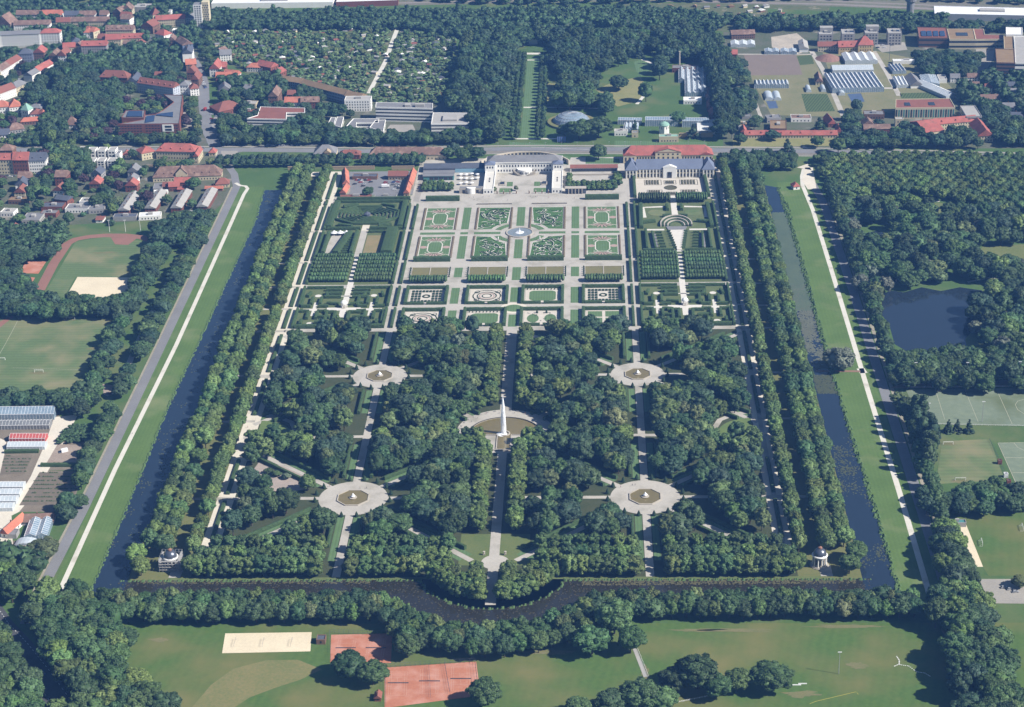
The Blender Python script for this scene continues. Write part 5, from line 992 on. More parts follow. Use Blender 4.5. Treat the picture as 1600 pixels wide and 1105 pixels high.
block('T7', [(1335, 450), (1328, 290), (1445, 290), (1460, 450)], 16, M_cream, M_rust, 'narrow brown roofed university wing beside the white court', 'university', 'university_building', 3)
block('T7', [(1240, 620), (1225, 450), (1460, 455), (1470, 625)], 17, M_brick2, M_rust, 'tall brown university block with gridded windows', 'university', 'university_building', 4)
block('T7', [(1472, 622), (1455, 300), (1640, 290), (1660, 622)], 17, M_white, M_rlight, 'large pale roofed university hall at the right edge', 'university', 'university_building', 3)
# eastern institute group
er = block('U3', [(315, 318), (318, 232), (860, 222), (912, 312)], 12, M_cream, M_rbrick, 'wide red roofed institute with a green striped glass front', 'institute', 'institute_building', 0)
cx, cy, _ = er.location; a_ = g(315, 318, 12, 'U3'); c_ = g(912, 312, 12, 'U3'); Ln = math.hypot(c_[0]-a_[0], c_[1]-a_[1]); an = math.atan2(c_[1]-a_[1], c_[0]-a_[0])
for i in range(24): o = link('window', winmesh(1.6, 9, M_teal if i % 2 else M_dark), er); d = 1.5+i*(Ln-3)/23; o.location = (a_[0]+math.cos(an)*d-cx, a_[1]+math.sin(an)*d-cy-.08, 1.5); o.rotation_euler = (0, 0, an)
for pts in ([(408, 290), (402, 258), (455, 258), (468, 290)], [(650, 285), (640, 255), (700, 255), (712, 285)]): b = MB(); b.prism(gs(pts, 12.4, 'U3'), 12.2, 12.6); b.build('roof_light', M_dark, er)
H('U3', (430, 455), (625, 560), 22, 7, 7, 'f', M_cream, M_rred, 'steep red gable roof wing pointing to the plantation', 2)
H('U3', (715, 478), (1130, 440), 12, 7, 5, 'g', M_cream, M_rred, 'long red roofed wing between two red gables', 2, dorm=3)
H('U3', (1142, 592), (1295, 588), 42, 7, 7, 'f', M_cream, M_rred, 'cream gabled wing with a red roof at the right of the institute group', 2)
block('U3', [(1025, 405), (960, 295), (1110, 292), (1180, 400)], 11, M_grey, M_rlight, 'grey cube institute with a gridded roof', 'institute', 'institute_building', 2)
H('U3', (0, 380), (205, 382), 14, 5, 1, 't', M_brick2, M_rgrey, 'flat grey roofed hall left of the institute tree', 1)
H('U3', (0, 525), (265, 520), 10, 5, 4, 'g', M_brick, M_rbrown, 'brown roofed low wing under the grey hall', 1)
H('U3', (-10, 480), (105, 478), 14, 6, 5, 'f', M_brick, M_rbrown, 'brown gabled wing crossing the low brown roof', 1)
H('U3', (315, 430), (398, 430), 8, 8, 1, 't', M_cream, M_rlight, 'small pale stair tower among trees', 2)
for i, (s_, p0, p1, rf_, lb) in enumerate((('T7', (675, 805), (790, 805), M_rgrey, 'white house with a grey roof at the left of the eastern estate'), ('T7', (885, 800), (1055, 800), M_rbrown, 'brown roofed house below the brown university block'), ('T7', (880, 905), (1030, 905), M_rbrown, 'brown roofed house with white porch, second row of the estate'), ('T7', (1340, 905), (1470, 905), M_rslate, 'slate roofed house with white front at the right of the estate'),
        ('T7', (1050, 1065), (1305, 1060), M_rbrown, 'long brown roofed house in the eastern estate'), ('T7', (1100, 930), (1190, 930), M_rbrick, 'small dull red roofed house among the estate trees'), ('U3', (1390, 305), (1510, 305), M_rgrey, 'grey roofed house with a white wall near the right edge'), ('T7', (1380, 990), (1500, 985), M_rgrey, 'pale fronted house at the lower right of the estate'), ('U3', (1470, 400), (1590, 400), M_rslate, 'dark roofed house near the right edge under the estate'))):
    H(s_, p0, p1, 10, 5.5, 4, 'g', M_white, rf_, lb, 2)
# horizon side buildings
H('P', (1460, 22), (1640, 26), 40, 8, 1, 't', M_metal, M_whitep, 'long white roofed railway shed at the upper right', 0, 'railway shed', 'railway_shed')
H('P', (330, 6), (520, 4), 25, 7, 1, 't', M_white, M_whitep, 'long pale warehouse along the railway, left one', 0, 'warehouse', 'warehouse')
H('P', (525, 4), (622, 1), 25, 7, 1, 't', M_brick, M_whitep, 'shorter warehouse with a reddish front along the railway', 0, 'warehouse', 'warehouse')
H('P', (208, 12), (235, 12), 20, 7, 1, 't', M_grey, M_rlight, 'grey railway bridge house at the far crossing', 0, 'bridge house', 'bridge_house')
sl_ = thing('water_tower', 'dark round water tower beside the railway', 'tower', g(1422, 20)+(0,), 1e-6)
k = MB(); k.lathe(0, 0, [(5, 0), (5, 14), (7.5, 16), (7.5, 26), (2, 29)], 14); link('tank', k.mesh('tank', M_rgrey), sl_)
# allotment huts
hp = gs([(318, 50), (612, 46), (600, 110), (578, 140), (470, 128), (400, 108), (345, 92)]); hq = gs([(628, 62), (712, 60), (690, 150), (600, 155), (610, 110)]); hr = gs([(330, 26), (730, 24), (730, 36), (330, 38)]); hs = gs([(1000, 10), (1260, 8), (1180, 42), (1000, 30)])
HR = random.Random(11); roofs = [M_rlight, M_rgrey, M_white, M_rbrick, M_rslate, M_rlight, M_rust]
HUTM = []
for i, rm in enumerate(roofs):
    w = MB(); w.box(-2.6, 2.6, -2, 2, 0, 2.4); q = MB(); gable_roof(q, -2.6, 2.6, -2, 2, 2.4, 1.2, 'x' if i % 2 else 'y', .35); HUTM.append((w.mesh('wall', [M_white, M_cream, M_brick2, M_rlight][i % 4]), q.mesh('roof', rm), rm.name))
nm = {'pale_roof': 'pale', 'grey_roof': 'grey', 'white_plaster': 'white', 'old_red_tiles': 'red', 'slate_roof': 'dark', 'mossy_roof': 'brown'}
for poly, n, where in ((hp, 105, 'left of the pale garden track'), (hq, 50, 'right of the pale garden track'), (hr, 26, 'behind the garden plot hedge'), (hs, 26, 'in the far plots beyond the botanic wood')):
    xs = [p[0] for p in poly]; ys = [p[1] for p in poly]; k = 0; tries = 0; done = []
    while k < n and tries < 6000:
        tries += 1; x, y = HR.uniform(min(xs), max(xs)), HR.uniform(min(ys), max(ys))
        if not inpoly(x, y, poly) or any((x-a)**2+(y-c)**2 < 150 for a, c in done): continue
        done.append((x, y)); wm, rm, rn = HUTM[HR.randrange(len(HUTM))]
        t = thing('garden_hut', '%s roofed garden hut on the plots %s' % (nm[rn], where), 'garden hut', (x, y, 0), HR.uniform(-.5, .5), '%s huts %s' % (nm[rn], where))
        link('wall', wm, t); link('roof', rm, t); sc = HR.uniform(.8, 1.5); t.scale = (sc, sc, HR.uniform(.9, 1.2)); k += 1
# left nursery glasshouses
greenhouse('U4', (-120, 262), (770, 252), 14, 5, 1, 'tall dark glasshouse with white ribs at the head of the left nursery', M_glass, rh=3.5, along='x')
greenhouse('U4', (-120, 420), (705, 412), 10, 3.5, 1, 'dull grey glasshouse below the tall ribbed one', mat('dull_glass', (.24, .25, .26, 1), (.18, .19, .2, 1), .1, .6, rough=.25), rh=2, along='x')
greenhouse('U4', (130, 605), (645, 605), 9, 3, 1, 'glasshouse with red shading panels', mat('red_shade', (.55, .13, .11, 1), (.45, .1, .09, 1), .1, .6), rh=2.2, along='x')
greenhouse('U4', (95, 725), (640, 722), 9, 2.5, 1, 'pale blue glasshouse below the red shaded one', M_glassw, rh=2, along='x')
for i in range(4):
    greenhouse('U5', (-80, 205+i*72), (232-i*36, 203+i*72), 8.5, 2.6, 1, 'pale blue glasshouse by the nursery track, %s of four from the top' % ('first', 'second', 'third', 'fourth')[i], M_glassw, rh=2, along='x', group='pale blue glasshouses by the nursery track')
H('U5', (215, 560), (540, 545), 12, 3, 3, 'g', M_grey, M_rbrown, 'brown roofed packing shed at the end of the nursery beds', 0, 'shed', 'nursery_shed')
H('U5', (5, 668), (75, 680), 24, 3.5, 4, 'f', M_white, M_rorange, 'bright orange roofed barn in the left nursery yard', 1, 'barn', 'barn')
H('U5', (75, 690), (165, 690), 8, 3, 1, 't', M_grey, M_rgrey, 'small grey flat shed below the orange barn', 0, 'shed', 'nursery_shed')
greenhouse('U5', (245, 705), (480, 695), 24, 3.5, 2, 'two bayed clear glasshouse beside the brown packing shed', M_glass, rh=2)
tunnel('U5', (130, 825), (370, 820), 9, 4, 'pale tunnel house behind the willow, upper one'); tunnel('U5', (80, 915), (330, 905), 9, 4, 'tan tunnel house behind the willow, lower one', mat('tan_film', (.6, .5, .35, 1), (.5, .42, .3, 1), .2, 1))
H('P', (494, 1001), (508, 1001), 6, 3, 1, 't', M_brick2, M_rslate, 'dark roofed shed beside the pale volleyball sand', 1, 'shed', 'shed')
H('F6', (560, 1062), (590, 1062), 6, 2.6, 2, 'f', M_brick, M_rbrick, 'small red hut beside the front tennis courts', 1, 'shed', 'shed')
H('F5', (740, 935), (780, 930), 5, 3, 1, 't', M_grey, M_rlight, 'small pale roofed hut half under the front left trees', 0, 'shed', 'shed')
H('P', (1482, 818), (1510, 818), 5, 3, 1, 't', M_grey, M_teal, 'teal roofed shelter at the head of the long jump sand', 0, 'shelter', 'shelter')
H('P', (1240, 292), (1250, 291), 9, 3.5, 3, 'h', M_white, M_rred, 'little red roofed lodge at the head of the right embankment', 1)
for i, (x, y, m_) in enumerate(((630, 690, M_brick), (680, 800, M_whitep), (703, 855, M_brick))): H('U8', (x, y), (x+34, y), 3, 2.6, 1, 't', m_, M_rslate, '%s container hut between the two right pitches' % ('upper red', 'white', 'lower red')[i], 0, 'container', 'container_hut')
# ================================================================ THE GREAT GARDEN
HR2 = random.Random(21)
def hedge_mb(b, p, q, w, h, seed=None):
    """clipped hedge block from p to q with a slightly uneven top and faces"""
    dx, dy = q[0]-p[0], q[1]-p[1]; m = math.hypot(dx, dy); ux, uy = dx/m, dy/m; n = max(2, int(m/1.6)); vs = []
    prof = [(-.5, 0), (-.52, .5), (-.46, .94), (-.2, 1.0), (.2, 1.0), (.46, .94), (.52, .5), (.5, 0)]; k = len(prof)
    for i in range(n+1):
        for a, z in prof:
            j = HR2.uniform(-.1, .1) if z > 0 else 0
            o = a*w+(j*1.3 if abs(a) > .4 else 0); vs.append((p[0]+ux*m*i/n-uy*o, p[1]+uy*m*i/n+ux*o, h*z+(j*1.2 if z > .8 else 0)))
    f = [(i*k+j, (i+1)*k+j, (i+1)*k+j+1, i*k+j+1) for i in range(n) for j in range(k-1)]
    f = [tuple(reversed(x)) for x in f]
    f += [tuple(range(k)), tuple(n*k+j for j in range(k-1, -1, -1))]
    b.add(vs, f); return b
def hedge(p, q, w, h, label, group=None, m=None):
    o = hedge_mb(MB(), p, q, w, h).build('hedge', m or M_hedge); return tag(o, label, 'hedge', group)
side = lambda s: 'left' if s < 0 else 'right'
# long hedge strips between the walks
for s in (-1, 1):
    for a, b_ in ((1829, 1763), (1758, 1684), (1678, 1627), (1618, 1576), (1569, 1529)):
        hedge((s*104.2, a), (s*104.2, b_), 2.4, 2.6, 'clipped hedge strip between the two inner gravel walks on the %s of the parterre' % side(s), '%s inner walk hedges' % side(s))
        hedge((s*111.6, a), (s*111.6, b_), 2.2, 3.4, 'tall hedge along the inner edge of the %s side gardens' % side(s), '%s side garden inner hedges' % side(s))
        hedge((s*197, a), (s*197, b_), 2.8, 1.8, 'low hedge strip between the two outer walks on the %s' % side(s), '%s outer walk hedges' % side(s))
        hedge((s*190, a), (s*190, b_), 2.2, 3.2, 'tall hedge along the outer edge of the %s side gardens' % side(s), '%s side garden outer hedges' % side(s))
    for a, b_ in ((1927, 1850), (1845, 1833)): hedge((s*197, a), (s*197, b_), 2.8, 1.8, 'low hedge strip beside the %s outer walk behind the farm level' % side(s), '%s upper outer hedges' % side(s))
    for a, b_ in ((1514, 1441), (1426, 1362), (1286, 1234), (1222, 1170)): hedge((s*197, a), (s*197, b_), 2.8, 2.0, 'hedge strip between the two outer walks beside the %s groves' % side(s), '%s grove walk hedges' % side(s))
    # tall hedge screens of the parterre
    hedge((s*63, 1844), (s*97, 1844), 4.5, 5, 'tall clipped screen hedge at the %s end of the palace terrace' % side(s))
    hedge((s*9, 1682), (s*43, 1682), 4, 4.6, 'tall clipped screen hedge below the %s broderie bed' % side(s))
    hedge((s*62.5, 1682), (s*97, 1682), 4, 4.6, 'tall clipped screen hedge below the %s outer lawn parterre' % side(s))
# ---------------------------------------------------------------- parterre beds
M_gline = mat('white_gravel', (0.8, 0.76, 0.68, 1), (0.68, 0.64, 0.58, 1), .3, 1.5)
M_pink = mat('rose_gravel', (0.5, 0.36, 0.31, 1), (0.42, 0.31, 0.27, 1), .3, 1.5)
M_brod = mat('broderie_lawn', (0.07, 0.145, 0.045, 1), (0.05, 0.105, 0.033, 1), .25, 1.0)
M_fbord = mat('flower_border', (0.1, 0.09, 0.055, 1), (0.2, 0.15, 0.11, 1), .9, 3)
def border(t, x0, x1, y0, y1, w=2.2):
    for xa in (x0-w, x1):
        b = MB(); b.box(xa, xa+w, y0, y1, .03, .5); yy = y0+1.5
        while yy < y1-1: b.lathe(xa+w/2, yy, [(.75, .45), (.5, 1.2), (.05, 1.9)], 6); yy += 3.4
        b.build('flower_border', M_fbord, t)
def lawn_parterre(s, y0, y1, lb):
    x0, x1 = sorted((s*64.2, s*94.4)); cx, cy = (x0+x1)/2, (y0+y1)/2; hy = (y1-y0)/2; hx = 15.1
    t = thing('parterre_bed', lb, 'parterre', (cx, cy, 0), 0.0)
    b = MB(); b.box(x0, x1, y0, y1, .03, .16); b.build('lawn', M_lawn, t)
    b = MB(); b.strip([(x0+.6, y0+.6), (x1-.6, y0+.6), (x1-.6, y1-.6), (x0+.6, y1-.6)], .9, .2, True); b.build('gravel_edge', M_gline, t)
    O = [(cx+6.8*a, cy+c*hy*.5) for a, c in ((-.62, 1), (.62, 1), (1, .62), (1, -.62), (.62, -1), (-.62, -1), (-1, -.62), (-1, .62))]
    b = MB(); b.strip(O, .95, .2, True)
    for q in (-1, 1):
        for e in (-1, 1):
            b.strip([(cx+q*x, cy+e*y) for x, y in ((14, hy*.72), (11.5, hy*.66), (9, hy*.72), (6.5, hy*.62), (4, hy*.55))], .7, .205)
            b.strip([(cx+q*x, cy+e*y) for x, y in ((4.2, hy*.5), (6.8, hy*.58), (8.6, hy*.5), (7, hy*.44))], .5, .207)
    b.build('gravel_line', M_gline, t)
    b = MB()
    for q in (-1, 1):
        b.sheet([(cx+q*(10.8+3.6*math.cos(a)), cy+3.4*math.sin(a)) for a in np.linspace(0, 2*math.pi, 17)[:-1]], .2)
        for k in range(-3, 4):
            a = R(90+k*24); L_ = hy*.42; bx, by = cx, cy+q*hy*.54
            d = (math.cos(a), math.sin(a)*q); n_ = (-d[1], d[0])
            b.sheet([(bx+d[0]*L_*u+n_[0]*v*1.1, by+d[1]*L_*u*.98+n_[1]*v*1.1) for u, v in ((.1, 0), (.5, 1), (.95, .3), (.95, -.3), (.5, -1))], .21+.002*k)
    b.build('rose_ornament', M_pink, t)
    b = MB()
    for q in (-1, 1):
        for k in range(-3, 3):
            a = R(102+k*24); L_ = hy*.4; bx, by = cx, cy+q*hy*.54; d = (math.cos(a), math.sin(a)*q); n_ = (-d[1], d[0])
            b.sheet([(bx+d[0]*L_*u+n_[0]*v*.5, by+d[1]*L_*u+n_[1]*v*.5) for u, v in ((.15, 0), (.5, 1), (.9, 0), (.5, -1))], .24)
    b.build('box_scroll', M_box, t); border(t, x0, x1, y0, y1)
def swirl(b, cx, cy, r0, r1, a0, turn, w, z, n=16):
    pts = [(cx+(r0+(r1-r0)*i/n)*math.cos(a0+turn*i/n), cy+(r0+(r1-r0)*i/n)*math.sin(a0+turn*i/n)) for i in range(n+1)]
    b.strip(pts, [w*(.35+.65*math.sin(math.pi*(i+.5)/(n+1))) for i in range(n+1)], z)
def broderie(s, up, y0, y1, lb):
    x0, x1 = sorted((s*10.5, s*41.8)); cx, cy = (x0+x1)/2, (y0+y1)/2
    t = thing('parterre_bed', lb, 'parterre', (cx, cy, 0), 0.0); rr = random.Random(s*10+int(y0))
    A = arc(0, 1752.5, 29, 0, 90, 14) if s > 0 else arc(0, 1752.5, 29, 180, 90, 14)
    if up: P = [p for p in A if abs(p[0]) >= 10.5 and p[1] >= y0]; P = [(s*41.8, y0)]+P+[(s*10.5, y1), (s*41.8, y1)]
    else:
        P = [(x, 2*1752.5-y) for x, y in A]; P = [p for p in P if abs(p[0]) >= 10.5 and p[1] <= y1]; P = [(s*41.8, y1)]+P+[(s*10.5, y0), (s*41.8, y0)]
    b = MB(); b.prism(P, .03, .15); b.build('lawn', M_brod, t)
    inb = lambda x, y: inpoly(x, y, P)
    gl, bx = MB(), MB()
    gl.strip([(P[i][0]*.985+cx*.015, P[i][1]*.985+cy*.015) for i in range(len(P))], .7, .19, True)
    for k in range(64):
        x, y = rr.uniform(x0+3, x1-3), rr.uniform(y0+4, y1-4); r = rr.uniform(2, 6.5); a = rr.uniform(0, 6.3); tn = rr.choice((-1, 1))*rr.uniform(2.2, 5)
        if not all(inb(x+r*math.cos(q), y+r*math.sin(q)) for q in np.linspace(0, 6, 8)): continue
        (swirl(gl, x, y, r*.25, r, a, tn, .65, .2+k*.0012) if k % 3 else swirl(gl, x, y, r*.5, r, a, tn*.5, 1.0, .2+k*.0012))
        swirl(bx, x, y, r*.1, r*.82, a+.4, tn, .85, .3+k*.0012)
    for k in range(7):                 # long sweeping scrolls
        x, y = cx-s*rr.uniform(-10, 10), cy+rr.uniform(-14, 14); r = rr.uniform(9, 15); a = rr.uniform(0, 6.3)
        pts = [(x+r*math.cos(a+1.6*i/18), y+r*1.15*math.sin(a+1.6*i/18)) for i in range(19)]; pts = [p for p in pts if inb(*p) and x0+1 < p[0] < x1-1 and y0+1 < p[1] < y1-1]
        if len(pts) > 4: bx.strip(pts, 1.0, .42+k*.002); gl.strip([(p[0]+.9, p[1]+.5) for p in pts], .45, .29+k*.001)
    gl.build('gravel_scroll', M_gline, t); bx.build('box_scroll', M_hedge_d, t); border(t, x0, x1, max(y0, y0 if not up else y0), y1)
for s in (-1, 1):
    lawn_parterre(s, 1762, 1822, 'lawn parterre with white octagon on the %s, row next to the palace terrace' % side(s))
    lawn_parterre(s, 1689, 1744, 'lawn parterre with white octagon on the %s, row above the yellow ponds' % side(s))
    broderie(s, True, 1762, 1822, 'dark scrollwork bed %s of the axis, row next to the palace terrace' % side(s))
    broderie(s, False, 1689, 1744, 'dark scrollwork bed %s of the axis, row above the yellow ponds' % side(s))
    for up in (1, -1):
        A = arc(0, 1752.5, 25.5, 20 if up > 0 else -68, 68 if up > 0 else -20, 10); B = arc(0, 1752.5, 19.5, 60 if up > 0 else -22, 22 if up > 0 else -60, 10)
        P = [(s*x, y) for x, y in A+B]; o = MB().prism(P, .03, .17).build('lawn_wedge', M_lawn); tag(o, 'curved grass wedge at the %s %s quarter of the parterre fountain ring' % ('upper' if up > 0 else 'lower', side(s)), 'lawn wedge')
        x, y = s*19.8, 1752.5+up*21; t = thing('statue', 'white garden statue on a plinth at the %s %s of the parterre fountain' % ('upper' if up > 0 else 'lower', side(s)), 'statue', (x, y, 0))
        b = MB(); b.box(x-.7, x+.7, y-.7, y+.7, .1, 1.9); b.build('plinth', M_stone, t)
        b = MB(); b.lathe(x, y, [(.55, 1.9), (.42, 2.5), (.5, 3.1), (.62, 3.6), (.3, 4.0), (.3, 4.15), (.34, 4.4), (.12, 4.7)], 10); b.build('figure', M_white, t)
# bell fountain
M_jet = bpy.data.materials.new('white_water'); M_jet.use_nodes = True
_n = M_jet.node_tree.nodes; _l = M_jet.node_tree.links; _b = _n['Principled BSDF']; _b.inputs['Base Color'].default_value = (.95, .97, 1, 1); _b.inputs['Roughness'].default_value = .5
_g = _n.new('ShaderNodeNewGeometry'); _m = _n.new('ShaderNodeMapping'); _m.inputs['Scale'].default_value = (1.6, 1.6, .25); _t = _n.new('ShaderNodeTexNoise'); _t.inputs['Scale'].default_value = .8; _t.inputs['Detail'].default_value = 4
_r = _n.new('ShaderNodeMapRange'); _r.inputs[1].default_value = .32; _r.inputs[2].default_value = .55; _r.inputs[3].default_value = .1; _r.inputs[4].default_value = .9
_l.new(_g.outputs['Position'], _m.inputs[0]); _l.new(_m.outputs[0], _t.inputs['Vector']); _l.new(_t.outputs[0], _r.inputs[0]); _l.new(_r.outputs[0], _b.inputs['Alpha'])
def octa(x, y, r, ph=22.5): return [(x+r*math.cos(R(ph+45*i)), y+r*math.sin(R(ph+45*i))) for i in range(8)]
t = thing('bell_fountain', 'round pale fountain basin in the middle of the great parterre', 'fountain', (0, 1752.5, 0))
b = MB(); b.wallring(0, 1752.5, 13.2, 12, .03, .9, 40); b.build('basin_rim', M_stone, t)
b = MB(); b.ring(0, 1752.5, .05, 12.05, .5, 40); b.build('water', mat('pale_basin', (.2, .23, .25, 1), (.16, .19, .21, 1), .2, 1, rough=.15), t)
b = MB(); b.lathe(0, 1752.5, [(4.2, .52), (3.6, .8), (2, 1.0), (1.4, .8)], 24); b.build('spray_ring', M_jet, t)
b = MB(); b.lathe(0, 1752.5, [(1.3, .55), (.5, 3.2), (.1, 5.2)], 10); b.build('jet', M_jet, t)
# star fountains in the groves
for s in (-1, 1):
    for cy, lb in ((1228, 'octagonal brown water fountain at the crossing of the %s front groves'), (1433, 'octagonal brown water fountain at the crossing of the %s rear groves')):
        cx = s*105; t = thing('octagon_fountain', lb % side(s), 'fountain', (cx, cy, 0)); r = 12.3 if cy < 1300 else 11.3
        b = MB(); b.wallring(cx, cy, r, r-.8, .12, .85, 8, R(22.5)); b.build('basin_rim', M_stone, t)
        b = MB(); b.sheet(octa(cx, cy, r-.6), .4); b.build('water', M_basin, t)
        b = MB(); b.lathe(cx, cy, [(2.6, .4), (2.9, .9), (2.3, 1.0), (1.2, 1.1), (.7, 1.6), (1.5, 2.0), (1.3, 2.1), (.4, 2.2), (.5, 3), (.1, 3.5)], 14); b.build('centrepiece', M_stone, t)
        b = MB(); b.lathe(cx, cy, [(1.7, 2.1), (1.1, 2.6), (.5, 3.6), (.1, 4.2)], 10); b.build('spray', M_jet, t)
# the great fountain
t = thing('great_fountain', 'great fountain with a tall white jet in a wide olive basin', 'fountain', (.5, 1328, 0))
A = arc(.5, 1328, 27, 0, 180, 40); b = MB(); b.sheet(A+[(-26.5, 1326), (27.5, 1326)], .4); b.sheet(rect(-4.2, 5.2, 1302, 1326.01), .402); b.build('water', M_basin, t)
b = MB(); b.strip([(x, y) for x, y in arc(.5, 1328, 27.5, 0, 180, 40)], 1.1, .8); b.strip([(-4.8, 1302), (-4.8, 1326), (-26.9, 1326), (-27, 1328)], 1, .79); b.strip([(28, 1328), (27.9, 1326), (5.8, 1326), (5.8, 1302), (-4.8, 1302)], 1, .79); b.build('basin_rim', M_stone, t)
b = MB(); b.wallring(.5, 1328, 28, 27, .1, .8, 48); b.wallring(.5, 1328, 4.4, 3.4, .3, 1.1, 20); b.build('basin_wall', M_stone, t)
JR = random.Random(3); b = MB()
prof = [(1.9, .5), (1.7, 4), (1.5, 10), (1.25, 18), (.95, 24), (.6, 28.5), (.25, 31.5), (.05, 33)]
vs = []; n = 14
for r, z in prof:
    for i in range(n): rr = r*(1+JR.uniform(-.22, .22)); a = 2*math.pi*i/n; vs.append((.5-.6+rr*1.15*math.cos(a)-z*.0, 1328+rr*math.sin(a), z))
b.add(vs, [(k*n+i, k*n+(i+1) % n, (k+1)*n+(i+1) % n, (k+1)*n+i) for k in range(len(prof)-1) for i in range(n)])
b.build('jet', M_jet, t, True)
b = MB(); b.lathe(-1.5, 1327.5, [(4.2, .45), (3.2, .9), (2, 1.3), (.2, 1.5)], 14); b.build('splash', M_jet, t)
# swim ponds
for s in (-1, 1):
    for x0, x1, w in ((10.2, 43.2, 'inner'), (63, 96.2, 'outer')):
        a, c = sorted((s*x0, s*x1)); t = thing('swan_pond', '%s yellowish rectangular pond on the %s of the axis' % (w, side(s)), 'pond', ((a+c)/2, 1653, 0))
        b = MB(); b.sheet(rect(a, c, 1641, 1665.5), .12); b.build('water', M_pool, t)
        b = MB(); b.strip(rect(a-.3, c+.3, 1640.7, 1665.8), 1.0, .3, True); b.box((a+c)/2-.35, (a+c)/2+.35, 1641, 1665.5, .1, .4); b.build('rim', M_stone, t)
        b = MB()
        for q in (a-1.6, c+1.6):
            for k in range(5): b.lathe(q, 1643+k*5, [(.7, 0), (.6, .9), (.75, 1.2), (.1, 2.1)], 7)
        b.build('edge_shrub', M_hedge_d, t)
# ---------------------------------------------------------------- eight small gardens
def small_garden(s, x0, x1, y0, y1, kind, lb):
    a, c = sorted((s*x0, s*x1)); cx, cy = (a+c)/2, (y0+y1)/2
    t = thing('theme_garden', lb, 'hedged garden', (cx, cy, 0))
    b = MB()
    hedge_mb(b, (a+1.5, y0+.2), (a+1.5, y1-.2), 2.8, 3.2); hedge_mb(b, (c-1.5, y0+.2), (c-1.5, y1-.2), 2.8, 3.2); hedge_mb(b, (a+3, y1-1.4), (c-3, y1-1.4), 2.6, 3.0)
    b.build('back_hedge', M_hedge, t); b = MB(); hedge_mb(b, (a+3, y0+1.4), (cx-1.2, y0+1.4), 2.6, 2.4); hedge_mb(b, (cx+1.2, y0+1.4), (c-3, y0+1.4), 2.6, 2.4); b.build('front_hedge', M_hedge, t)
    b = MB(); b.box(a+4, c-4, y0+3.2, y1-4, .03, .11); b.build('gravel_floor', mat('cream_gravel', (.72, .66, .57, 1), (.6, .55, .47, 1), .2, 1), t)
    w, d = (c-a)/2-5.5, (y1-y0)/2-5; cy -= .3
    gr, bd = MB(), MB(); rr = random.Random(kind*7+int(y0))
    if kind == 0:
        for i in range(9):
            for j in range(5):
                x, y = cx-w+(i+.5)*2*w/9, cy-d+(j+.5)*2*d/5
                if (i-4)**2+(j-2)**2*2 < 4: continue
                bd.box(x-w/9*.72, x+w/9*.72, y-d/5*.7, y+d/5*.7, .1, .6)
        bd.wallring(cx, cy, w*.26, w*.16, .1, .6, 16)
    elif kind == 1:
        for r in (.9, .62, .3): bd.strip([(cx+w*r*math.cos(q), cy+d*r*math.sin(q)) for q in np.linspace(0, 6.283, 25)[:-1]], .9, .35, True)
        for q in (-1, 1):
            for e in (-1, 1):
                for k in range(3): swirl(bd, cx+q*w*.68, cy+e*d*.62, .3, 2.2+k*.9, k*2.0, 4, .55, .36+k*.01)
        gr.strip([(cx+w*.48*math.cos(q), cy+d*.48*math.sin(q)) for q in np.linspace(0, 6.283, 25)[:-1]], 1.2, .2, True)
    elif kind == 2:
        gr.sheet([(cx+w*.86*max(-1, min(1, 1.25*math.cos(q))), cy+d*.8*max(-1, min(1, 1.25*math.sin(q)))) for q in np.linspace(0, 6.283, 33)[:-1]], .18)
        for k in range(10): bd.lathe(cx-w+2*w*k/9, cy+d*.98, [(.6, .1), (.5, .9), (.05, 1.7)], 6)
    elif kind == 3:
        for q in (-1, 1):
            for e in (-1, 1): gr.box(*sorted((cx+q*1.4, cx+q*w)), *sorted((cy+e*1.2, cy+e*d)), .1, .2)
    else:
        for q in (-1, 1): gr.sheet([(cx+q*w*.55+w*.38*math.cos(z), cy-d*.1+d*.7*math.sin(z)) for z in np.linspace(0, 6.283, 17)[:-1]], .18)
        for k in range(12): swirl(bd, cx+rr.uniform(-w, w)*.9, cy+rr.uniform(-d, d)*.9, .2, rr.uniform(1, 2.3), rr.uniform(0, 6), 4, .6, .3+k*.005)
        for q in (-1, 1): bd.lathe(cx+q*w*.3, cy+d*.8, [(1.1, .1), (.9, 1.6), (.1, 3)], 7)
    if bd.v: bd.build('box_pattern', M_hedge_d, t)
    if gr.v: gr.build('lawn_figure', M_lawn if kind != 1 else M_pink, t)
small_garden(-1, 59.5, 98, 1579, 1617, 0, 'hedged garden with a fine grid of dark beds, left outer one behind')
small_garden(-1, 5.6, 44, 1579, 1617, 1, 'hedged garden with an oval ornament and corner scrolls, left of the round lawn, rear row')
small_garden(1, 5.6, 44, 1579, 1617, 2, 'hedged garden with an oblong green lawn, right of the round lawn, rear row')
small_garden(1, 59.5, 98, 1579, 1617, 0, 'hedged garden with bold square beds, right outer one behind')
small_garden(-1, 59.5, 98, 1531, 1567, 1, 'hedged garden with a pale angular floor, left outer one in front')
small_garden(-1, 5.6, 44, 1531, 1567, 2, 'hedged garden with a scalloped lawn, left of the round lawn, front row')
small_garden(1, 5.6, 44, 1531, 1567, 4, 'hedged garden with pale zigzag paths and round beds, right of the round lawn, front row')
small_garden(1, 59.5, 98, 1531, 1567, 3, 'hedged garden with four plain lawns and a cross path, right outer one in front')
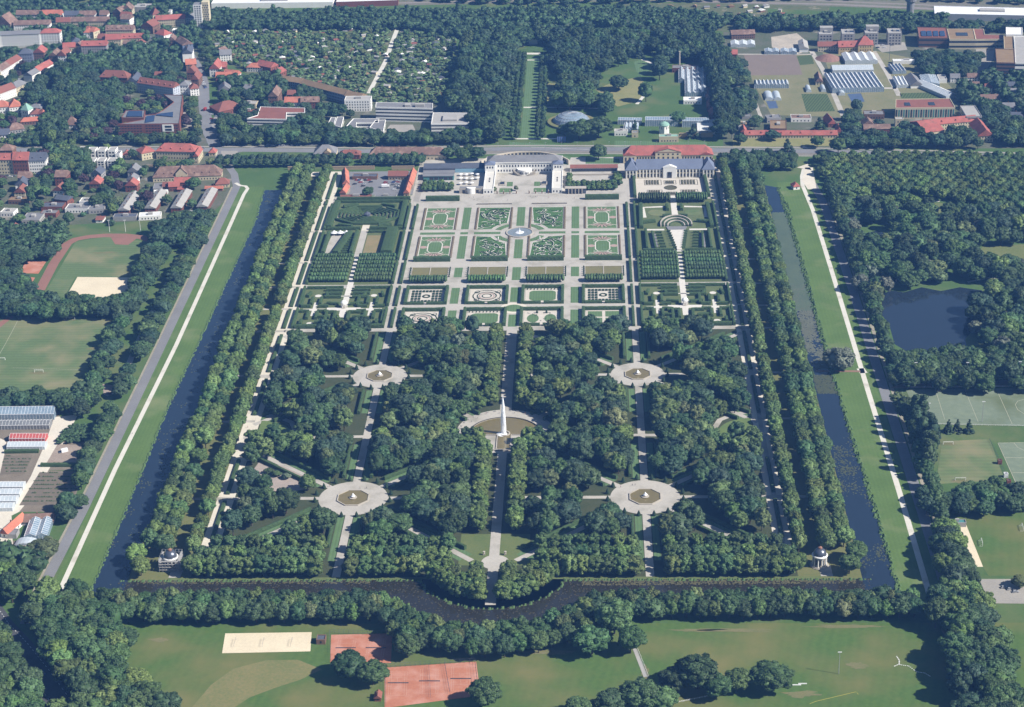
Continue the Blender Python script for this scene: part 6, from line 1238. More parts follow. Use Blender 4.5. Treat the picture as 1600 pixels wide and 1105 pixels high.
# ---------------------------------------------------------------- side gardens
# left: maze
t = thing('hedge_maze', 'octagonal hedge maze in the left side garden', 'maze', (-152, 1802, 0))
def ring8(k, r): return [(-152+r*1.28*math.cos(R(22.5+45*i)), 1802+r*.98*math.sin(R(22.5+45*i))) for i in range(8)]
for k, r in enumerate((26, 22.6, 19.4, 16.2, 13, 9.8, 6.6)):
    P = ring8(k, r); b = MB(); gap = (k*3) % 8
    for i in range(8):
        p, q = P[i], P[(i+1) % 8]
        if i == gap: q = (p[0]+(q[0]-p[0])*.72, p[1]+(q[1]-p[1])*.72)
        hedge_mb(b, p, q, 1.5 if k else 2.6, 1.9 if k else 2.6)
    for i in ((k*5) % 8,):
        if k < 6: hedge_mb(b, P[i], ring8(k+1, (26, 22.6, 19.4, 16.2, 13, 9.8, 6.6)[k+1])[i], 1.2, 1.9)
    b.build('hedge_ring', M_hedge, t)
b = MB(); b.sheet(ring8(0, 27.5), .12); b.build('floor', mat('maze_floor', (.22, .2, .13, 1), (.17, .16, .1, 1), .3, 1), t)
b = MB(); b.lathe(-152, 1802, [(3, .1), (3, 2.6), (3.6, 2.7), (.2, 5)], 8); b.build('pavilion', M_rslate, t)
hedge((-187, 1848), (-113, 1848), 3, 3.6, 'hedge behind the octagonal maze along the farmyard'); hedge((-187, 1840), (-114, 1840), 2.4, 3.0, 'second hedge behind the octagonal maze')
hedge((-185.5, 1838), (-186.5, 1768), 6, 3.8, 'broad hedge along the left flank of the octagonal maze'); hedge((-117, 1838), (-117, 1768), 5, 3.8, 'broad hedge along the right flank of the octagonal maze')
hedge((-187, 1765), (-155, 1765), 3, 3.2, 'hedge in front of the octagonal maze, left piece'); hedge((-146, 1765), (-114, 1765), 3, 3.2, 'hedge in front of the octagonal maze, right piece')
for i, (p, q, lb) in enumerate((((-178, 1826), (-164, 1832), 'short angled hedge at the rear left of the maze'), ((-126, 1826), (-140, 1832), 'short angled hedge at the rear right of the maze'), ((-178, 1776), (-164, 1772), 'short angled hedge at the front left of the maze'), ((-126, 1776), (-138, 1772), 'short angled hedge at the front right of the maze'))): hedge(p, q, 4, 2.8, lb)
S('maze_walk', M_gravel2, [[(-187.5, 1788), (-182, 1804), (-179, 1804), (-183, 1788)], [(-119, 1790), (-122, 1804), (-125, 1804), (-122.5, 1790)], rect(-154, -147, 1762, 1778)], .13)
S('side_garden_ground', mat('side_ground', (.11, .135, .055, 1), (.08, .105, .042, 1), .1, .6), [rect(-189, -112, 1694, 1850), rect(112, 190, 1694, 1842), rect(-189, -112, 1530, 1618), rect(112, 189, 1530, 1618), rect(-189, -112, 1626, 1694), rect(112, 190, 1626, 1694)], .06)
# left: tent court and drying lawn
S('court_gravel', M_gravel, [rect(-154, -147.5, 1694, 1764), [(-181, 1752), (-166, 1752), (-176, 1700), (-184, 1700)]], .12)
S('worn_lawn', mat('worn_lawn', (.33, .25, .13, 1), (.24, .22, .1, 1), .08, .6), [rect(-146.5, -131, 1697, 1749)], .12)
for i in range(3):
    x = -179+i*6; t = thing('marquee', 'white peaked marquee, %s of three behind the gravel court' % ('left', 'middle', 'right')[i], 'tent', (x, 1750, 0), 0.0, 'white marquees')
    b = MB(); b.lathe(x, 1751, [(3.6, 2.6), (2.4, 3.3), (.9, 4.3), (.1, 5)], 8); b.build('canopy', M_whitep, t); b = MB()
    for q in (-2.5, 2.5):
        for e in (-2.5, 2.5): b.tube((x+q, 1751+e, 0), (x+q, 1751+e, 2.7), .07, n=4)
    b.build('legs', M_metal, t)
for p, q, w, h, lb in (((-164, 1753), (-172, 1700), 6, 4, 'slanting broad hedge right of the gravel court'), ((-184, 1752), (-184, 1700), 3.4, 4, 'straight hedge left of the gravel court'), ((-157, 1756), (-157.5, 1700), 3, 4, 'hedge along the left of the pale centre walk'), ((-123, 1760), (-124, 1698), 11, 5, 'very broad tall hedge right of the worn lawn'), ((-146, 1757), (-131, 1757), 2.5, 2.5, 'hedge at the back of the worn lawn')): hedge(p, q, w, h, lb)
for k in range(8): hedge((-167+.5*k, 1704+k*5.5), (-160, 1704+k*5.5), 1.6, 1.8, 'short hedge rib stepping along the slanting hedge', 'short hedge ribs left of the centre walk')
# right: garden theatre
t = thing('garden_theatre', 'hedge theatre with curved stone tiers in the right side garden', 'theatre', (151, 1760, 0))
for k in range(6):
    b = MB(); r = 15.5-k*1.7; A = arc(151, 1768, r, -8, 188, 20); B = arc(151, 1768, r-1.1, 188, -8, 20); b.prism([(x, 1768+(y-1768)*1.5) for x, y in A+B], .1, 2.6-k*.4); b.build('tier', M_stone if k % 2 == 0 else M_hedge, t)
b = MB(); b.prism([(141, 1764), (161, 1764), (159, 1754), (143, 1754)], .1, .8); b.build('pit', M_rgrey, t)
b = MB(); b.prism([(143.5, 1754), (158.5, 1754), (153, 1703), (149, 1703)], .1, 1.1); b.build('stage', M_gline, t)
for s in (-1, 1):
    for k in range(8):
        b = MB(); y = 1750-k*6; x = 151+s*(6.3-k*.6); hedge_mb(b, (x, y), (x+s*3.6, y+.6), 1.2, 2.4); b.build('wing_hedge', M_hedge, t)
    for k in range(6): b = MB(); y = 1748-k*7.4; x = 151+s*(15-k*.6); hedge_mb(b, (x, y), (x+s*6, y), 1.3, 2.2); b.build('wing_hedge', M_hedge, t)
    b = MB(); hedge_mb(b, (151+s*30, 1754), (151+s*30, 1704), 2.4, 3.6); hedge_mb(b, (151+s*24, 1748), (151+s*22, 1706), 2, 3); hedge_mb(b, (151+s*5, 1701), (151+s*34, 1701), 2.4, 3.2); b.build('side_hedge', M_hedge, t)
    b = MB(); b.prism([(151+s*26.5, 1748), (151+s*20.5, 1746), (151+s*19.5, 1712), (151+s*25, 1710)][::s], .1, .2); b.build('side_floor', M_rgrey, t)
    b = MB(); b.prism(arc(151+s*18, 1803, 8.5, 0, 350, 18), .1, .2); b.build('side_lawn', M_pitch, t)
    b = MB(); b.strip([(151+s*30, 1790), (151+s*31, 1818), (151+s*10, 1820)], 4, .16); b.strip([(151+s*12, 1757), (151+s*30, 1757)], 4, .165); b.build('walk', M_gline, t)
    b = MB(); hedge_mb(b, (151+s*7, 1808), (151+s*7, 1822), 3, 3); hedge_mb(b, (151+s*4, 1793), (151+s*12, 1791), 3, 3); hedge_mb(b, (151+s*20, 1778), (151+s*34, 1774), 4, 3); hedge_mb(b, (151+s*33, 1824), (151+s*34, 1760), 4, 3.6); b.build('rear_hedge', M_hedge, t)
b = MB(); b.sheet(rect(148, 154, 1783, 1850), .14); b.sheet(rect(142, 160, 1700, 1704), .14); b.build('centre_walk', M_gline, t)
# right: flower garden in front of the gallery
t = thing('flower_garden', 'gravel flower garden with six framed beds before the gallery', 'flower garden', (150, 1874, 0))
b = MB(); b.box(115, 183, 1849, 1902, .05, .12); b.build('gravel_floor', mat('cream_gravel', (1, 1, 1, 1)), t)
for x0, x1, y0, y1 in ((124, 141, 1883, 1898), (160, 178, 1883, 1898), (144, 156, 1885, 1896), (126, 141, 1853, 1868), (160, 177, 1853, 1868), (145, 156, 1852, 1862)):
    b = MB(); b.strip(rect(x0, x1, y0, y1), .7, .3, True)
    for k in range(5): b.box(x0+1.6+(x1-x0-3)*k/5, x0+1.6+(x1-x0-3)*(k+.62)/5, y0+1.6, y1-1.6, .12, .7)
    b.build('flower_bed', M_box, t)
b = MB(); b.lathe(150, 1874.5, [(6.5, .12), (6.5, .6), (5.8, .6), (5.8, .2)], 20); b.build('oval_bed', M_box, t)
hedge((113.2, 1904), (113.2, 1846), 3, 3.5, 'tall hedge along the left of the gallery flower garden'); hedge((186, 1904), (187, 1846), 3.4, 4, 'tall hedge along the right of the gallery flower garden')
# cabinets of hedges (front side gardens): pale cross walks, temple rotunda in the middle
for s in (-1, 1):
    cr_ = MB()
    for cx in (126, 176):
        cr_.strip([(s*cx-10, 1570), (s*cx+10, 1570)], 4.2, .13); cr_.strip([(s*cx, 1556), (s*cx, 1586)], 3.2, .135)
        for q in (1601, 1540): cr_.ring(s*cx, q, .05, 3.0, .14, 14)
    cr_.strip([(s*150, 1695), (s*150, 1552)], 5.4, .12); cr_.strip([(s*150-15, 1571), (s*150+15, 1571)], 6.5, .125); cr_.strip([(s*150-20, 1600), (s*150+20, 1600)], 1.6, .12)
    struct('cabinet_walk', cr_, M_gline)
    t = thing('garden_temple', 'little white domed garden temple among the %s hedge cabinets' % side(s), 'temple', (s*150, 1575, 0)); x, y = s*150, 1575
    b = MB(); b.lathe(x, y, [(3.2, .1), (3.2, .5), (2.9, .5)], 12); b.build('base', M_stone, t)
    for k in range(6): a = k*math.pi/3; b = MB(); b.tube((x+2.5*math.cos(a), y+2.5*math.sin(a), .5), (x+2.5*math.cos(a), y+2.5*math.sin(a), 4), .22); b.build('column', M_white, t)
    b = MB(); b.lathe(x, y, [(3, 4), (3, 4.5), (2.6, 5.4), (1.6, 6.3), (.1, 6.8)], 14); b.build('dome', M_white, t)
    G_ = '%s hedge cabinets' % side(s); lb = 'clipped hedge among the cross shaped cabinets of the %s front side garden' % side(s)
    for cx in (126, 176):
        for x0, y0, x1, y1 in ((-12, 1575.5, -3.5, 1575.5), (3.5, 1575.5, 12, 1575.5), (-12, 1564.5, -3.5, 1564.5), (3.5, 1564.5, 12, 1564.5), (-4, 1580, -4, 1594), (4, 1580, 4, 1594), (-4, 1562, -4, 1548), (4, 1562, 4, 1548), (-9, 1597, -7, 1606), (7, 1606, 9, 1597), (-8, 1545, -8, 1536), (8, 1545, 8, 1536), (-12.5, 1576, -12.5, 1598), (12.5, 1564, 12.5, 1540)):
            hedge((s*cx+x0, y0), (s*cx+x1, y1), 2.6, 2.7, lb, G_)
    for x0, y0, x1, y1 in ((-20, 1612, -5, 1612), (5, 1612, 20, 1612), (-20, 1604, -5, 1604), (5, 1604, 20, 1604), (-20, 1596, -5, 1596), (5, 1596, 20, 1596), (-16, 1582, -5, 1580), (5, 1580, 16, 1582), (-16, 1562, -5, 1562), (5, 1562, 16, 1562), (-6, 1560, -6, 1545), (6, 1560, 6, 1545), (-20, 1552, -10, 1550), (10, 1550, 20, 1552), (-22, 1540, -6, 1540), (6, 1540, 22, 1540)):
        hedge((s*150+x0, y0), (s*150+x1, y1), 2.8, 2.7, lb, G_)
    hedge((s*112.5, 1617.5), (s*145, 1617.5), 2.6, 2.6, 'hedge closing the rear of the %s hedge cabinets, inner half' % side(s)); hedge((s*155, 1617.5), (s*188, 1617.5), 2.6, 2.6, 'hedge closing the rear of the %s hedge cabinets, outer half' % side(s))
    hedge((s*112.5, 1530.5), (s*188, 1530.5), 3.5, 3.5, 'hedge closing the front of the %s hedge cabinets' % side(s))
# diagonal hedges that frame the star walks of the groves
for s in (-1, 1):
    for cy, fr in ((1228, 'front'), (1433, 'rear')):
        for tx, dx_ in ((15, 'inner'), (195, 'outer')):
            for ey in ((1140, 1308) if cy == 1228 else (1346, 1514)):
                dx, dy = tx-105, ey-cy; m = math.hypot(dx, dy)
                for o in (-7.2, 7.2):
                    p = (s*(105+dx/m*33-dy/m*o), cy+dy/m*33+dx/m*o); q = (s*(105+dx/m*(m-14)-dy/m*o), cy+dy/m*(m-14)+dx/m*o)
                    hedge(p, q, 2.2, 3, 'clipped hedge along a slanting walk of the %s %s grove star' % (side(s), fr), 'hedges of the %s %s grove star' % (side(s), fr))
        for a in (94.8, 115.2):
            hedge((s*a, cy+30), (s*a, cy+82), 2.2, 3, 'clipped hedge along the straight walk behind the %s %s grove fountain' % (side(s), fr), 'straight hedges behind the %s %s grove fountain' % (side(s), fr))
            hedge((s*a, cy-30), (s*a, cy-70 if cy > 1300 else 1158), 2.2, 3, 'clipped hedge along the straight walk before the %s %s grove fountain' % (side(s), fr), 'straight hedges before the %s %s grove fountain' % (side(s), fr))
        n = 16; r = 27.5 if cy < 1300 else 24.5
        CT = []
        for i in range(n):
            a = 2*math.pi*(i+.5)/n; x, y = s*105+r*math.cos(a), cy+r*math.sin(a)
            b = MB(); b.lathe(0, 0, [(1.25, 0), (1.5, .7), (1.15, 2), (.6, 3.4), (.1, 4.4)], 9)
            if 'cone' not in WIN: WIN['cone'] = b.mesh('topiary_cone', M_hedge_d)
            o = link('topiary_cone', WIN['cone']); o.location = (x, y, .1); tag(o, 'dark clipped cone on the rim of the %s %s fountain place' % (side(s), fr), 'topiary', 'topiary cones round the %s %s fountain' % (side(s), fr))
# long pleached rows are grown with the trees; bank reeds
rd_ = MB(); RR = random.Random(9)
def bank(pts, w, h):
    n = 0
    for i in range(len(pts)-1):
        a, c = pts[i], pts[i+1]; m = math.hypot(c[0]-a[0], c[1]-a[1]); k = max(1, int(m/2.2))
        for j in range(k):
            x = a[0]+(c[0]-a[0])*(j+RR.random())/k+RR.uniform(-w, w)*.5; y = a[1]+(c[1]-a[1])*(j+RR.random())/k; r = RR.uniform(.5, 1.3); hh = h*RR.uniform(.4, 1.2)
            rd_.add([(x-r, y-r*1.6, 0), (x+r, y-r*1.6, 0), (x+r*.9, y+r*1.6, 0), (x-r*.9, y+r*1.6, 0), (x+RR.uniform(-.3, .3), y-r*.5, hh), (x+RR.uniform(-.3, .3), y+r*.6, hh*.9)], [(0, 1, 4), (1, 2, 5, 4), (2, 3, 5), (3, 0, 4, 5)])
bank(cl, 1.6, .9); bank(cr, 2.6, 1.3); bank([(x+1.2, y) for x, y in cr], 2.5, 1.2); bank([(262.5, 1830), (262, 1700), (261, 1560), (262, 1480)], 4, 2.0)
bank(outer_b, 2, 1); bank(inner_b, 1.6, .8); bank([(-250, 1115), (-48, 1115)], 1.2, .7); bank([(48, 1115), (250, 1115)], 1.2, .7); bank([(-266, 1093), (-62, 1093)], 2, 1); bank([(62, 1093), (266, 1093)], 2, 1)
stuff('reeds', rd_, mat('reed_leaves', (.085, .135, .045, 1), (.055, .1, .035, 1), .2, 1.0))
# floating leaves
def pads(name, areas, m, r=(.25, .8)):
    b = MB(); PR = random.Random(len(name))
    for poly, n, cl_ in areas:
        xs = [p[0] for p in poly]; ys = [p[1] for p in poly]; cs = [(PR.uniform(min(xs), max(xs)), PR.uniform(min(ys), max(ys))) for _ in range(cl_)] if cl_ else None
        for _ in range(n):
            if cs: c = PR.choice(cs); x, y = PR.gauss(c[0], 2.6), PR.gauss(c[1], 7)
            else: x, y = PR.uniform(min(xs), max(xs)), PR.uniform(min(ys), max(ys))
            if not inpoly(x, y, poly): continue
            q = PR.uniform(*r); a = PR.random(); b.add([(x+q*math.cos(a+k*1.2566), y+q*1.3*math.sin(a+k*1.2566), .085+PR.random()*.03) for k in range(5)], [(0, 1, 2, 3, 4)])
    return stuff(name, b, m)
lc = cl+[(-246, 1093), (-246, 1880)]; rc = [(246, 1880), (246, 1093)]+cr; bc = [(-250, 1093)]+outer_b+[(250, 1093), (250, 1115.5)]+inner_b+[(-250, 1115.5)]
clip = lambda P, a, c: [(x, min(max(y, a), c)) for x, y in P]
pads('water_lily_leaves', [(lc, 800, 60), (clip(rc, 1120, 1330), 700, 16), (clip(rc, 1395, 1430), 1800, 0)], mat('lily_pads', (.065, .075, .045, 1), (.045, .058, .035, 1), .3, 1))
pads('brown_lily_leaves', [(bc, 3400, 0)], mat('brown_pads', (.05, .042, .026, 1), (.032, .034, .022, 1), .2, 1), (.3, .8))
pads('edge_lily_leaves', [([(60, 1108), (240, 1110), (240, 1115), (60, 1115)], 900, 0), ([(-240, 1111), (-80, 1111), (-80, 1115), (-240, 1115)], 300, 0)], mat('olive_pads', (.1, .09, .042, 1), (.07, .07, .034, 1), .2, 1), (.3, .9))
pads('pond_scum', [(clip(rc, 1560, 1800), 14000, 0)], mat('pale_algae', (.085, .115, .075, 1), (.06, .09, .065, 1), .05, .6), (.5, 1.5))
pads('algae_leaves', [(clip(rc, 1440, 1620), 3500, 60)], mat('grey_algae', (.11, .12, .09, 1), (.08, .09, .07, 1), .1, .6), (.4, 1.2))
# ================================================================ TREES
def ico(sub):
    t = (1+5**.5)/2
    v = [(-1, t, 0), (1, t, 0), (-1, -t, 0), (1, -t, 0), (0, -1, t), (0, 1, t), (0, -1, -t), (0, 1, -t), (t, 0, -1), (t, 0, 1), (-t, 0, -1), (-t, 0, 1)]
    f = [(0, 11, 5), (0, 5, 1), (0, 1, 7), (0, 7, 10), (0, 10, 11), (1, 5, 9), (5, 11, 4), (11, 10, 2), (10, 7, 6), (7, 1, 8), (3, 9, 4), (3, 4, 2), (3, 2, 6), (3, 6, 8), (3, 8, 9), (4, 9, 5), (2, 4, 11), (6, 2, 10), (8, 6, 7), (9, 8, 1)]
    v = [np.array(p)/np.linalg.norm(p) for p in v]
    for _ in range(sub):
        c = {}; nf = []
        def mid(a, b):
            k = (min(a, b), max(a, b))
            if k not in c: m = v[a]+v[b]; v.append(m/np.linalg.norm(m)); c[k] = len(v)-1
            return c[k]
        for a, b, d in f: ab, bd, da = mid(a, b), mid(b, d), mid(d, a); nf += [(a, ab, da), (b, bd, ab), (d, da, bd), (ab, bd, da)]
        f = nf
    return np.array(v), np.array(f)
IC1, IC2 = ico(1), ico(2)
def raw_mesh(name, V, T, m, smooth_faces=0):
    me = bpy.data.meshes.new(name); V = np.asarray(V, dtype=np.float32); T = np.asarray(T, dtype=np.int32)
    me.vertices.add(len(V)); me.vertices.foreach_set('co', V.ravel()); me.loops.add(T.size); me.loops.foreach_set('vertex_index', T.ravel())
    me.polygons.add(len(T)); me.polygons.foreach_set('loop_start', np.arange(len(T), dtype=np.int32)*T.shape[1])
    me.update(calc_edges=True); me.materials.append(m); return me
def crown_arrays(seed, cz, rx, ry, rz, nl, lr, ncards, cs, shape='round', low=-.45):
    rg = np.random.default_rng(seed); V, T = [], []; n0 = 0; C = []; RRs = []
    i = 0; k = 0
    while i < nl and k < nl*6:
        k += 1; d = rg.normal(size=3); d /= np.linalg.norm(d)
        if d[2] < low: continue
        if shape == 'box': q = (np.abs(d)**5).sum()**.2; p = d/q*.80
        elif shape == 'cone': z = rg.random()**1.4; a = rg.random()*6.283; w = (1-z)*.85+.03; p = np.array([math.cos(a)*w, math.sin(a)*w, z*1.9-.95])
        elif shape == 'poplar': p = d*.8; p[:2] *= (1-.35*max(0, p[2]))
        else: p = d*(.64+.27*rg.random())
        c = p*np.array([rx, ry, rz])+np.array([0, 0, cz]); C.append(c); RRs.append(lr*(.65+.7*rg.random())*(1 if shape != 'cone' else max(.3, 1.1-z))); i += 1
    core = IC2[0]*np.array([rx, ry, rz])*(.8 if shape != 'cone' else .45)*(1+rg.normal(size=(len(IC2[0]), 1))*.05)+np.array([0, 0, cz])
    V.append(core); T.append(IC2[1]+n0); n0 += len(core)
    for c, r in zip(C, RRs):
        L_ = IC1[0]*r*np.array([1, 1, .9])*(1+rg.normal(size=(len(IC1[0]), 1))*.10)+c; V.append(L_); T.append(IC1[1]+n0); n0 += len(L_)
    C = np.array(C); RRs = np.array(RRs); ix = rg.integers(0, len(C), ncards); D = rg.normal(size=(ncards, 3)); D /= np.linalg.norm(D, axis=1)[:, None]
    out = (C[ix]-np.array([0, 0, cz]))/np.array([rx, ry, rz]); D += out*.9; D[:, 2] += .25; D /= np.linalg.norm(D, axis=1)[:, None]
    pos = C[ix]+D*RRs[ix][:, None]*(.86+.32*rg.random((ncards, 1)))
    N = D+rg.normal(size=(ncards, 3))*.55; N /= np.linalg.norm(N, axis=1)[:, None]
    A = np.cross(N, rg.normal(size=(ncards, 3))); A /= np.linalg.norm(A, axis=1)[:, None]; B = np.cross(N, A)
    s = cs*(.55+.8*rg.random((ncards, 1)))
    q = np.stack([pos-A*s-B*s*.4, pos+B*s, pos+A*s-B*s*.4], axis=1).reshape(-1, 3); V.append(q); T.append(np.arange(3*ncards).reshape(-1, 3)+n0)
    return np.concatenate(V), np.concatenate(T)
def trunk_mesh(r, h, cz, rx, seed):
    b = MB(); q = random.Random(seed); b.tube((0, 0, 0), (0, 0, h*.5), r, r*.7, 8); b.tube((0, 0, h*.5), (0, 0, h*.85), r*.7, r*.2, 6)
    for k in range(5): a = k*1.26+q.random(); z = h*(.35+.08*k); b.tube((0, 0, z), (math.cos(a)*rx*.62, math.sin(a)*rx*.62, z+h*.2), r*.42, r*.12, 5)
    return b.mesh('trunk', M_bark)
SPEC = {}   # kind -> list of (crown mesh, trunk mesh, joined mesh, base radius, base height)
def species(kind, nv, cz, rx, ry, rz, nl, lr, nc, cs, shape='round', low=-.45, tr=.35):
    out = []
    for i in range(nv):
        V, T = crown_arrays(hash_(kind)+i, cz, rx, ry, rz, nl, lr, nc, cs, shape, low)
        h = cz+rz; tm = trunk_mesh(tr, h*.9, cz, rx, i); cm = raw_mesh('crown', V, T, M_leaf)
        tv = np.array([v.co[:] for v in tm.vertices]); tf = []
        for p in tm.polygons:
            for j in range(1, len(p.vertices)-1): tf.append((p.vertices[0], p.vertices[j], p.vertices[j+1]))
        jm = raw_mesh('tree', np.concatenate([V, tv]), np.concatenate([T, np.array(tf)+len(V)]), M_leaf); jm.materials.append(M_bark)
        mi = np.zeros(len(jm.polygons), dtype=np.int32); mi[len(T):] = 1; jm.polygons.foreach_set('material_index', mi)
        out.append((cm, tm, jm, rx, h))
    SPEC[kind] = out
def hash_(s): return sum(ord(c)*(i+3) for i, c in enumerate(s))
species('broad', 6, 9.6, 6.2, 6.0, 6.6, 74, 1.4, 4600, .44)
species('lime', 5, 9.2, 5.6, 6.4, 6.4, 62, 1.3, 3800, .42)
species('clip', 4, 8.2, 4.4, 4.4, 5.6, 40, 1.3, 2600, .42, 'box', -.8)
species('poplar', 3, 12, 2.6, 2.6, 11.5, 46, 1.1, 2400, .45, 'poplar', -.9)
species('conifer', 3, 8.5, 4.0, 4.0, 8.5, 60, 1.1, 2400, .42, 'cone', -.9, .3)
species('willow', 2, 7.5, 6.4, 6.4, 5.6, 62, 1.5, 4200, .45, 'round', -.8)
species('small', 5, 4.6, 3.2, 3.2, 3.4, 22, 1.2, 900, .42, 'round', -.5, .16)
GREENS = dict(deep=(.037, .07, .029), mid=(.052, .095, .034), fresh=(.088, .138, .04), olive=(.1, .13, .052), grey=(.12, .145, .10), bluish=(.036, .068, .037), purple=(.045, .026, .03), lime=(.08, .125, .037), yellow=(.15, .15, .04))
def col(names, q):
    c = GREENS[q.choice(names)]; k = q.uniform(.85, 1.18); return (c[0]*k*q.uniform(.9, 1.12), c[1]*k, c[2]*k*q.uniform(.85, 1.15), 1)
TQ = random.Random(77)
def tree(kind, name, x, y, r, h, c, label, cat='tree', group=None, parts=True, z=0):
    cm, tm, jm, br, bh = TQ.choice(SPEC[kind]); sx = r/br; sz = h/bh
    if parts:
        t = bpy.data.objects.new(name, None); COL.objects.link(t); a = link('crown', cm, t); a.color = c; link('trunk', tm, t)
    else: t = link(name, jm); t.color = c
    t.location = (x, y, z); t.rotation_euler = (0, 0, TQ.uniform(-.35, .35)+(math.pi if TQ.random() < .5 else 0) if kind == 'lime' else TQ.uniform(0, 6.28)); t.scale = (sx*TQ.uniform(.93, 1.07), sx*TQ.uniform(.93, 1.07), sz)
    tag(t, label, cat, group); return t
def fill(poly, sp, excl=(), jit=.34, seed=1):
    q = random.Random(seed); xs = [p[0] for p in poly]; ys = [p[1] for p in poly]; out = []; row = 0; y = min(ys)
    while y < max(ys):
        x = min(xs)+(sp/2 if row % 2 else 0)
        while x < max(xs):
            a, b = x+q.uniform(-jit, jit)*sp, y+q.uniform(-jit, jit)*sp
            if inpoly(a, b, poly) and not any(e(a, b) for e in excl): out.append((a, b))
            x += sp
        y += sp*.87; row += 1
    return out
def near(pts, d):
    def f(x, y):
        for i in range(len(pts)-1):
            ax, ay = pts[i]; bx, by = pts[i+1]; dx, dy = bx-ax, by-ay; t = max(0, min(1, ((x-ax)*dx+(y-ay)*dy)/(dx*dx+dy*dy+1e-9)))
            if (ax+dx*t-x)**2+(ay+dy*t-y)**2 < d*d: return True
        return False
    return f
disc = lambda cx, cy, r: (lambda x, y: (x-cx)**2+(y-cy)**2 < r*r)
inp = lambda poly: (lambda x, y: inpoly(x, y, poly))
HB = [(min(p[0] for p in P), max(p[0] for p in P), min(p[1] for p in P), max(p[1] for p in P), P) for P in ALLHOUSE]
def onhouse(pad=3):
    def f(x, y):
        for a, b, c, d, P in HB:
            if a-pad < x < b+pad and c-pad < y < d+pad and (inpoly(x, y, P) or inpoly(x+pad, y, P) or inpoly(x-pad, y, P) or inpoly(x, y+pad, P) or inpoly(x, y-pad, P)): return True
        return False
    return f
def before_house(dep):
    """the strip in front of a house, where a tall tree would hide it"""
    def f(x, y):
        for a, b, c, d, P in HB:
            if a-2 < x < b+2 and c-dep < y < c+3: return True
        return False
    return f
STUFF = {}
def grow(kind, name, pts, rr, hr, cols, label, group, cap=300, parts=True, cat='tree', sname=None, seed=5):
    q = random.Random(seed); P = [(x, y, q.uniform(*rr), q.uniform(*hr), col(cols, q)) for x, y in pts]
    P.sort(key=lambda p: p[1])
    for x, y, r, h, c in P[:cap]: tree(kind, name, x, y, r, h, c, label, cat, group, parts)
    for x, y, r, h, c in P[cap:]: STUFF.setdefault(sname or 'far_trees', []).append((x, y, r, h))
    return len(P)
LOWV = [crown_arrays(900+i, 4.6, 3.2, 3.2, 3.6, 12, 1.5, 150, .75) for i in range(4)]
def build_stuff(name, L_, c):
    q = np.random.default_rng(hash_(name)); V, T = [], []; n = 0
    for x, y, r, h in L_:
        v, t = LOWV[q.integers(0, 4)]; a = q.random()*6.28; ca, sa = math.cos(a), math.sin(a); s = r/3.2; sz = h/8.2
        w = np.stack([(v[:, 0]*ca-v[:, 1]*sa)*s+x, (v[:, 0]*sa+v[:, 1]*ca)*s+y, v[:, 2]*sz], axis=1); V.append(w); T.append(t+n); n += len(v)
    o = link(name, raw_mesh(name, np.concatenate(V), np.concatenate(T), M_leafs)); o.color = c; o['kind'] = 'stuff'; return o
M_leafs = foliage('leaf_mass', .5, 1.7)
# ---------------------------------------------------------------- avenues
for s in (-1, 1):
    pts = [(s*(206.3+TQ.uniform(-.8, .8)), 1150+i*10.6+TQ.uniform(-1.5, 1.5)) for i in range(74) if TQ.random() > .03]
    grow('lime', 'lime_tree', pts, (4.6, 5.9), (12, 15.5), ['lime', 'lime', 'fresh'], 'lime tree in the single inner row of the %s canal avenue' % side(s), '%s avenue inner lime row' % side(s), 99)
    pts = [(s*(225+TQ.uniform(-.8, .8)), 1150+i*13+TQ.uniform(-2, 2)) for i in range(60) if TQ.random() > .03]
    grow('lime', 'canal_lime_tree', pts, (5.6, 6.9), (13, 17.5), ['lime', 'fresh', 'mid'] if s < 0 else ['lime', 'mid', 'fresh'], 'lime tree in the middle row of the %s canal avenue' % side(s), '%s avenue middle lime row' % side(s), 99)
    pts = [(s*(236.5+TQ.uniform(-1, 1)), 1156+i*13+TQ.uniform(-2, 2)) for i in range(60)]
    grow('lime', 'canal_lime_tree', pts, (5.6, 6.9), (12.5, 17), ['lime', 'fresh', 'mid'] if s < 0 else ['lime', 'mid', 'fresh'], 'lime tree in the row next to the water of the %s canal avenue' % side(s), '%s avenue waterside lime row' % side(s), 99)
    for x, y, lb in ((237, 1122, 'broad lime tree on the canal corner outside the %s domed temple'), (243, 1138, 'lime tree behind the canal corner of the %s domed temple'), (202, 1124, 'lime tree on the garden side of the %s domed temple')): tree('lime', 'corner_tree', s*x, y, 7, 14, col(['lime', 'fresh'], TQ), lb % side(s))
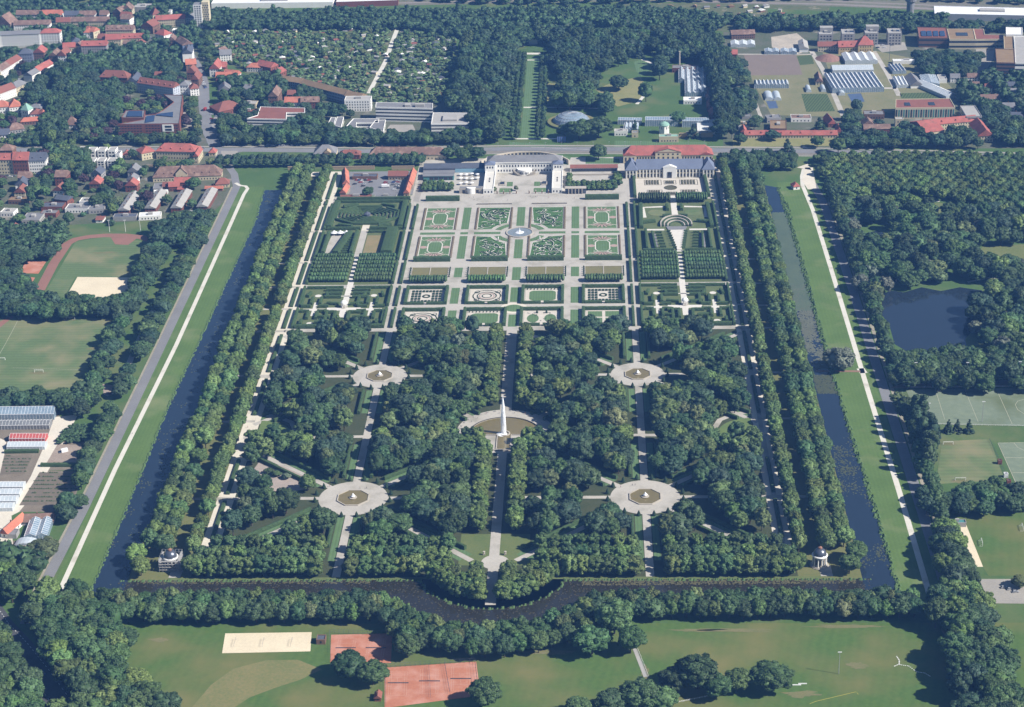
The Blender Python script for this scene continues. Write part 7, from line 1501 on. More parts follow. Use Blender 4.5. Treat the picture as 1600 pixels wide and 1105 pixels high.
# ---------------------------------------------------------------- clipped rows of the front and the axis
fr_ = []
for s in (-1, 1):
    R1 = [(s*(34+i*8.6), v) for v in (1122, 1134.5) for i in range(20)]; R1 = [p for p in R1 if not 97 < abs(p[0]) < 114 and abs(p[0]) < 206 and (abs(p[0]) > 50 or p[1] > 1128)]
    grow('clip', 'clipped_lime_tree', R1, (5.0, 5.8), (12, 14.5), ['lime', 'mid', 'fresh'], 'clipped lime in the double front row between grove and moat, %s half' % side(s), '%s double front row of clipped limes' % side(s), 99)
    R2 = [(s*(32+i*8.8), 1153) for i in range(19)]; R2 = [p for p in R2 if not 98 < abs(p[0]) < 112]
    grow('clip', 'clipped_lime_tree', R2, (4.4, 5.2), (11, 13), ['mid', 'lime'], 'clipped lime in the second front row before the groves, %s half' % side(s), '%s second row of clipped limes' % side(s), 99)
    R3 = [(p[0]*s, p[1]) for p in arc(0, 1130, 41, 281, 338, 6)]+[(p[0]*s, p[1]) for p in arc(0, 1130, 31, 290, 335, 3)]+[(s*10.5, 1090+i*7) for i in range(5)]
    grow('clip', 'clipped_lime_tree', R3, (4.4, 5.4), (11, 14), ['lime', 'fresh'], 'clipped lime on the rounded bastion at the moat, %s side' % side(s), '%s bastion limes' % side(s), 99)
    R4 = [(s*13, 1181+i*9.2) for i in range(13)]
    grow('clip', 'clipped_lime_tree', R4, (5, 5.8), (13, 15), ['lime', 'fresh'], 'clipped lime on the %s of the axis walk before the great fountain' % side(s), '%s axis limes before the fountain' % side(s), 99)
    R5 = [(s*12.6, 1378+i*9.2) for i in range(15)]
    grow('clip', 'clipped_lime_tree', R5, (4.8, 5.6), (12, 15), ['lime', 'fresh'], 'clipped lime on the %s of the axis walk behind the great fountain' % side(s), '%s axis limes behind the fountain' % side(s), 99)
    R6 = [(.5+s*43*math.cos(R(a)), 1333+43*math.sin(R(a))) for a in (-22, -9, 8, 20, 33, 46, 59)]+[(s*q, 1300) for q in (20, 28, 36)]+[(s*19, 1312), (s*26, 1314)]
    grow('clip', 'clipped_lime_tree', R6, (4.8, 6), (12, 15), ['mid', 'lime'], 'rounded clipped tree on the rim of the great fountain place, %s side' % side(s), '%s fountain place trees' % side(s), 99)
    R7 = [(s*(190-38*math.cos(R(a))), 1326+38*math.sin(R(a))) for a in (-70, -50, -30, -10, 10, 30, 50, 72)]+[(s*188, 1306), (s*176, 1317), (s*184, 1372), (s*187, 1283)]
    grow('clip', 'clipped_lime_tree', R7, (5, 6.4), (13, 16), ['mid', 'deep', 'lime'], 'rounded clipped tree around the half round lawn beside the %s outer walk' % side(s), '%s half round lawn trees' % side(s), 99)
# ---------------------------------------------------------------- the groves
EX = [near([(0, 1084), (0, 1530)], 25), disc(.5, 1333, 49), near([(-200, 1325), (200, 1325)], 7), near([(-200, 1228), (200, 1228)], 8), near([(-200, 1433), (200, 1433)], 8)]
for s in (-1, 1):
    EX += [near([(s*105-2, 1110), (s*105-2, 1525)], 13.5 if s < 0 else 12), disc(s*105, 1220, 40), disc(s*105, 1425, 38), disc(s*190, 1326, 42)]
    for cy in (1228, 1433):
        for tx, ty in ((15, 1), (195, 1), (15, -1), (195, -1)):
            ey = {(-1, 1228): 1140, (1, 1228): 1308, (-1, 1433): 1346, (1, 1433): 1514}[(ty, cy)]; EX.append(near([(s*105, cy), (s*tx, ey)], 9.2 if tx > 100 else 7.5))
CLR = gs([(388, 745), (405, 722), (440, 728), (478, 745), (478, 765), (430, 772), (392, 765)]); EX.append(inp(CLR))
n = 0
for s in (-1, 1):
    for y0, y1, nm_ in ((1168, 1326, 'front'), (1326, 1512, 'rear')):
        for a, b, w in ((22, 105, 'inner'), (105, 186, 'outer')):
            pts = fill(rect(*sorted((s*a, s*b)), y0, y1), 11.7, EX, .3, int(a+y0+s))
            sp_ = [p for i, p in enumerate(pts) if i % 11 == 5]; pts = [p for p in pts if p not in sp_]
            grow('broad', 'grove_tree', pts[::2], (5.4, 9.8), (12.5, 19.5), ['mid', 'mid', 'fresh', 'mid', 'olive'], 'broad mid green tree in the %s %s grove, %s half' % (side(s), nm_, w), '%s %s grove, mid green, %s half' % (side(s), nm_, w), 60, seed=int(a+y0*3+s))
            grow('broad', 'dark_grove_tree', pts[1::2], (5.6, 10.2), (13, 20.5), ['deep', 'bluish'], 'dense very dark tree in the %s %s grove, %s half' % (side(s), nm_, w), '%s %s grove, very dark, %s half' % (side(s), nm_, w), 60, seed=int(a+y0*5+s))
            for k, (x, y) in enumerate(sp_): tree('lime', 'pale_grove_tree', x, y, 6.2, 17, col(['fresh', 'olive', 'lime'], TQ), 'lighter green slimmer tree standing out in the %s %s grove, %s half' % (side(s), nm_, w), 'tree', 'light trees of the %s %s grove, %s half' % (side(s), nm_, w))
x, y = g(716, 535, 12); tree('willow', 'silver_tree', x, y, 7, 18, col(['grey'], TQ), 'single silvery grey tree in the left rear grove near the axis')
x, y = g(480, 752, 8); tree('lime', 'bright_tree', x, y, 6, 13, col(['fresh'], TQ), 'bright green tree beside the pale clearing in the left front grove')
S('clearing', mat('clearing_gravel', (.46, .38, .33, 1), (.36, .31, .27, 1), .2, .8), [CLR], .12)
for i, (px, py, lb) in enumerate(((420, 738, 'grey shrub at the back of the pale clearing'), (432, 742, 'dark shrub at the back of the pale clearing'), (448, 746, 'green shrub at the back of the pale clearing'), (395, 760, 'shrub at the left rim of the pale clearing'))): x, y = g(px, py, 1); tree('small', 'shrub', x, y, 3.2, 4, col(['grey', 'mid', 'olive'], TQ), lb, 'shrub', None, False)
# ---------------------------------------------------------------- pleached rows
def rowmesh(seed, L_, w, h):
    rg = np.random.default_rng(seed); V, T = [], []; n0 = 0; nb = int(L_/2.2)
    for i in range(nb):
        for o in (-.22, .22):
            c = np.array([-L_/2+(i+.5)*L_/nb+rg.normal()*.2, o*w+rg.normal()*.12, h*.62]); v = IC1[0]*np.array([1.7, w*.36, h*.38])*(1+rg.normal(size=(42, 1))*.08)+c; V.append(v); T.append(IC1[1]+n0); n0 += 42
    nc = int(L_*42); D = rg.normal(size=(nc, 3)); D /= np.linalg.norm(D, axis=1)[:, None]; D[:, 2] = np.abs(D[:, 2])-.25
    pos = np.stack([rg.uniform(-L_/2, L_/2, nc), D[:, 1]*w*.55, h*.62+D[:, 2]*h*.42], axis=1); A = rg.normal(size=(nc, 3))*.35; B = rg.normal(size=(nc, 3))*.35
    V.append(np.stack([pos-A, pos+A, pos+B], axis=1).reshape(-1, 3)); T.append(np.arange(3*nc).reshape(-1, 3)+n0); n0 += 3*nc
    b = MB()
    for i in range(int(L_/4)): b.tube((-L_/2+2+i*4, 0, 0), (-L_/2+2+i*4, 0, h*.5), .14, n=5)
    return raw_mesh('foliage', np.concatenate(V), np.concatenate(T), M_leaf), b.mesh('trunk_line', M_bark)
ROWM = [rowmesh(i, 33, 4.2, 5.2) for i in range(3)]
def prow(x, y, L_, w, h, label, group=None, c=None):
    fm, tm = TQ.choice(ROWM); t = bpy.data.objects.new('pleached_row', None); COL.objects.link(t); a = link('foliage', fm, t); a.color = c or col(['mid'], TQ); link('trunk_line', tm, t)
    t.location = (x, y, 0); t.scale = (L_/33, w/4.2, h/5.2); t.rotation_euler = (0, 0, math.pi if TQ.random() < .5 else 0); return tag(t, label, 'tree row', group)
ordn = ['first', 'second', 'third', 'fourth', 'fifth', 'sixth', 'last']
for s in (-1, 1):
    for x, w in ((131, 'inner'), (171, 'outer')):
        for k in range(7): prow(s*x, 1634+k*9.3, 34, 4.6, 5.4, 'pleached tree row, %s of seven from the front, %s %s block' % (ordn[k], side(s), w), '%s %s block of pleached rows' % (side(s), w))
    prow(s*26.5, 1631, 34, 8.5, 6.2, 'thick clipped tree row in front of the %s inner yellow pond' % side(s)); prow(s*79.5, 1631, 34, 8.5, 6.2, 'thick clipped tree row in front of the %s outer yellow pond' % side(s))
for x, w in ((132, 'left'), (169, 'right')): prow(x, 1836, 31, 12, 8.5, 'tall clipped tree block between flower garden and hedge theatre, %s one' % w)
for pts, lb in (([(46+i*5.2, 1878) for i in range(10)]+[(46+i*5.2, 1884+(i % 2)) for i in range(10)]+[(47, 1890+i*5) for i in range(5)]+[(95, 1890+i*5) for i in range(5)]+[(98, 1885+i*6) for i in range(5)]+[(66+i*5.4, 1871) for i in range(6)], 'small clipped tree in the little court right of the cascade'), ([(-101+(i % 6)*5.4, 1872+(i//6)*6) for i in range(22)], 'small tree in the garden below the teal cafe front')):
    grow('small', 'court_tree', pts, (2.6, 3.2), (4.5, 6), ['mid', 'lime'], lb, lb.replace('small ', '')+' group', 99, False)
for x, y, lb in ((-29, 1868, 'palm in a tub before the left palace wing'), (-7, 1871, 'palm in a tub beside the left forecourt lawn')): tree('small', 'palm', x, y, 2, 5, col(['olive'], TQ), lb, 'palm', None, False)
# ---------------------------------------------------------------- belt, corners and field trees in front
cn = [inp(lc), inp(rc), inp(bc), near(pl, 5), near(pr, 5), near(rl, 6), near(hw, 11)]
belt = [(-262, 1077), (-78, 1076)]+arc(0, 1128, 94, 213, 327, 16)+[(78, 1076), (275, 1077), (275, 1066), (92, 1067), (84, 1050), (60, 1024), (0, 1012), (-50, 1018), (-80, 1044), (-104, 1062), (-262, 1066)]
bp_ = []
for d_, j_ in ((0, 0), (9, 4), (18, 1)):
    x = -262+j_
    while x < 274:
        e = 1128-math.sqrt(max(0, (86+d_)**2-x*x)) if abs(x) < 70 else 9999
        yy = min(1079-d_*(.85 if x < 60 else .6), e)+TQ.uniform(-1.6, 1.6); bp_.append((x+TQ.uniform(-1.5, 1.5), yy)); x += 9.2 if abs(x) > 40 else 10.5
bp_ = [p for p in bp_ if not (-120 < p[0] < -60 and p[1] < 1057)]
for lo, hi, w in ((-999, -60, 'left of the bastion'), (-60, 70, 'below the bastion'), (70, 999, 'right of the bastion')):
    q = [p for p in bp_ if lo <= p[0] < hi]; a = [p for i, p in enumerate(q) if i % 3 == 0]; b = [p for i, p in enumerate(q) if i % 3]
    grow('broad', 'moat_tree', b, (5.6, 7.6), (12, 16), ['deep', 'mid', 'deep'], 'dark broadleaf tree in the belt along the outer moat bank, %s' % w, 'moat belt, dark trees %s' % w, 200, seed=8)
    grow('lime', 'moat_tree', a, (5, 6.2), (13, 16.5), ['lime', 'olive', 'mid'], 'lighter slender tree in the belt along the outer moat bank, %s' % w, 'moat belt, light trees %s' % w, 200, seed=9)
lcl = gs([(-60, 840), (20, 870), (80, 900), (130, 935), (205, 985), (190, 1035), (240, 1085), (320, 1130), (300, 1180), (-80, 1180)], 9)
grow('broad', 'woodland_tree', fill(lcl, 11.8, cn, .3, 5), (7.5, 10), (15, 21), ['mid', 'deep', 'fresh', 'mid'], 'big broadleaf tree in the wood at the front left corner', 'front left wood', 150, seed=3)
cn.append(near(gs([(1492, 822), (1512, 860), (1530, 895)]), 11))
rcl = gs([(1452, 962), (1478, 905), (1466, 850), (1482, 812), (1496, 850), (1518, 900), (1545, 960), (1562, 1020), (1590, 1080), (1620, 1150), (1470, 1180), (1500, 1060), (1490, 1000)], 9)
grow('broad', 'woodland_tree', fill(rcl, 12, cn, .3, 6), (7.5, 10.5), (15, 21), ['mid', 'deep', 'bluish', 'fresh'], 'big broadleaf tree in the belt at the front right corner', 'front right belt', 150, seed=4)
x, y = g(300, 1015, 10); x, y = g(84, 1010, 10); tree('willow', 'grey_tree', x, y, 6, 14, col(['grey'], TQ), 'greyish pale tree inside the front left wood')
for px, py, r, h, lb in ((545, 1040, 10, 17, 'large round tree between the two clay court groups, left crown'), (582, 1052, 9, 15, 'large round tree between the two clay court groups, right crown'), (756, 1082, 10, 16, 'round dark tree at the right end of the front clay courts'), (635, 1008, 8, 16, 'dark tree behind the gap of the clay courts'),
        (1090, 1050, 13, 22, 'tallest round tree of the clump on the front field'), (1055, 1062, 9, 15, 'left tree of the clump on the front field'), (1120, 1072, 9, 15, 'front tree of the clump on the front field'), (1152, 1062, 8, 14, 'right tree of the clump on the front field'), (1205, 1058, 12, 17, 'solitary round tree right of the clump on the front field'),
        (1000, 1085, 12, 18, 'big tree at the lower edge of the front field, middle one'), (955, 1098, 10, 15, 'big tree at the lower edge of the front field, left one'), (1035, 1092, 9, 14, 'big tree at the lower edge of the front field, right one'), (905, 1106, 9, 12, 'low tree at the lower edge left of the big three'),
        (960, 965, 12, 22, 'largest tree of the moat belt, at its inner corner'), (925, 1000, 11, 19, 'large dark tree before the inner corner of the moat belt'), (985, 1000, 10, 18, 'large dark tree by the narrow plank path')):
    x, y = g(px, py, h*.55); tree('broad', 'field_tree', x, y, r, h, col(['deep', 'mid'], TQ), lb)
# ---------------------------------------------------------------- left sports ground belts
on = onhouse(2); gtk = gs([(292, 392), (268, 432), (252, 462), (220, 525), (203, 565), (180, 612), (165, 618)]); cn.append(near(gtk, 5.5)); L('gravel_track', M_gravel, [(gtk, 5)], .1)
for poly, sp, lb, gp in ((gs([(232, 380), (262, 378), (240, 430), (215, 470), (185, 520), (165, 580), (130, 640), (105, 632), (150, 565), (180, 500), (215, 430)], 8), 10, 'dark tree in the belt between sports grounds and gravel track', 'belt left of the gravel track'),
        (gs([(300, 335), (335, 330), (303, 400), (278, 450), (248, 500), (218, 560), (195, 612), (172, 606), (205, 540), (235, 480), (262, 430), (285, 380)], 8), 10, 'dark tree in the belt between gravel track and grey road', 'belt right of the gravel track'),
        (gs([(245, 345), (300, 335), (285, 378), (238, 376)], 8), 10, 'tree in the clump at the corner of the running track', 'clump at the running track corner'),
        (gs([(45, 462), (105, 468), (190, 466), (185, 490), (60, 490), (20, 488)], 8), 9.5, 'tree in the row between sand pitch and football pitch', 'row below the sand pitch'),
        (gs([(-60, 345), (60, 352), (105, 352), (85, 395), (40, 400), (30, 430), (55, 450), (50, 470), (20, 488), (-60, 480)], 8), 11, 'tree in the dense wood left of the running track', 'wood left of the running track'),
        (gs([(-40, 610), (130, 610), (150, 630), (100, 638), (-40, 640)], 8), 10, 'dark tree in the row behind the left nursery glasshouses', 'row behind the left nursery'),
        (gs([(165, 640), (186, 648), (160, 700), (142, 740), (130, 770), (115, 800), (98, 840), (92, 800), (120, 760), (130, 720), (150, 690)], 6), 9, 'tree or bush in the strip between left nursery and grey road', 'strip beside the left nursery')):
    grow('broad', 'belt_tree', fill(poly, sp, cn+[on], .3, len(lb)), (5.8, 8), (11, 15.5), ['deep', 'mid', 'bluish', 'deep'], lb, gp, 80, seed=len(gp))
x, y = g(68, 858, 6); tree('willow', 'willow_tree', x, y, 10, 12, col(['olive'], TQ), 'wide pale willow hanging over the tunnel houses')
x, y = g(122, 785, 5); tree('broad', 'round_tree', x, y, 7, 10, col(['mid'], TQ), 'round tree at the road side of the nursery beds')
# ---------------------------------------------------------------- right side: park, plantation, poplars
pondp = gs([(1375, 445), (1540, 445), (1545, 475), (1515, 500), (1520, 566), (1392, 566), (1366, 500)])
meadow = [inp(gs([(1535, 385), (1640, 380), (1640, 410), (1530, 428), (1526, 400)])), inp(gs([(1395, 310), (1480, 316), (1480, 326), (1395, 322)])), inp(pondp), near(pr, 26), inp(gs([(1345, 355), (1395, 355), (1390, 390), (1345, 388)]))]
park = gs([(1285, 290), (1340, 300), (1480, 320), (1640, 330), (1640, 600), (1400, 600), (1365, 560), (1345, 480), (1318, 400)], 8)
pp = fill(park, 16, cn+meadow, .33, 12)
for f, lb, gp in ((lambda p: p[1] < 1530, 'tree in the park wood between pond and hockey pitch', 'park wood in front of the pond'), (lambda p: 1530 <= p[1] < 1660, 'tree in the park beside the pond', 'park trees beside the pond'), (lambda p: p[1] >= 1660, 'tree in the open park behind the pond', 'park trees behind the pond')):
    q = [p for p in pp if f(p)]; a = [p for i, p in enumerate(q) if i % 5 == 2]; b = [p for i, p in enumerate(q) if i % 5 != 2]
    grow('broad', 'park_tree', b, (6.8, 10.5), (13, 21), ['deep', 'mid', 'fresh', 'bluish', 'mid'], 'dark '+lb, 'dark '+gp, 130, seed=7); grow('willow', 'park_tree', a, (6, 9), (10, 15), ['olive', 'grey', 'fresh', 'mid'], 'paler '+lb, 'paler '+gp, 50, seed=6)
grow('broad', 'roadside_tree', [(308+TQ.uniform(-1, 3), 1098+i*15.5) for i in range(50) if not 1375 < 1098+i*15.5 < 1400], (5.5, 7.5), (12, 17), ['deep', 'mid'], 'tree along the shaded road beside the right embankment', 'right roadside trees', 99, seed=2)
for i in range(9): x, y = 309+TQ.uniform(-2, 6)+(i % 2)*5, 1262+i*9.5; tree('poplar', 'poplar_tree', x, y, 4.2, 30+TQ.uniform(-4, 3), col(['deep', 'bluish'], TQ), 'tall dark poplar in the group between embankment and right pitches', 'tree', 'right poplar group')
for i, px in enumerate((1482, 1496, 1514)): x, y = g(px, 668, 4); tree('conifer', 'conifer_tree', x, y, 4, 11, col(['bluish'], TQ), 'small dark conifer at the back of the right football pitch, %s of three' % ('left', 'middle', 'right')[i])
for px, py, r, h, lb in ((1312, 562, 12, 18, 'silvery willow leaning over the right canal bank'), (1343, 443, 8, 15, 'pale silvery tree left of the pond, left one'), (1383, 446, 7, 14, 'pale silvery tree at the left tip of the pond'), (1362, 425, 7, 14, 'pale silvery tree behind the left tip of the pond')): x, y = g(px, py, h*.5); tree('willow', 'silver_willow', x, y, r, h, col(['grey'], TQ), lb)
for px, py, r, h, lb in ((1420, 440, 9, 13, 'yellowish weeping willow at the head of the pond'), (1405, 625, 7, 12, 'round tree at the corner of the hockey pitch'), (1485, 845, 9, 15, 'large round tree beside the jump sand'), (1595, 910, 6, 8, 'bush at the right car park'), (1560, 1000, 9, 16, 'pale tree at the right edge of the front belt')): x, y = g(px, py, h*.5); tree('broad', 'side_tree', x, y, r, h, col(['olive', 'mid'], TQ), lb)
grow('broad', 'pitch_tree', fill(gs([(1432, 765), (1640, 758), (1640, 786), (1450, 800)], 7), 9.5, cn, .3, 4), (5.5, 7.5), (11, 15), ['deep', 'mid', 'bluish'], 'tree in the row in front of the right pitches', 'row before the right pitches', 60, seed=5)
grow('broad', 'pitch_tree', fill(gs([(1395, 560), (1640, 545), (1640, 590), (1400, 595)], 8), 10, cn, .3, 14), (6, 8.5), (13, 18), ['deep', 'mid', 'deep'], 'tree in the dark wood behind the hockey pitch', 'wood behind the hockey pitch', 60, seed=15)
plan = fill(gs([(1268, 244), (1420, 232), (1640, 232), (1640, 330), (1540, 318), (1440, 300), (1300, 292)], 6), 11, cn+[near(main, 12), near(gs([(1256, 262), (1258, 290)]), 16)], .07, 15)
grow('lime', 'plantation_tree', plan, (4.4, 5.4), (9, 12), ['lime', 'mid', 'fresh'], 'evenly planted tree of the plantation beside the right avenue head', 'right plantation', 300, False, sname='plantation_mass')
grow('lime', 'avenue_head_tree', fill(gs([(1125, 242), (1200, 238), (1245, 246), (1240, 258), (1180, 262), (1130, 258)], 6), 8.5, cn, .2, 16), (4.2, 5.4), (9, 12), ['mid', 'deep'], 'tree in the dense block at the head of the right avenue', 'tree block at the right avenue head', 60, False)
# ---------------------------------------------------------------- roads, town, botanic garden, far land
grow('lime', 'road_lime_tree', [(-325+i*8.6, v) for v in (1952, 1964) for i in range(26) if not (-187 < -325+i*8.6 < -178)], (4.2, 5), (9, 11.5), ['mid', 'bluish', 'deep'], 'clipped looking lime in the double row before the stable range', 'double row before the stables', 99, False)
grow('small', 'street_tree', [(-318+i*13+TQ.uniform(-2, 2), 2026+TQ.uniform(-2, 2)) for i in range(15)]+[(-500-i*10, 2030+TQ.uniform(-2, 2)) for i in range(8)], (3.6, 5), (7, 10), ['fresh', 'mid', 'lime'], 'young street tree on the far side of the main road', 'main road street trees', 99, False)
grow('broad', 'row_tree', [g(18+i*14+TQ.uniform(-2, 2), 224+TQ.uniform(-2, 2)) for i in range(21)], (5, 6.5), (9, 12), ['mid', 'deep'], 'tree in the row between school and manor', 'row between school and manor', 99, False, seed=3)
tcourt = gs([(64, 144), (72, 136), (103, 139), (86, 152)]); S('hard_court', mat('green_court', (.2, .27, .2, 1), (.17, .23, .17, 1)), [tcourt], .1)
streets = [near(main, 13), inp([(x, y-8) for x, y in tcourt]), inp([(x, y-22) for x, y in tcourt]), inp(tcourt), near(gs([(352, 254), (338, 232), (325, 205), (319, 165), (318, 130), (308, 105), (298, 88), (284, 75)]), 10), near(gs([(352, 240), (420, 228)]), 9), on, near(rl, 9)]
wood = gs([(95, 105), (150, 92), (235, 72), (285, 108), (262, 132), (190, 148), (178, 188), (120, 205), (62, 205), (40, 165), (60, 130)], 8)
pw = fill(wood, 11.5, streets+[before_house(20)], .33, 20)
grow('broad', 'town_wood_tree', pw, (6.5, 9), (14, 20), ['deep', 'bluish', 'mid', 'deep'], 'tall tree of the dense wood amid the old town houses', 'wood amid the town', 200, False, sname='town_greenery')
grow('broad', 'garden_wood_tree', fill(gs([(62, 205), (100, 215), (135, 230), (140, 262), (95, 270), (75, 250), (72, 225)], 8), 10.5, streets, .33, 22), (6.5, 8.5), (13, 18), ['fresh', 'mid', 'deep'], 'big tree between tenements and white terrace houses', 'trees beside the tenements', 60, False)
town = gs([(-40, 20), (310, 40), (300, 90), (316, 140), (312, 240), (345, 262), (350, 300), (315, 335), (200, 345), (-40, 345)], 5)
bh = before_house(24)
pt = fill(town, 14, streets+[inp(wood)], .36, 23); small = [p for p in pt if bh(*p)]; big = [p for p in pt if not bh(*p)]
grow('broad', 'town_tree', big, (4.2, 7.4), (8, 14), ['deep', 'bluish', 'mid', 'fresh', 'mid', 'deep', 'olive', 'purple'], 'tree among the houses of the left town', 'left town trees', 260, False, sname='town_greenery')
grow('small', 'town_shrub', small[::3], (2.2, 3.4), (3.5, 6), ['mid', 'fresh', 'deep'], 'small garden tree before a house of the left town', 'left town garden trees', 160, False, cat='small tree', sname='town_greenery')
mid_ = gs([(345, 125), (430, 118), (545, 165), (560, 215), (350, 228), (340, 180)], 5)
pm = fill(mid_, 12, streets, .36, 24); grow('broad', 'institute_tree', [p for p in pm if not before_house(9)(*p)], (5, 7.5), (9, 15), ['deep', 'mid', 'bluish'], 'tree among the institutes left of the botanic garden', 'trees among the institutes', 120, False)
grow('broad', 'institute_tree', fill(gs([(540, 195), (600, 212), (740, 208), (760, 225), (730, 240), (560, 236), (500, 228)], 6), 11, streets, .3, 25), (5.5, 8), (10, 15), ['mid', 'deep', 'bluish'], 'tree along the main road in front of the institutes', 'roadside trees before the institutes', 90, False)
vis = [near([(0, 2030), (0, 2375)], 25), on, near(main, 10), inp(gs([(925, 118), (985, 100), (1010, 82), (1035, 92), (1025, 140), (1000, 168), (930, 172)])), inp(gs([(855, 125), (885, 125), (870, 165), (848, 165)])), inp(gs([(955, 170), (1110, 170), (1130, 228), (950, 228)])), inp(gs([(1040, 100), (1100, 100), (1110, 172), (1050, 172)]))]
grow('lime', 'vista_lime_tree', [(sx+TQ.uniform(-.4, .4), 2034+i*12.2) for sx in (-16.5, -11.3, 11.3, 16.5) for i in range(27)], (2.8, 3.5), (7, 9), ['mid', 'deep'], 'lime tree lining the long grass vista of the botanic garden', 'vista limes', 120, False)
fo = gs([(722, 70), (800, 28), (1110, 50), (1140, 100), (1112, 125), (1060, 95), (1035, 108), (1010, 150), (1045, 200), (1000, 205), (935, 165), (870, 165), (860, 130), (808, 170), (795, 225), (745, 220), (735, 190), (702, 165)], 8)
pf = fill(fo, 14, vis, .33, 26); pf.sort(key=lambda p: p[1])
cs_ = [p for i, p in enumerate(pf) if i % 7 == 3]; pf = [p for i, p in enumerate(pf) if i % 7 != 3]
grow('broad', 'botanic_tree', pf, (7.5, 11), (15, 24), ['deep', 'bluish', 'mid', 'deep'], 'tall dark tree of the botanic garden wood', 'botanic garden wood', 300, False, sname='botanic_wood')
grow('conifer', 'botanic_conifer', cs_, (5, 7), (18, 27), ['bluish', 'deep'], 'pointed dark conifer rising in the botanic garden wood', 'botanic garden conifers', 100, False, cat='conifer')
grow('broad', 'screen_tree', fill(gs([(1098, 85), (1125, 85), (1146, 205), (1128, 208)], 9), 9, [on], .2, 27), (5, 7), (18, 24), ['deep', 'bluish'], 'tall tree in the screen between botanic garden and nursery', 'screen trees by the nursery', 60, False)
for px, py, r, h, kd, c_, lb in ((905, 203, 15, 22, 'broad', 'mid', 'huge plane tree right of the glass dome, left crown'), (935, 200, 15, 23, 'broad', 'mid', 'huge plane tree right of the glass dome, right crown'), (882, 205, 9, 14, 'broad', 'deep', 'tree leaning against the front of the glass dome'), (935, 238, 8, 17, 'lime', 'mid', 'tree at the road right of the curved arcade'), (945, 155, 10, 17, 'broad', 'deep', 'round tree at the near edge of the dry botanic lawn'), (925, 158, 9, 15, 'broad', 'mid', 'second tree at the near edge of the dry botanic lawn'),
        (877, 155, 10, 13, 'broad', 'olive', 'pale spreading tree by the vista'), (967, 130, 11, 17, 'broad', 'deep', 'dark round tree beside the green botanic lawn'), (1128, 202, 12, 22, 'broad', 'deep', 'big corner tree at the end of the ochre court walls'), (1083, 205, 7, 17, 'conifer', 'bluish', 'dark conifer before the white show roof'), (992, 197, 5, 14, 'conifer', 'bluish', 'dark conifer left of the entrance court'), (1060, 185, 10, 13, 'broad', 'mid', 'tree before the white workshop roof'), (742, 175, 6, 9, 'lime', 'yellow', 'yellow leaved tree at the edge of the botanic wood'), (720, 155, 9, 15, 'broad', 'fresh', 'light green tree left of the botanic wood'),
        (1230, 228, 8, 16, 'conifer', 'bluish', 'tall dark tree on the road verge before the long red range'), (1208, 212, 8, 11, 'broad', 'bluish', 'spreading cedar before the long red range'), (1280, 195, 9, 17, 'conifer', 'deep', 'dark conifer over the long red range'), (1157, 218, 7, 11, 'broad', 'deep', 'dark tree at the left end of the long red range'), (1277, 222, 7, 13, 'broad', 'mid', 'tree at the road before the red cross gable'), (1310, 228, 9, 17, 'broad', 'mid', 'tall tree where plantation and road meet'), (722, 243, 9, 14, 'broad', 'mid', 'large tree left of the curved arcade'), (745, 240, 9, 14, 'broad', 'deep', 'dark tree left of the curved arcade'), (700, 240, 7, 12, 'broad', 'mid', 'tree at the right end of the stable range')):
    x, y = g(px, py, h*.5); tree(kd, 'specimen_tree', x, y, r, h, col([c_], TQ), lb, 'tree', None, False)
es = [on, near(main, 12), near(gs([(1365, 80), (1385, 112), (1405, 150)]), 6)]
es.append(before_house(18))
for poly, sp, lb, gp in ((gs([(1320, 170), (1345, 165), (1355, 190), (1440, 195), (1500, 205), (1560, 215), (1560, 225), (1320, 225)], 7), 11.5, 'tree around the red gabled institute group', 'trees around the red gabled institutes'), (gs([(1425, 88), (1460, 80), (1535, 85), (1525, 112), (1500, 118), (1440, 118)], 7), 11, 'tree in the dark clump before the university', 'clump before the university'), (gs([(1490, 120), (1640, 105), (1640, 225), (1560, 220), (1520, 180), (1500, 150)], 6), 11, 'tree in the eastern housing estate', 'trees of the eastern estate'),
        (gs([(1140, 145), (1175, 145), (1185, 195), (1150, 200)], 6), 9, 'tree between screen and nursery track', 'trees at the nursery track'), (gs([(1120, 95), (1160, 95), (1165, 125), (1130, 135)], 6), 10, 'tree before the red house by the fallow field', 'trees by the fallow field'), (gs([(1150, 30), (1440, 26), (1640, 30), (1640, 44), (1425, 46), (1280, 42), (1150, 46)], 6), 13, 'tree in the band between railway and cube buildings', 'tree band before the railway')):
    grow('broad', 'campus_tree', fill(poly, sp, es, .33, len(lb)+3), (5.5, 8), (10, 16), ['deep', 'bluish', 'mid'], lb, gp, 70, False, sname='far_trees')
grow('broad', 'street_side_tree', fill(gs([(303, 52), (322, 50), (345, 95), (352, 118), (330, 122), (318, 95)], 4), 11, streets, .3, 41), (4, 6), (7, 11), ['mid', 'deep', 'fresh'], 'tree between the upper street and the garden plots', 'trees beside the upper street', 60, False)
x, y = g(575, 300, 5); tree('broad', 'yard_tree', x, y, 6, 10, col(['mid'], TQ), 'single tree in the middle of the farmyard', 'tree', None, False)
agx = [near(gs([(576, 146), (594, 112), (603, 95), (612, 68), (622, 42)]), 6), on]
ag = fill(gs([(322, 48), (640, 46), (712, 52), (705, 110), (690, 160), (600, 165), (470, 130), (400, 112), (345, 92)], 3), 8.6, agx, .4, 30)
TQ.shuffle(ag); a1, a2 = ag[:260], ag[260:]
grow('small', 'plot_tree', a1, (2.4, 4.2), (4, 8), ['mid', 'fresh', 'lime', 'bluish', 'olive'], 'small fruit tree on the garden plots', 'garden plot trees', 300, False, cat='small tree')
q = random.Random(31); STUFF['plot_greenery'] = [(x, y, q.uniform(1.6, 3.4), q.uniform(2, 5.5)) for x, y in a2]
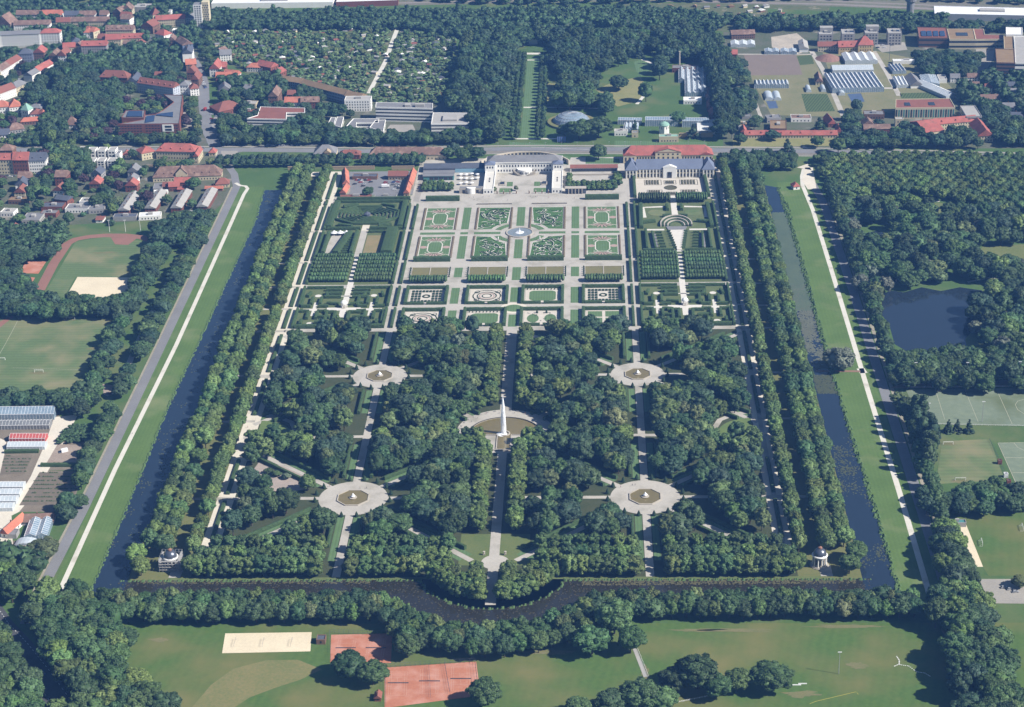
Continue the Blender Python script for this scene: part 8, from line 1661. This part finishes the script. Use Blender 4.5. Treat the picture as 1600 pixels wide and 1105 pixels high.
STUFF.setdefault('far_trees', []).extend([(x, y, q.uniform(4, 7), q.uniform(7, 13)) for x, y in fill(gs([(325, 20), (800, 16), (1000, 12), (1150, 30), (1110, 48), (800, 26), (730, 58), (640, 44), (318, 44)], 4), 11, [on], .36, 32)])
STUFF['far_trees'] += [(x, y, q.uniform(4, 7), q.uniform(7, 13)) for x, y in fill(gs([(-40, -10), (330, -4), (330, 10), (300, 34), (-40, 30)], 4), 15, [on, near(gs([(0, 4), (120, 8), (200, 12), (330, 8)]), 8)], .36, 33)]
STUFF['far_trees'] += [(x, y, q.uniform(4, 7), q.uniform(7, 12)) for x, y in fill(gs([(800, 6), (1300, -4), (1640, 4), (1640, -30), (300, -30), (300, -2), (640, -4)], 4), 16, [on], .36, 34)]
for nm_, L_ in STUFF.items(): build_stuff(nm_, L_, {'plot_greenery': (.075, .115, .045, 1), 'grove_mass': (.035, .065, .026, 1)}.get(nm_, (.04, .075, .03, 1)))
# ================================================================ SMALL THINGS
CARM = {}
def carmesh(c):
    if c in CARM: return CARM[c]
    b = MB(); b.add([(-2.2, -.88, .35), (2.2, -.88, .35), (2.2, .88, .35), (-2.2, .88, .35), (-2.25, -.9, .8), (2.2, -.9, .75), (2.2, .9, .75), (-2.25, .9, .8), (-2.0, -.82, 1.0), (2.0, -.8, .92), (2.0, .8, .92), (-2.0, .82, 1.0)],
        [(3, 2, 1, 0), (0, 1, 5, 4), (1, 2, 6, 5), (2, 3, 7, 6), (3, 0, 4, 7), (4, 5, 9, 8), (5, 6, 10, 9), (6, 7, 11, 10), (7, 4, 8, 11), (8, 9, 10, 11)])
    b.add([(-1.5, -.68, 1.42), (.5, -.68, 1.42), (.5, .68, 1.42), (-1.5, .68, 1.42), (-1.5, -.68, 1.5), (.5, -.68, 1.5), (.5, .68, 1.5), (-1.5, .68, 1.5)], [(4, 5, 6, 7), (0, 1, 5, 4), (1, 2, 6, 5), (2, 3, 7, 6), (3, 0, 4, 7)])
    w = MB(); w.add([(-1.95, -.8, .98), (1.2, -.8, .95), (1.2, .8, .95), (-1.95, .8, .98), (-1.5, -.66, 1.43), (.5, -.66, 1.43), (.5, .66, 1.43), (-1.5, .66, 1.43)], [(0, 1, 5, 4), (1, 2, 6, 5), (2, 3, 7, 6), (3, 0, 4, 7)])
    k = MB(); k.tube((0, -.1, .32), (0, .1, .32), .33, n=10)
    CARM[c] = (b.mesh('body', flat('car_'+c, {'white': (.8, .8, .8, 1), 'black': (.02, .02, .025, 1), 'silver': (.45, .46, .48, 1), 'red': (.45, .04, .03, 1), 'blue': (.05, .1, .3, 1), 'grey': (.15, .155, .16, 1)}[c], .25, .5)), w.mesh('window_band', M_dark), CARM.get('_w') or k.mesh('wheel', M_asph2)); CARM['_w'] = CARM[c][2]
    return CARM[c]
CQ = random.Random(5)
def car(x, y, rot, c, label, group=None, z=.11):
    bm, wm, km = carmesh(c); t = thing('parked_car', label, 'car', (x, y, z), rot or 1e-6, group); link('body', bm, t); link('window_band', wm, t)
    for i in (-1.35, 1.35):
        for j in (-.82, .82): o = link('wheel', km, t); o.location = (i, j, 0)
    return t
cols_ = ['white', 'black', 'silver', 'red', 'blue', 'grey', 'silver', 'black', 'white']
def cars(pts, rot, where, s='P'):
    for i, p in enumerate(pts):
        x, y = g(p[0], p[1], 0, s); c = cols_[CQ.randrange(9)]; car(x, y, rot+CQ.uniform(-.06, .06), c, '%s car %s' % (c, where), '%s cars %s' % (c, where))
cars([(640+i*42, 510) for i in range(4)]+[(560, 485), (690, 590)], .3, 'parked in the left half of the farmyard', 'B4')
cars([(560+(i*47) % 270, 480+(i*29) % 90) for i in range(9)], .4, 'standing between the left farmyard barns', 'B4')
cars([(1000+i*55, 540) for i in range(4)]+[(990+i*40, 572) for i in range(4)]+[(1150+(i % 2)*30, 512+i*22) for i in range(6)]+[(1160, 520+i*36) for i in range(3)]+[(1150, 600), (1120, 640), (1020, 575)], .2, 'parked in the right half of the farmyard', 'B4')
cars([(1190+(i % 2)*60, 390+i*28) for i in range(9)], 0, 'parked in the bay beside the left street', 'T4')
cars([(1100+(i*23) % 90, 1060) for i in range(0)]+[(1060+i*8, 990+i*14) for i in range(8)], .5, 'parked along the upper left street', 'T2')
cars([(860, 400), (880, 435), (940, 405), (960, 435), (1060, 405), (1100, 385)], .1, 'parked before the grey cube buildings', 'T6')
cars([(1085, 105), (1100, 128), (1160, 95)], .3, 'on the road junction by the manor', 'U2')
cars([(1335, 430), (1370, 440), (1400, 455)], .2, 'parked at the right edge beside the pitches', 'F8')
cars([(470+i*60, 925+(i % 2)*8) for i in range(7)], 0, 'on the main road before the institutes', 'T5')
cars([(270, 832), (840, 800)], 0, 'on the main road before the long red range', 'T8')
cars([(45, 790), (48, 855)], -1.0, 'driving on the highway at the front left corner', 'F5')
cars([(250, 915), (185, 905)], -1.0, 'driving out of the front left corner', 'F5')
cars([(90, 275), (175, 282), (130, 290)], 0, 'parked below the tenements', 'U1')
cars([(425+i*18, 888) for i in range(6)], 0, 'on the road behind the palace arcade', 'E2')
x, y = g(1000, 605, 0, 'B4'); t = thing('box_truck', 'white box truck parked in the farmyard', 'truck', (x, y, .1), .1)
k = MB(); k.box(-4, 2, -1.2, 1.2, .8, 3.4); link('box', k.mesh('box', M_whitep), t); k = MB(); k.box(2.2, 4, -1.1, 1.1, .6, 2.6); link('cab', k.mesh('cab', M_whitep), t); k = MB(); k.box(4.0, 4.05, -1, 1, 1.5, 2.4); link('windscreen', k.mesh('windscreen', M_dark), t)
for i in (-2.6, 3):
    for j in (-1, 1): o = link('wheel', CARM['_w'], t); o.location = (i, j, .1); o.scale = (1.4, 1.4, 1.4)
x, y = g(1110, 335, 0, 'T4'); t = thing('box_truck', 'red box truck on the left street', 'truck', (x, y, .1), 1.5)
k = MB(); k.box(-4, 2, -1.2, 1.2, .8, 3.3); link('box', k.mesh('box', flat('truck_red', (.4, .05, .04, 1))), t); k = MB(); k.box(2.2, 4, -1.1, 1.1, .6, 2.6); link('cab', k.mesh('cab', flat('truck_red', (1, 1, 1, 1))), t)
for i in (-2.6, 3):
    for j in (-1, 1): o = link('wheel', CARM['_w'], t); o.location = (i, j, .1); o.scale = (1.4, 1.4, 1.4)
x, y = g(393, 636); t = thing('white_van', 'white van on the outer walk beside the left avenue', 'van', (x, y, .1), 1.5)
k = MB(); k.box(-2.6, 1.6, -1, 1, .5, 2.3); k.box(1.6, 2.6, -.95, .95, .5, 1.4); link('body', k.mesh('body', M_whitep), t); k = MB(); k.box(1.61, 1.7, -.85, .85, 1.4, 2.1); link('windscreen', k.mesh('windscreen', M_dark), t)
for i in (-1.7, 1.7):
    for j in (-.9, .9): o = link('wheel', CARM['_w'], t); o.location = (i, j, 0)
# goals
def goal(px, py, s, rot, label, w=7.3):
    x, y = g(px, py, 0, s); t = thing('football_goal', label, 'goal', (x, y, .1), rot or 1e-6); k = MB()
    for q in (-w/2, w/2): k.tube((q, 0, 0), (q, 0, 2.4), .12, n=5); k.tube((q, 0, 2.4), (q, 1.9, 0), .06, n=4); k.tube((q, 0, .05), (q, 1.9, .05), .06, n=4)
    k.tube((-w/2, 0, 2.4), (w/2, 0, 2.4), .12, n=5); link('frame', k.mesh('frame', M_whitep), t)
    k = MB()
    for i in range(7): z = i*w/6-w/2; k.tube((z, 0, 2.35), (z, 1.9, .05), .025, n=3)
    for i in range(4): k.tube((-w/2, 1.9*i/4, 2.4-2.35*i/4), (w/2, 1.9*i/4, 2.4-2.35*i/4), .025, n=3)
    link('net', k.mesh('net', M_whitep), t)
goal(240, 245, 'F1', 0, 'white goal standing free on the left football pitch'); goal(436, 945, 'E5', 0, 'white goal at the far end of the left football pitch'); goal(1187, 912, 'F4', 0, 'white goal at the near end of the right football pitch'); goal(1112, 690, 'F4', 0, 'white goal at the far end of the right football pitch'); goal(5, 170, 'F1', 0, 'white goal at the left edge of the left football pitch'); goal(1210, 180, 'F8', 1.5, 'white goal beside the long jump sand'); goal(1440, 95, 'F8', 1.5, 'white goal at the far right edge of the picture')
# floodlights and poles
def pole(px, py, s, h, label, name='floodlight_pole', cat='floodlight', m=M_metal):
    x, y = g(px, py, 0, s); t = thing(name, label, cat, (x, y, 0), 1e-6); k = MB(); k.tube((0, 0, 0), (0, 0, h), .22, .12, 6); link('mast', k.mesh('mast', m), t); k = MB(); k.box(-1.2, 1.2, -.15, .15, h, h+.5); link('lamp_bar', k.mesh('lamp_bar', M_whitep), t)
pole(400, 917, 'F8', 15.5, 'lone floodlight mast on the front field')
for i, (x, y) in enumerate(((905, 305), (1222, 305), (1545, 300))): pole(x, y, 'F4', 17, 'floodlight mast behind the hockey pitch, %s of three' % ('left', 'middle', 'right')[i])
for i, (x, y) in enumerate(((985, 560), (1320, 550))): pole(x, y, 'F4', 17, 'floodlight mast in front of the hockey pitch, %s one' % ('left', 'right')[i])
for i, x in enumerate((677, 775, 868, 960)): pole(x, 405, 'E5', 12, 'white mast behind the running track, %s of four' % ('first', 'second', 'third', 'last')[i], m=M_whitep)
pole(1022, 590, 'T6', 30, 'dark lattice mast beside the white nursery shed', 'radio_mast', 'mast', M_rslate)
for i in range(14):
    x = -30+i*17; y = 1996+(-.05*i); t = thing('street_lamp', 'thin street lamp on the main road behind the palace', 'street lamp', (x, y, 0), 1e-6, 'main road street lamps'); k = MB(); k.tube((0, 0, 0), (0, 0, 9), .12, .08, 5); link('post', k.mesh('post', M_metal), t); k = MB(); k.box(-.9, .9, -.15, .15, 9, 9.2); link('lamp_head', k.mesh('lamp_head', M_metal), t)
# benches, fences, nets, plank path
def bench(x, y, rot, label, group=None):
    t = thing('bench', label, 'bench', (x, y, .1), rot or 1e-6, group); k = MB(); k.box(-.9, .9, -.22, .22, .4, .46); link('seat', k.mesh('seat', M_rlight), t); k = MB(); k.box(-.9, .9, .2, .26, .46, .9); link('backrest', k.mesh('backrest', M_rlight), t)
    for q in (-.75, .75): k = MB(); k.box(q-.05, q+.05, -.2, .2, 0, .39); link('leg', k.mesh('leg', M_metal), t)
for i in range(16): a = 15+i*10; bench(.5+34.5*math.cos(R(a)), 1333+34.5*math.sin(R(a)), R(a-90), 'bench on the rim of the great fountain place', 'benches of the fountain place')
def fence(pts, h, label, m=None, step=3.0, rails=2):
    t = thing('fence', label, 'fence', pts[0]+(0,), 0.0)
    rs = MB(); pm = MB().tube((0, 0, 0), (0, 0, h), .07, n=4).mesh('post', m or M_rslate)
    for i in range(len(pts)-1):
        a, c = pts[i], pts[i+1]; d = math.hypot(c[0]-a[0], c[1]-a[1]); n = max(1, int(d/step))
        for k in range(n+1): q = (a[0]+(c[0]-a[0])*k/n, a[1]+(c[1]-a[1])*k/n); o = link('post', pm, t); o.location = (q[0]-pts[0][0], q[1]-pts[0][1], 0)
        for k in range(rails): z = h*(k+1)/rails-.05; rs.tube((a[0], a[1], z), (c[0], c[1], z), .06, n=4)
    rs.build('rails', m or M_rslate, t); return t
fence(gs([(517, 1036), (515, 990), (612, 993)]), 3.2, 'dark wire fence round the rear clay courts'); fence(gs([(603, 1104), (602, 1044), (742, 1035), (748, 1086)]), 3.2, 'dark wire fence round the front clay courts'); fence(gs([(670, 1042), (673, 1090)]), 2.6, 'dark dividing fence left of the middle front clay court'); fence(gs([(695, 1040), (703, 1085)]), 2.6, 'dark dividing fence right of the middle front clay court')
fence(gs([(1420, 606), (1640, 604)]), 1.1, 'white banner fence behind the hockey pitch', M_whitep, 6, 3); fence(gs([(1440, 663), (1640, 667)]), 1.0, 'white rail in front of the hockey pitch', M_whitep, 5); fence(gs([(1546, 688), (1580, 760)]), 1.6, 'dark fence between the two right pitches')
fence(gs([(1060, 1098), (1110, 1088)]), 1, 'white low rail beside the front field clump', M_whitep, 3)
for x, y, lb in ((-89, 1033.6, 'net of the left rear clay court'), (-70, 1033.6, 'net of the right rear clay court'), (-52.6, 995, 'net of the left front clay court'), (-33.6, 997, 'net of the middle front clay court'), (-14.6, 999.5, 'net of the right front clay court')):
    b = MB(); b.box(x-6.4, x+6.4, y-.03, y+.03, .1, .8); tag(b.build('tennis_net', M_rslate), lb, 'net')
for i in range(3): x = -160+i*18; t = thing('beach_net', 'volleyball net on the pale front sand, %s of three' % ('left', 'middle', 'right')[i], 'net', (x, 1039, 0), 0.0); [MB().tube((x, y, 0), (x, y, 2.5), .07).build('post', M_metal, t) for y in (1035, 1043)]; b = MB(); [b.tube((x, 1035, z), (x, 1043, z), .03, n=3) for z in (1.6, 1.9, 2.2, 2.45)]; b.build('mesh_net', M_rlight, t)
pth = gs([(991, 1012), (1000, 1035), (1009, 1058)]); b = MB(); b.strip(pth, 2.6, .12); tag(b.build('plank_path', M_rlight), 'narrow grey plank path leaving the moat belt over the field', 'path'); fence([(x+1.8, y) for x, y in pth], 1, 'thin rail along the narrow plank path', M_whitep)
for i, (px, py) in enumerate(((1245, 1071), (1254, 1069))): x, y = g(px, py); b = MB(); b.box(x-2.6, x+2.6, y-.25, y+.25, .05, .6); tag(b.build('goal_frame', M_whitep), 'white frame lying on the front field, %s of two' % ('left', 'right')[i], 'frame')
mk = MB(); Q = random.Random(8)
for pts in (gs([(1401, 1026), (1405, 1032), (1405, 1038), (1396, 1042)]), gs([(1406, 1039), (1420, 1041), (1432, 1050), (1445, 1052), (1455, 1058)])):
    for i in range(len(pts)-1):
        for k in range(5): t_ = (k+Q.random()*.4)/5; x, y = pts[i][0]+(pts[i+1][0]-pts[i][0])*t_, pts[i][1]+(pts[i+1][1]-pts[i][1])*t_; mk.box(x-.35, x+.35, y-.2, y+.2, .04, .2)
o = mk.build('chalk_line', M_whitep); tag(o, 'broken white chalk trail forking on the front field', 'chalk trail')
b = MB(); b.strip(gs([(1265, 1100), (1275, 1096), (1338, 1081), (1341, 1085)]), .35, .06); tag(b.build('rope', flat('yellow_rope', (.5, .45, .08, 1))), 'yellow line laid out on the front field', 'rope')
for i, x in enumerate((-7, 7.5)): t = thing('vase', 'stone vase at the %s of the bastion walk' % ('left', 'right')[i], 'vase', (x, 1148, 0), 0.0); b = MB(); b.box(x-.7, x+.7, 1147.3, 1148.7, .1, 1.3); b.build('plinth', M_stone, t); b = MB(); b.lathe(x, 1148, [(.3, 1.3), (.8, 1.9), (.9, 2.6), (.6, 2.7)], 10); b.build('bowl', M_stone, t)
x, y = g(408, 723, 0, 'P'); x, y = g(950, 735, 0, 'U4')
x, y = g(930, 790, 0, 'U4'); t = thing('white_container', 'white container with a dark flap on the bare nursery ground', 'container', (x, y, 0), .5); k = MB(); k.box(-2.5, 2.5, -1.3, 1.3, .1, 2.5); link('box', k.mesh('box', M_whitep), t); k = MB(); k.box(-4.6, -2.55, -1.2, 1.2, .1, .5); link('flap', k.mesh('flap', M_rslate), t)
for i, (p, q) in enumerate((((70, 808), (560, 800)), ((590, 1000), (1190, 1000)))): hedge(g(*p, 0, 'U4'), g(*q, 0, 'U4'), 3, 2.6, 'clipped hedge across the left nursery, %s one' % ('upper', 'lower')[i])
nb_ = fill(gs([(92, 692), (150, 690), (152, 668), (118, 664), (95, 676)], 1), 4, [], .4, 3)
STUFF2 = [(x, y, TQ.uniform(1.6, 2.6), TQ.uniform(2, 3.4)) for x, y in nb_]; build_stuff('nursery_shrubbery', STUFF2, (.05, .09, .035, 1))
rb = MB(); Q = random.Random(14)
for poly, stp in ((gs([(62, 738), (128, 740), (112, 788), (30, 790)]), 6.2), (gs([(8, 712), (50, 715), (38, 740), (0, 742)]), 5)):
    ys = [p[1] for p in poly]; xs = [p[0] for p in poly]; y = min(ys)
    while y < max(ys):
        x = min(xs)
        while x < max(xs):
            if inpoly(x, y, poly) and Q.random() < .8: r = Q.uniform(.4, .9); rb.add([(x-1, y-r, .1), (x+1, y-r, .1), (x+1, y+r, .1), (x-1, y+r, .1), (x+Q.uniform(-.4, .4), y, Q.uniform(.5, 1.4))], [(0, 1, 4), (1, 2, 4), (2, 3, 4), (3, 0, 4)])
            x += 1.7
        y += stp
stuff('nursery_plants', rb, mat('nursery_leaves', (.07, .09, .04, 1), (.05, .065, .035, 1), .3, 1))
# people
def personmesh(seed, shirt):
    me = bpy.data.meshes.new('person'); q = random.Random(seed); st = q.uniform(.12, .26)
    J = [(0, 0, .95), (0, 0, 1.25), (0, 0, 1.45), (0, .02, 1.6), (0, .02, 1.74), (-.1, 0, .9), (-.11, st, .5), (-.11, st*.7, .06), (-.11, st*.7+.16, .03), (.1, 0, .9), (.11, -st*.4, .5), (.11, -st, .08), (.11, -st+.16, .04), (-.2, 0, 1.4), (-.25, -.06, 1.12), (-.24, .08, .86), (.2, 0, 1.4), (.25, .06, 1.12), (.24, .16, .88)]
    E_ = [(0, 1), (1, 2), (2, 3), (3, 4), (0, 5), (5, 6), (6, 7), (7, 8), (0, 9), (9, 10), (10, 11), (11, 12), (2, 13), (13, 14), (14, 15), (2, 16), (16, 17), (17, 18)]
    me.from_pydata(J, E_, []); o = bpy.data.objects.new('person', me); COL.objects.link(o); o.modifiers.new('s', 'SKIN'); rad = [.15, .17, .13, .06, .1, .11, .075, .05, .04, .11, .075, .05, .04, .075, .05, .035, .075, .05, .035]
    for i, r in enumerate(rad): me.skin_vertices[0].data[i].radius = (r, r*.8)
    me.skin_vertices[0].data[0].use_root = True; o.modifiers.new('d', 'SUBSURF').levels = 1
    dg = bpy.context.evaluated_depsgraph_get(); m2 = bpy.data.meshes.new_from_object(o.evaluated_get(dg)); bpy.data.objects.remove(o)
    m2.materials.clear(); m2.materials.append(flat('trousers', (.05, .06, .1, 1))); m2.materials.append(flat('shirt_'+shirt, {'white': (.7, .7, .68, 1), 'red': (.5, .06, .05, 1), 'blue': (.08, .15, .4, 1), 'dark': (.05, .05, .06, 1)}[shirt])); m2.materials.append(flat('skin', (.5, .3, .21, 1)))
    for p in m2.polygons: z = p.center.z; p.material_index = 2 if z > 1.52 or (abs(p.center.x) > .2 and z < 1.2) else 1 if z > .93 else 0
    return m2
PM = {s: personmesh(i, s) for i, s in enumerate(('white', 'red', 'blue', 'dark'))}
Q = random.Random(42)
def people(pts, where):
    for x, y in pts: s = Q.choice(('white', 'red', 'blue', 'dark')); o = link('person', PM[s]); o.location = (x, y, .13); o.rotation_euler = (0, 0, Q.uniform(0, 6.28)); tag(o, 'person in a %s top walking %s' % (s, where), 'person', '%s clad people %s' % (s, where))
people([(.5+r*math.cos(R(a)), 1333+r*math.sin(R(a))) for a, r in ((25, 31), (40, 30), (62, 32), (78, 31), (100, 30.5), (118, 33), (135, 31), (150, 30.5))], 'around the great fountain')
people([(-50+Q.uniform(-4, 4), 1845+Q.uniform(-6, 8)) for _ in range(3)]+[(Q.uniform(-50, 55), 1840+Q.uniform(0, 14)) for _ in range(10)], 'on the palace terrace')
people([(s*Q.uniform(106.5, 110), Q.uniform(1535, 1850)) for s in (-1, 1) for _ in range(6)]+[(Q.uniform(98, 102), Q.uniform(1560, 1820)) for _ in range(5)], 'on the parterre side walks')
people([(-203+Q.uniform(0, 4), Q.uniform(1160, 1500)) for _ in range(5)], 'on the outer walk beside the left avenue')
people([(s*105+Q.uniform(-20, 20), 1228+Q.uniform(14, 20)) for s in (-1, 1) for _ in range(3)], 'around the front grove fountains')
x, y = g(793, 626, 0, 'F1'); people([(x+3, y)], 'along the left white path')
# ---------------------------------------------------------------- air
hz = MB(); hz.box(-2600, 2600, -40, 3600, -1.0, 705)
m = bpy.data.materials.new('summer_haze'); m.use_nodes = True; n = m.node_tree.nodes; n.remove(n['Principled BSDF'])
pv = n.new('ShaderNodeVolumePrincipled'); pv.inputs['Color'].default_value = (.16, .4, 1.0, 1); pv.inputs['Density'].default_value = HAZE; pv.inputs['Anisotropy'].default_value = 0.0
m.node_tree.links.new(pv.outputs[0], n['Material Output'].inputs['Volume'])
o = hz.build('haze', m); o['kind'] = 'stuff'
clean_marks()
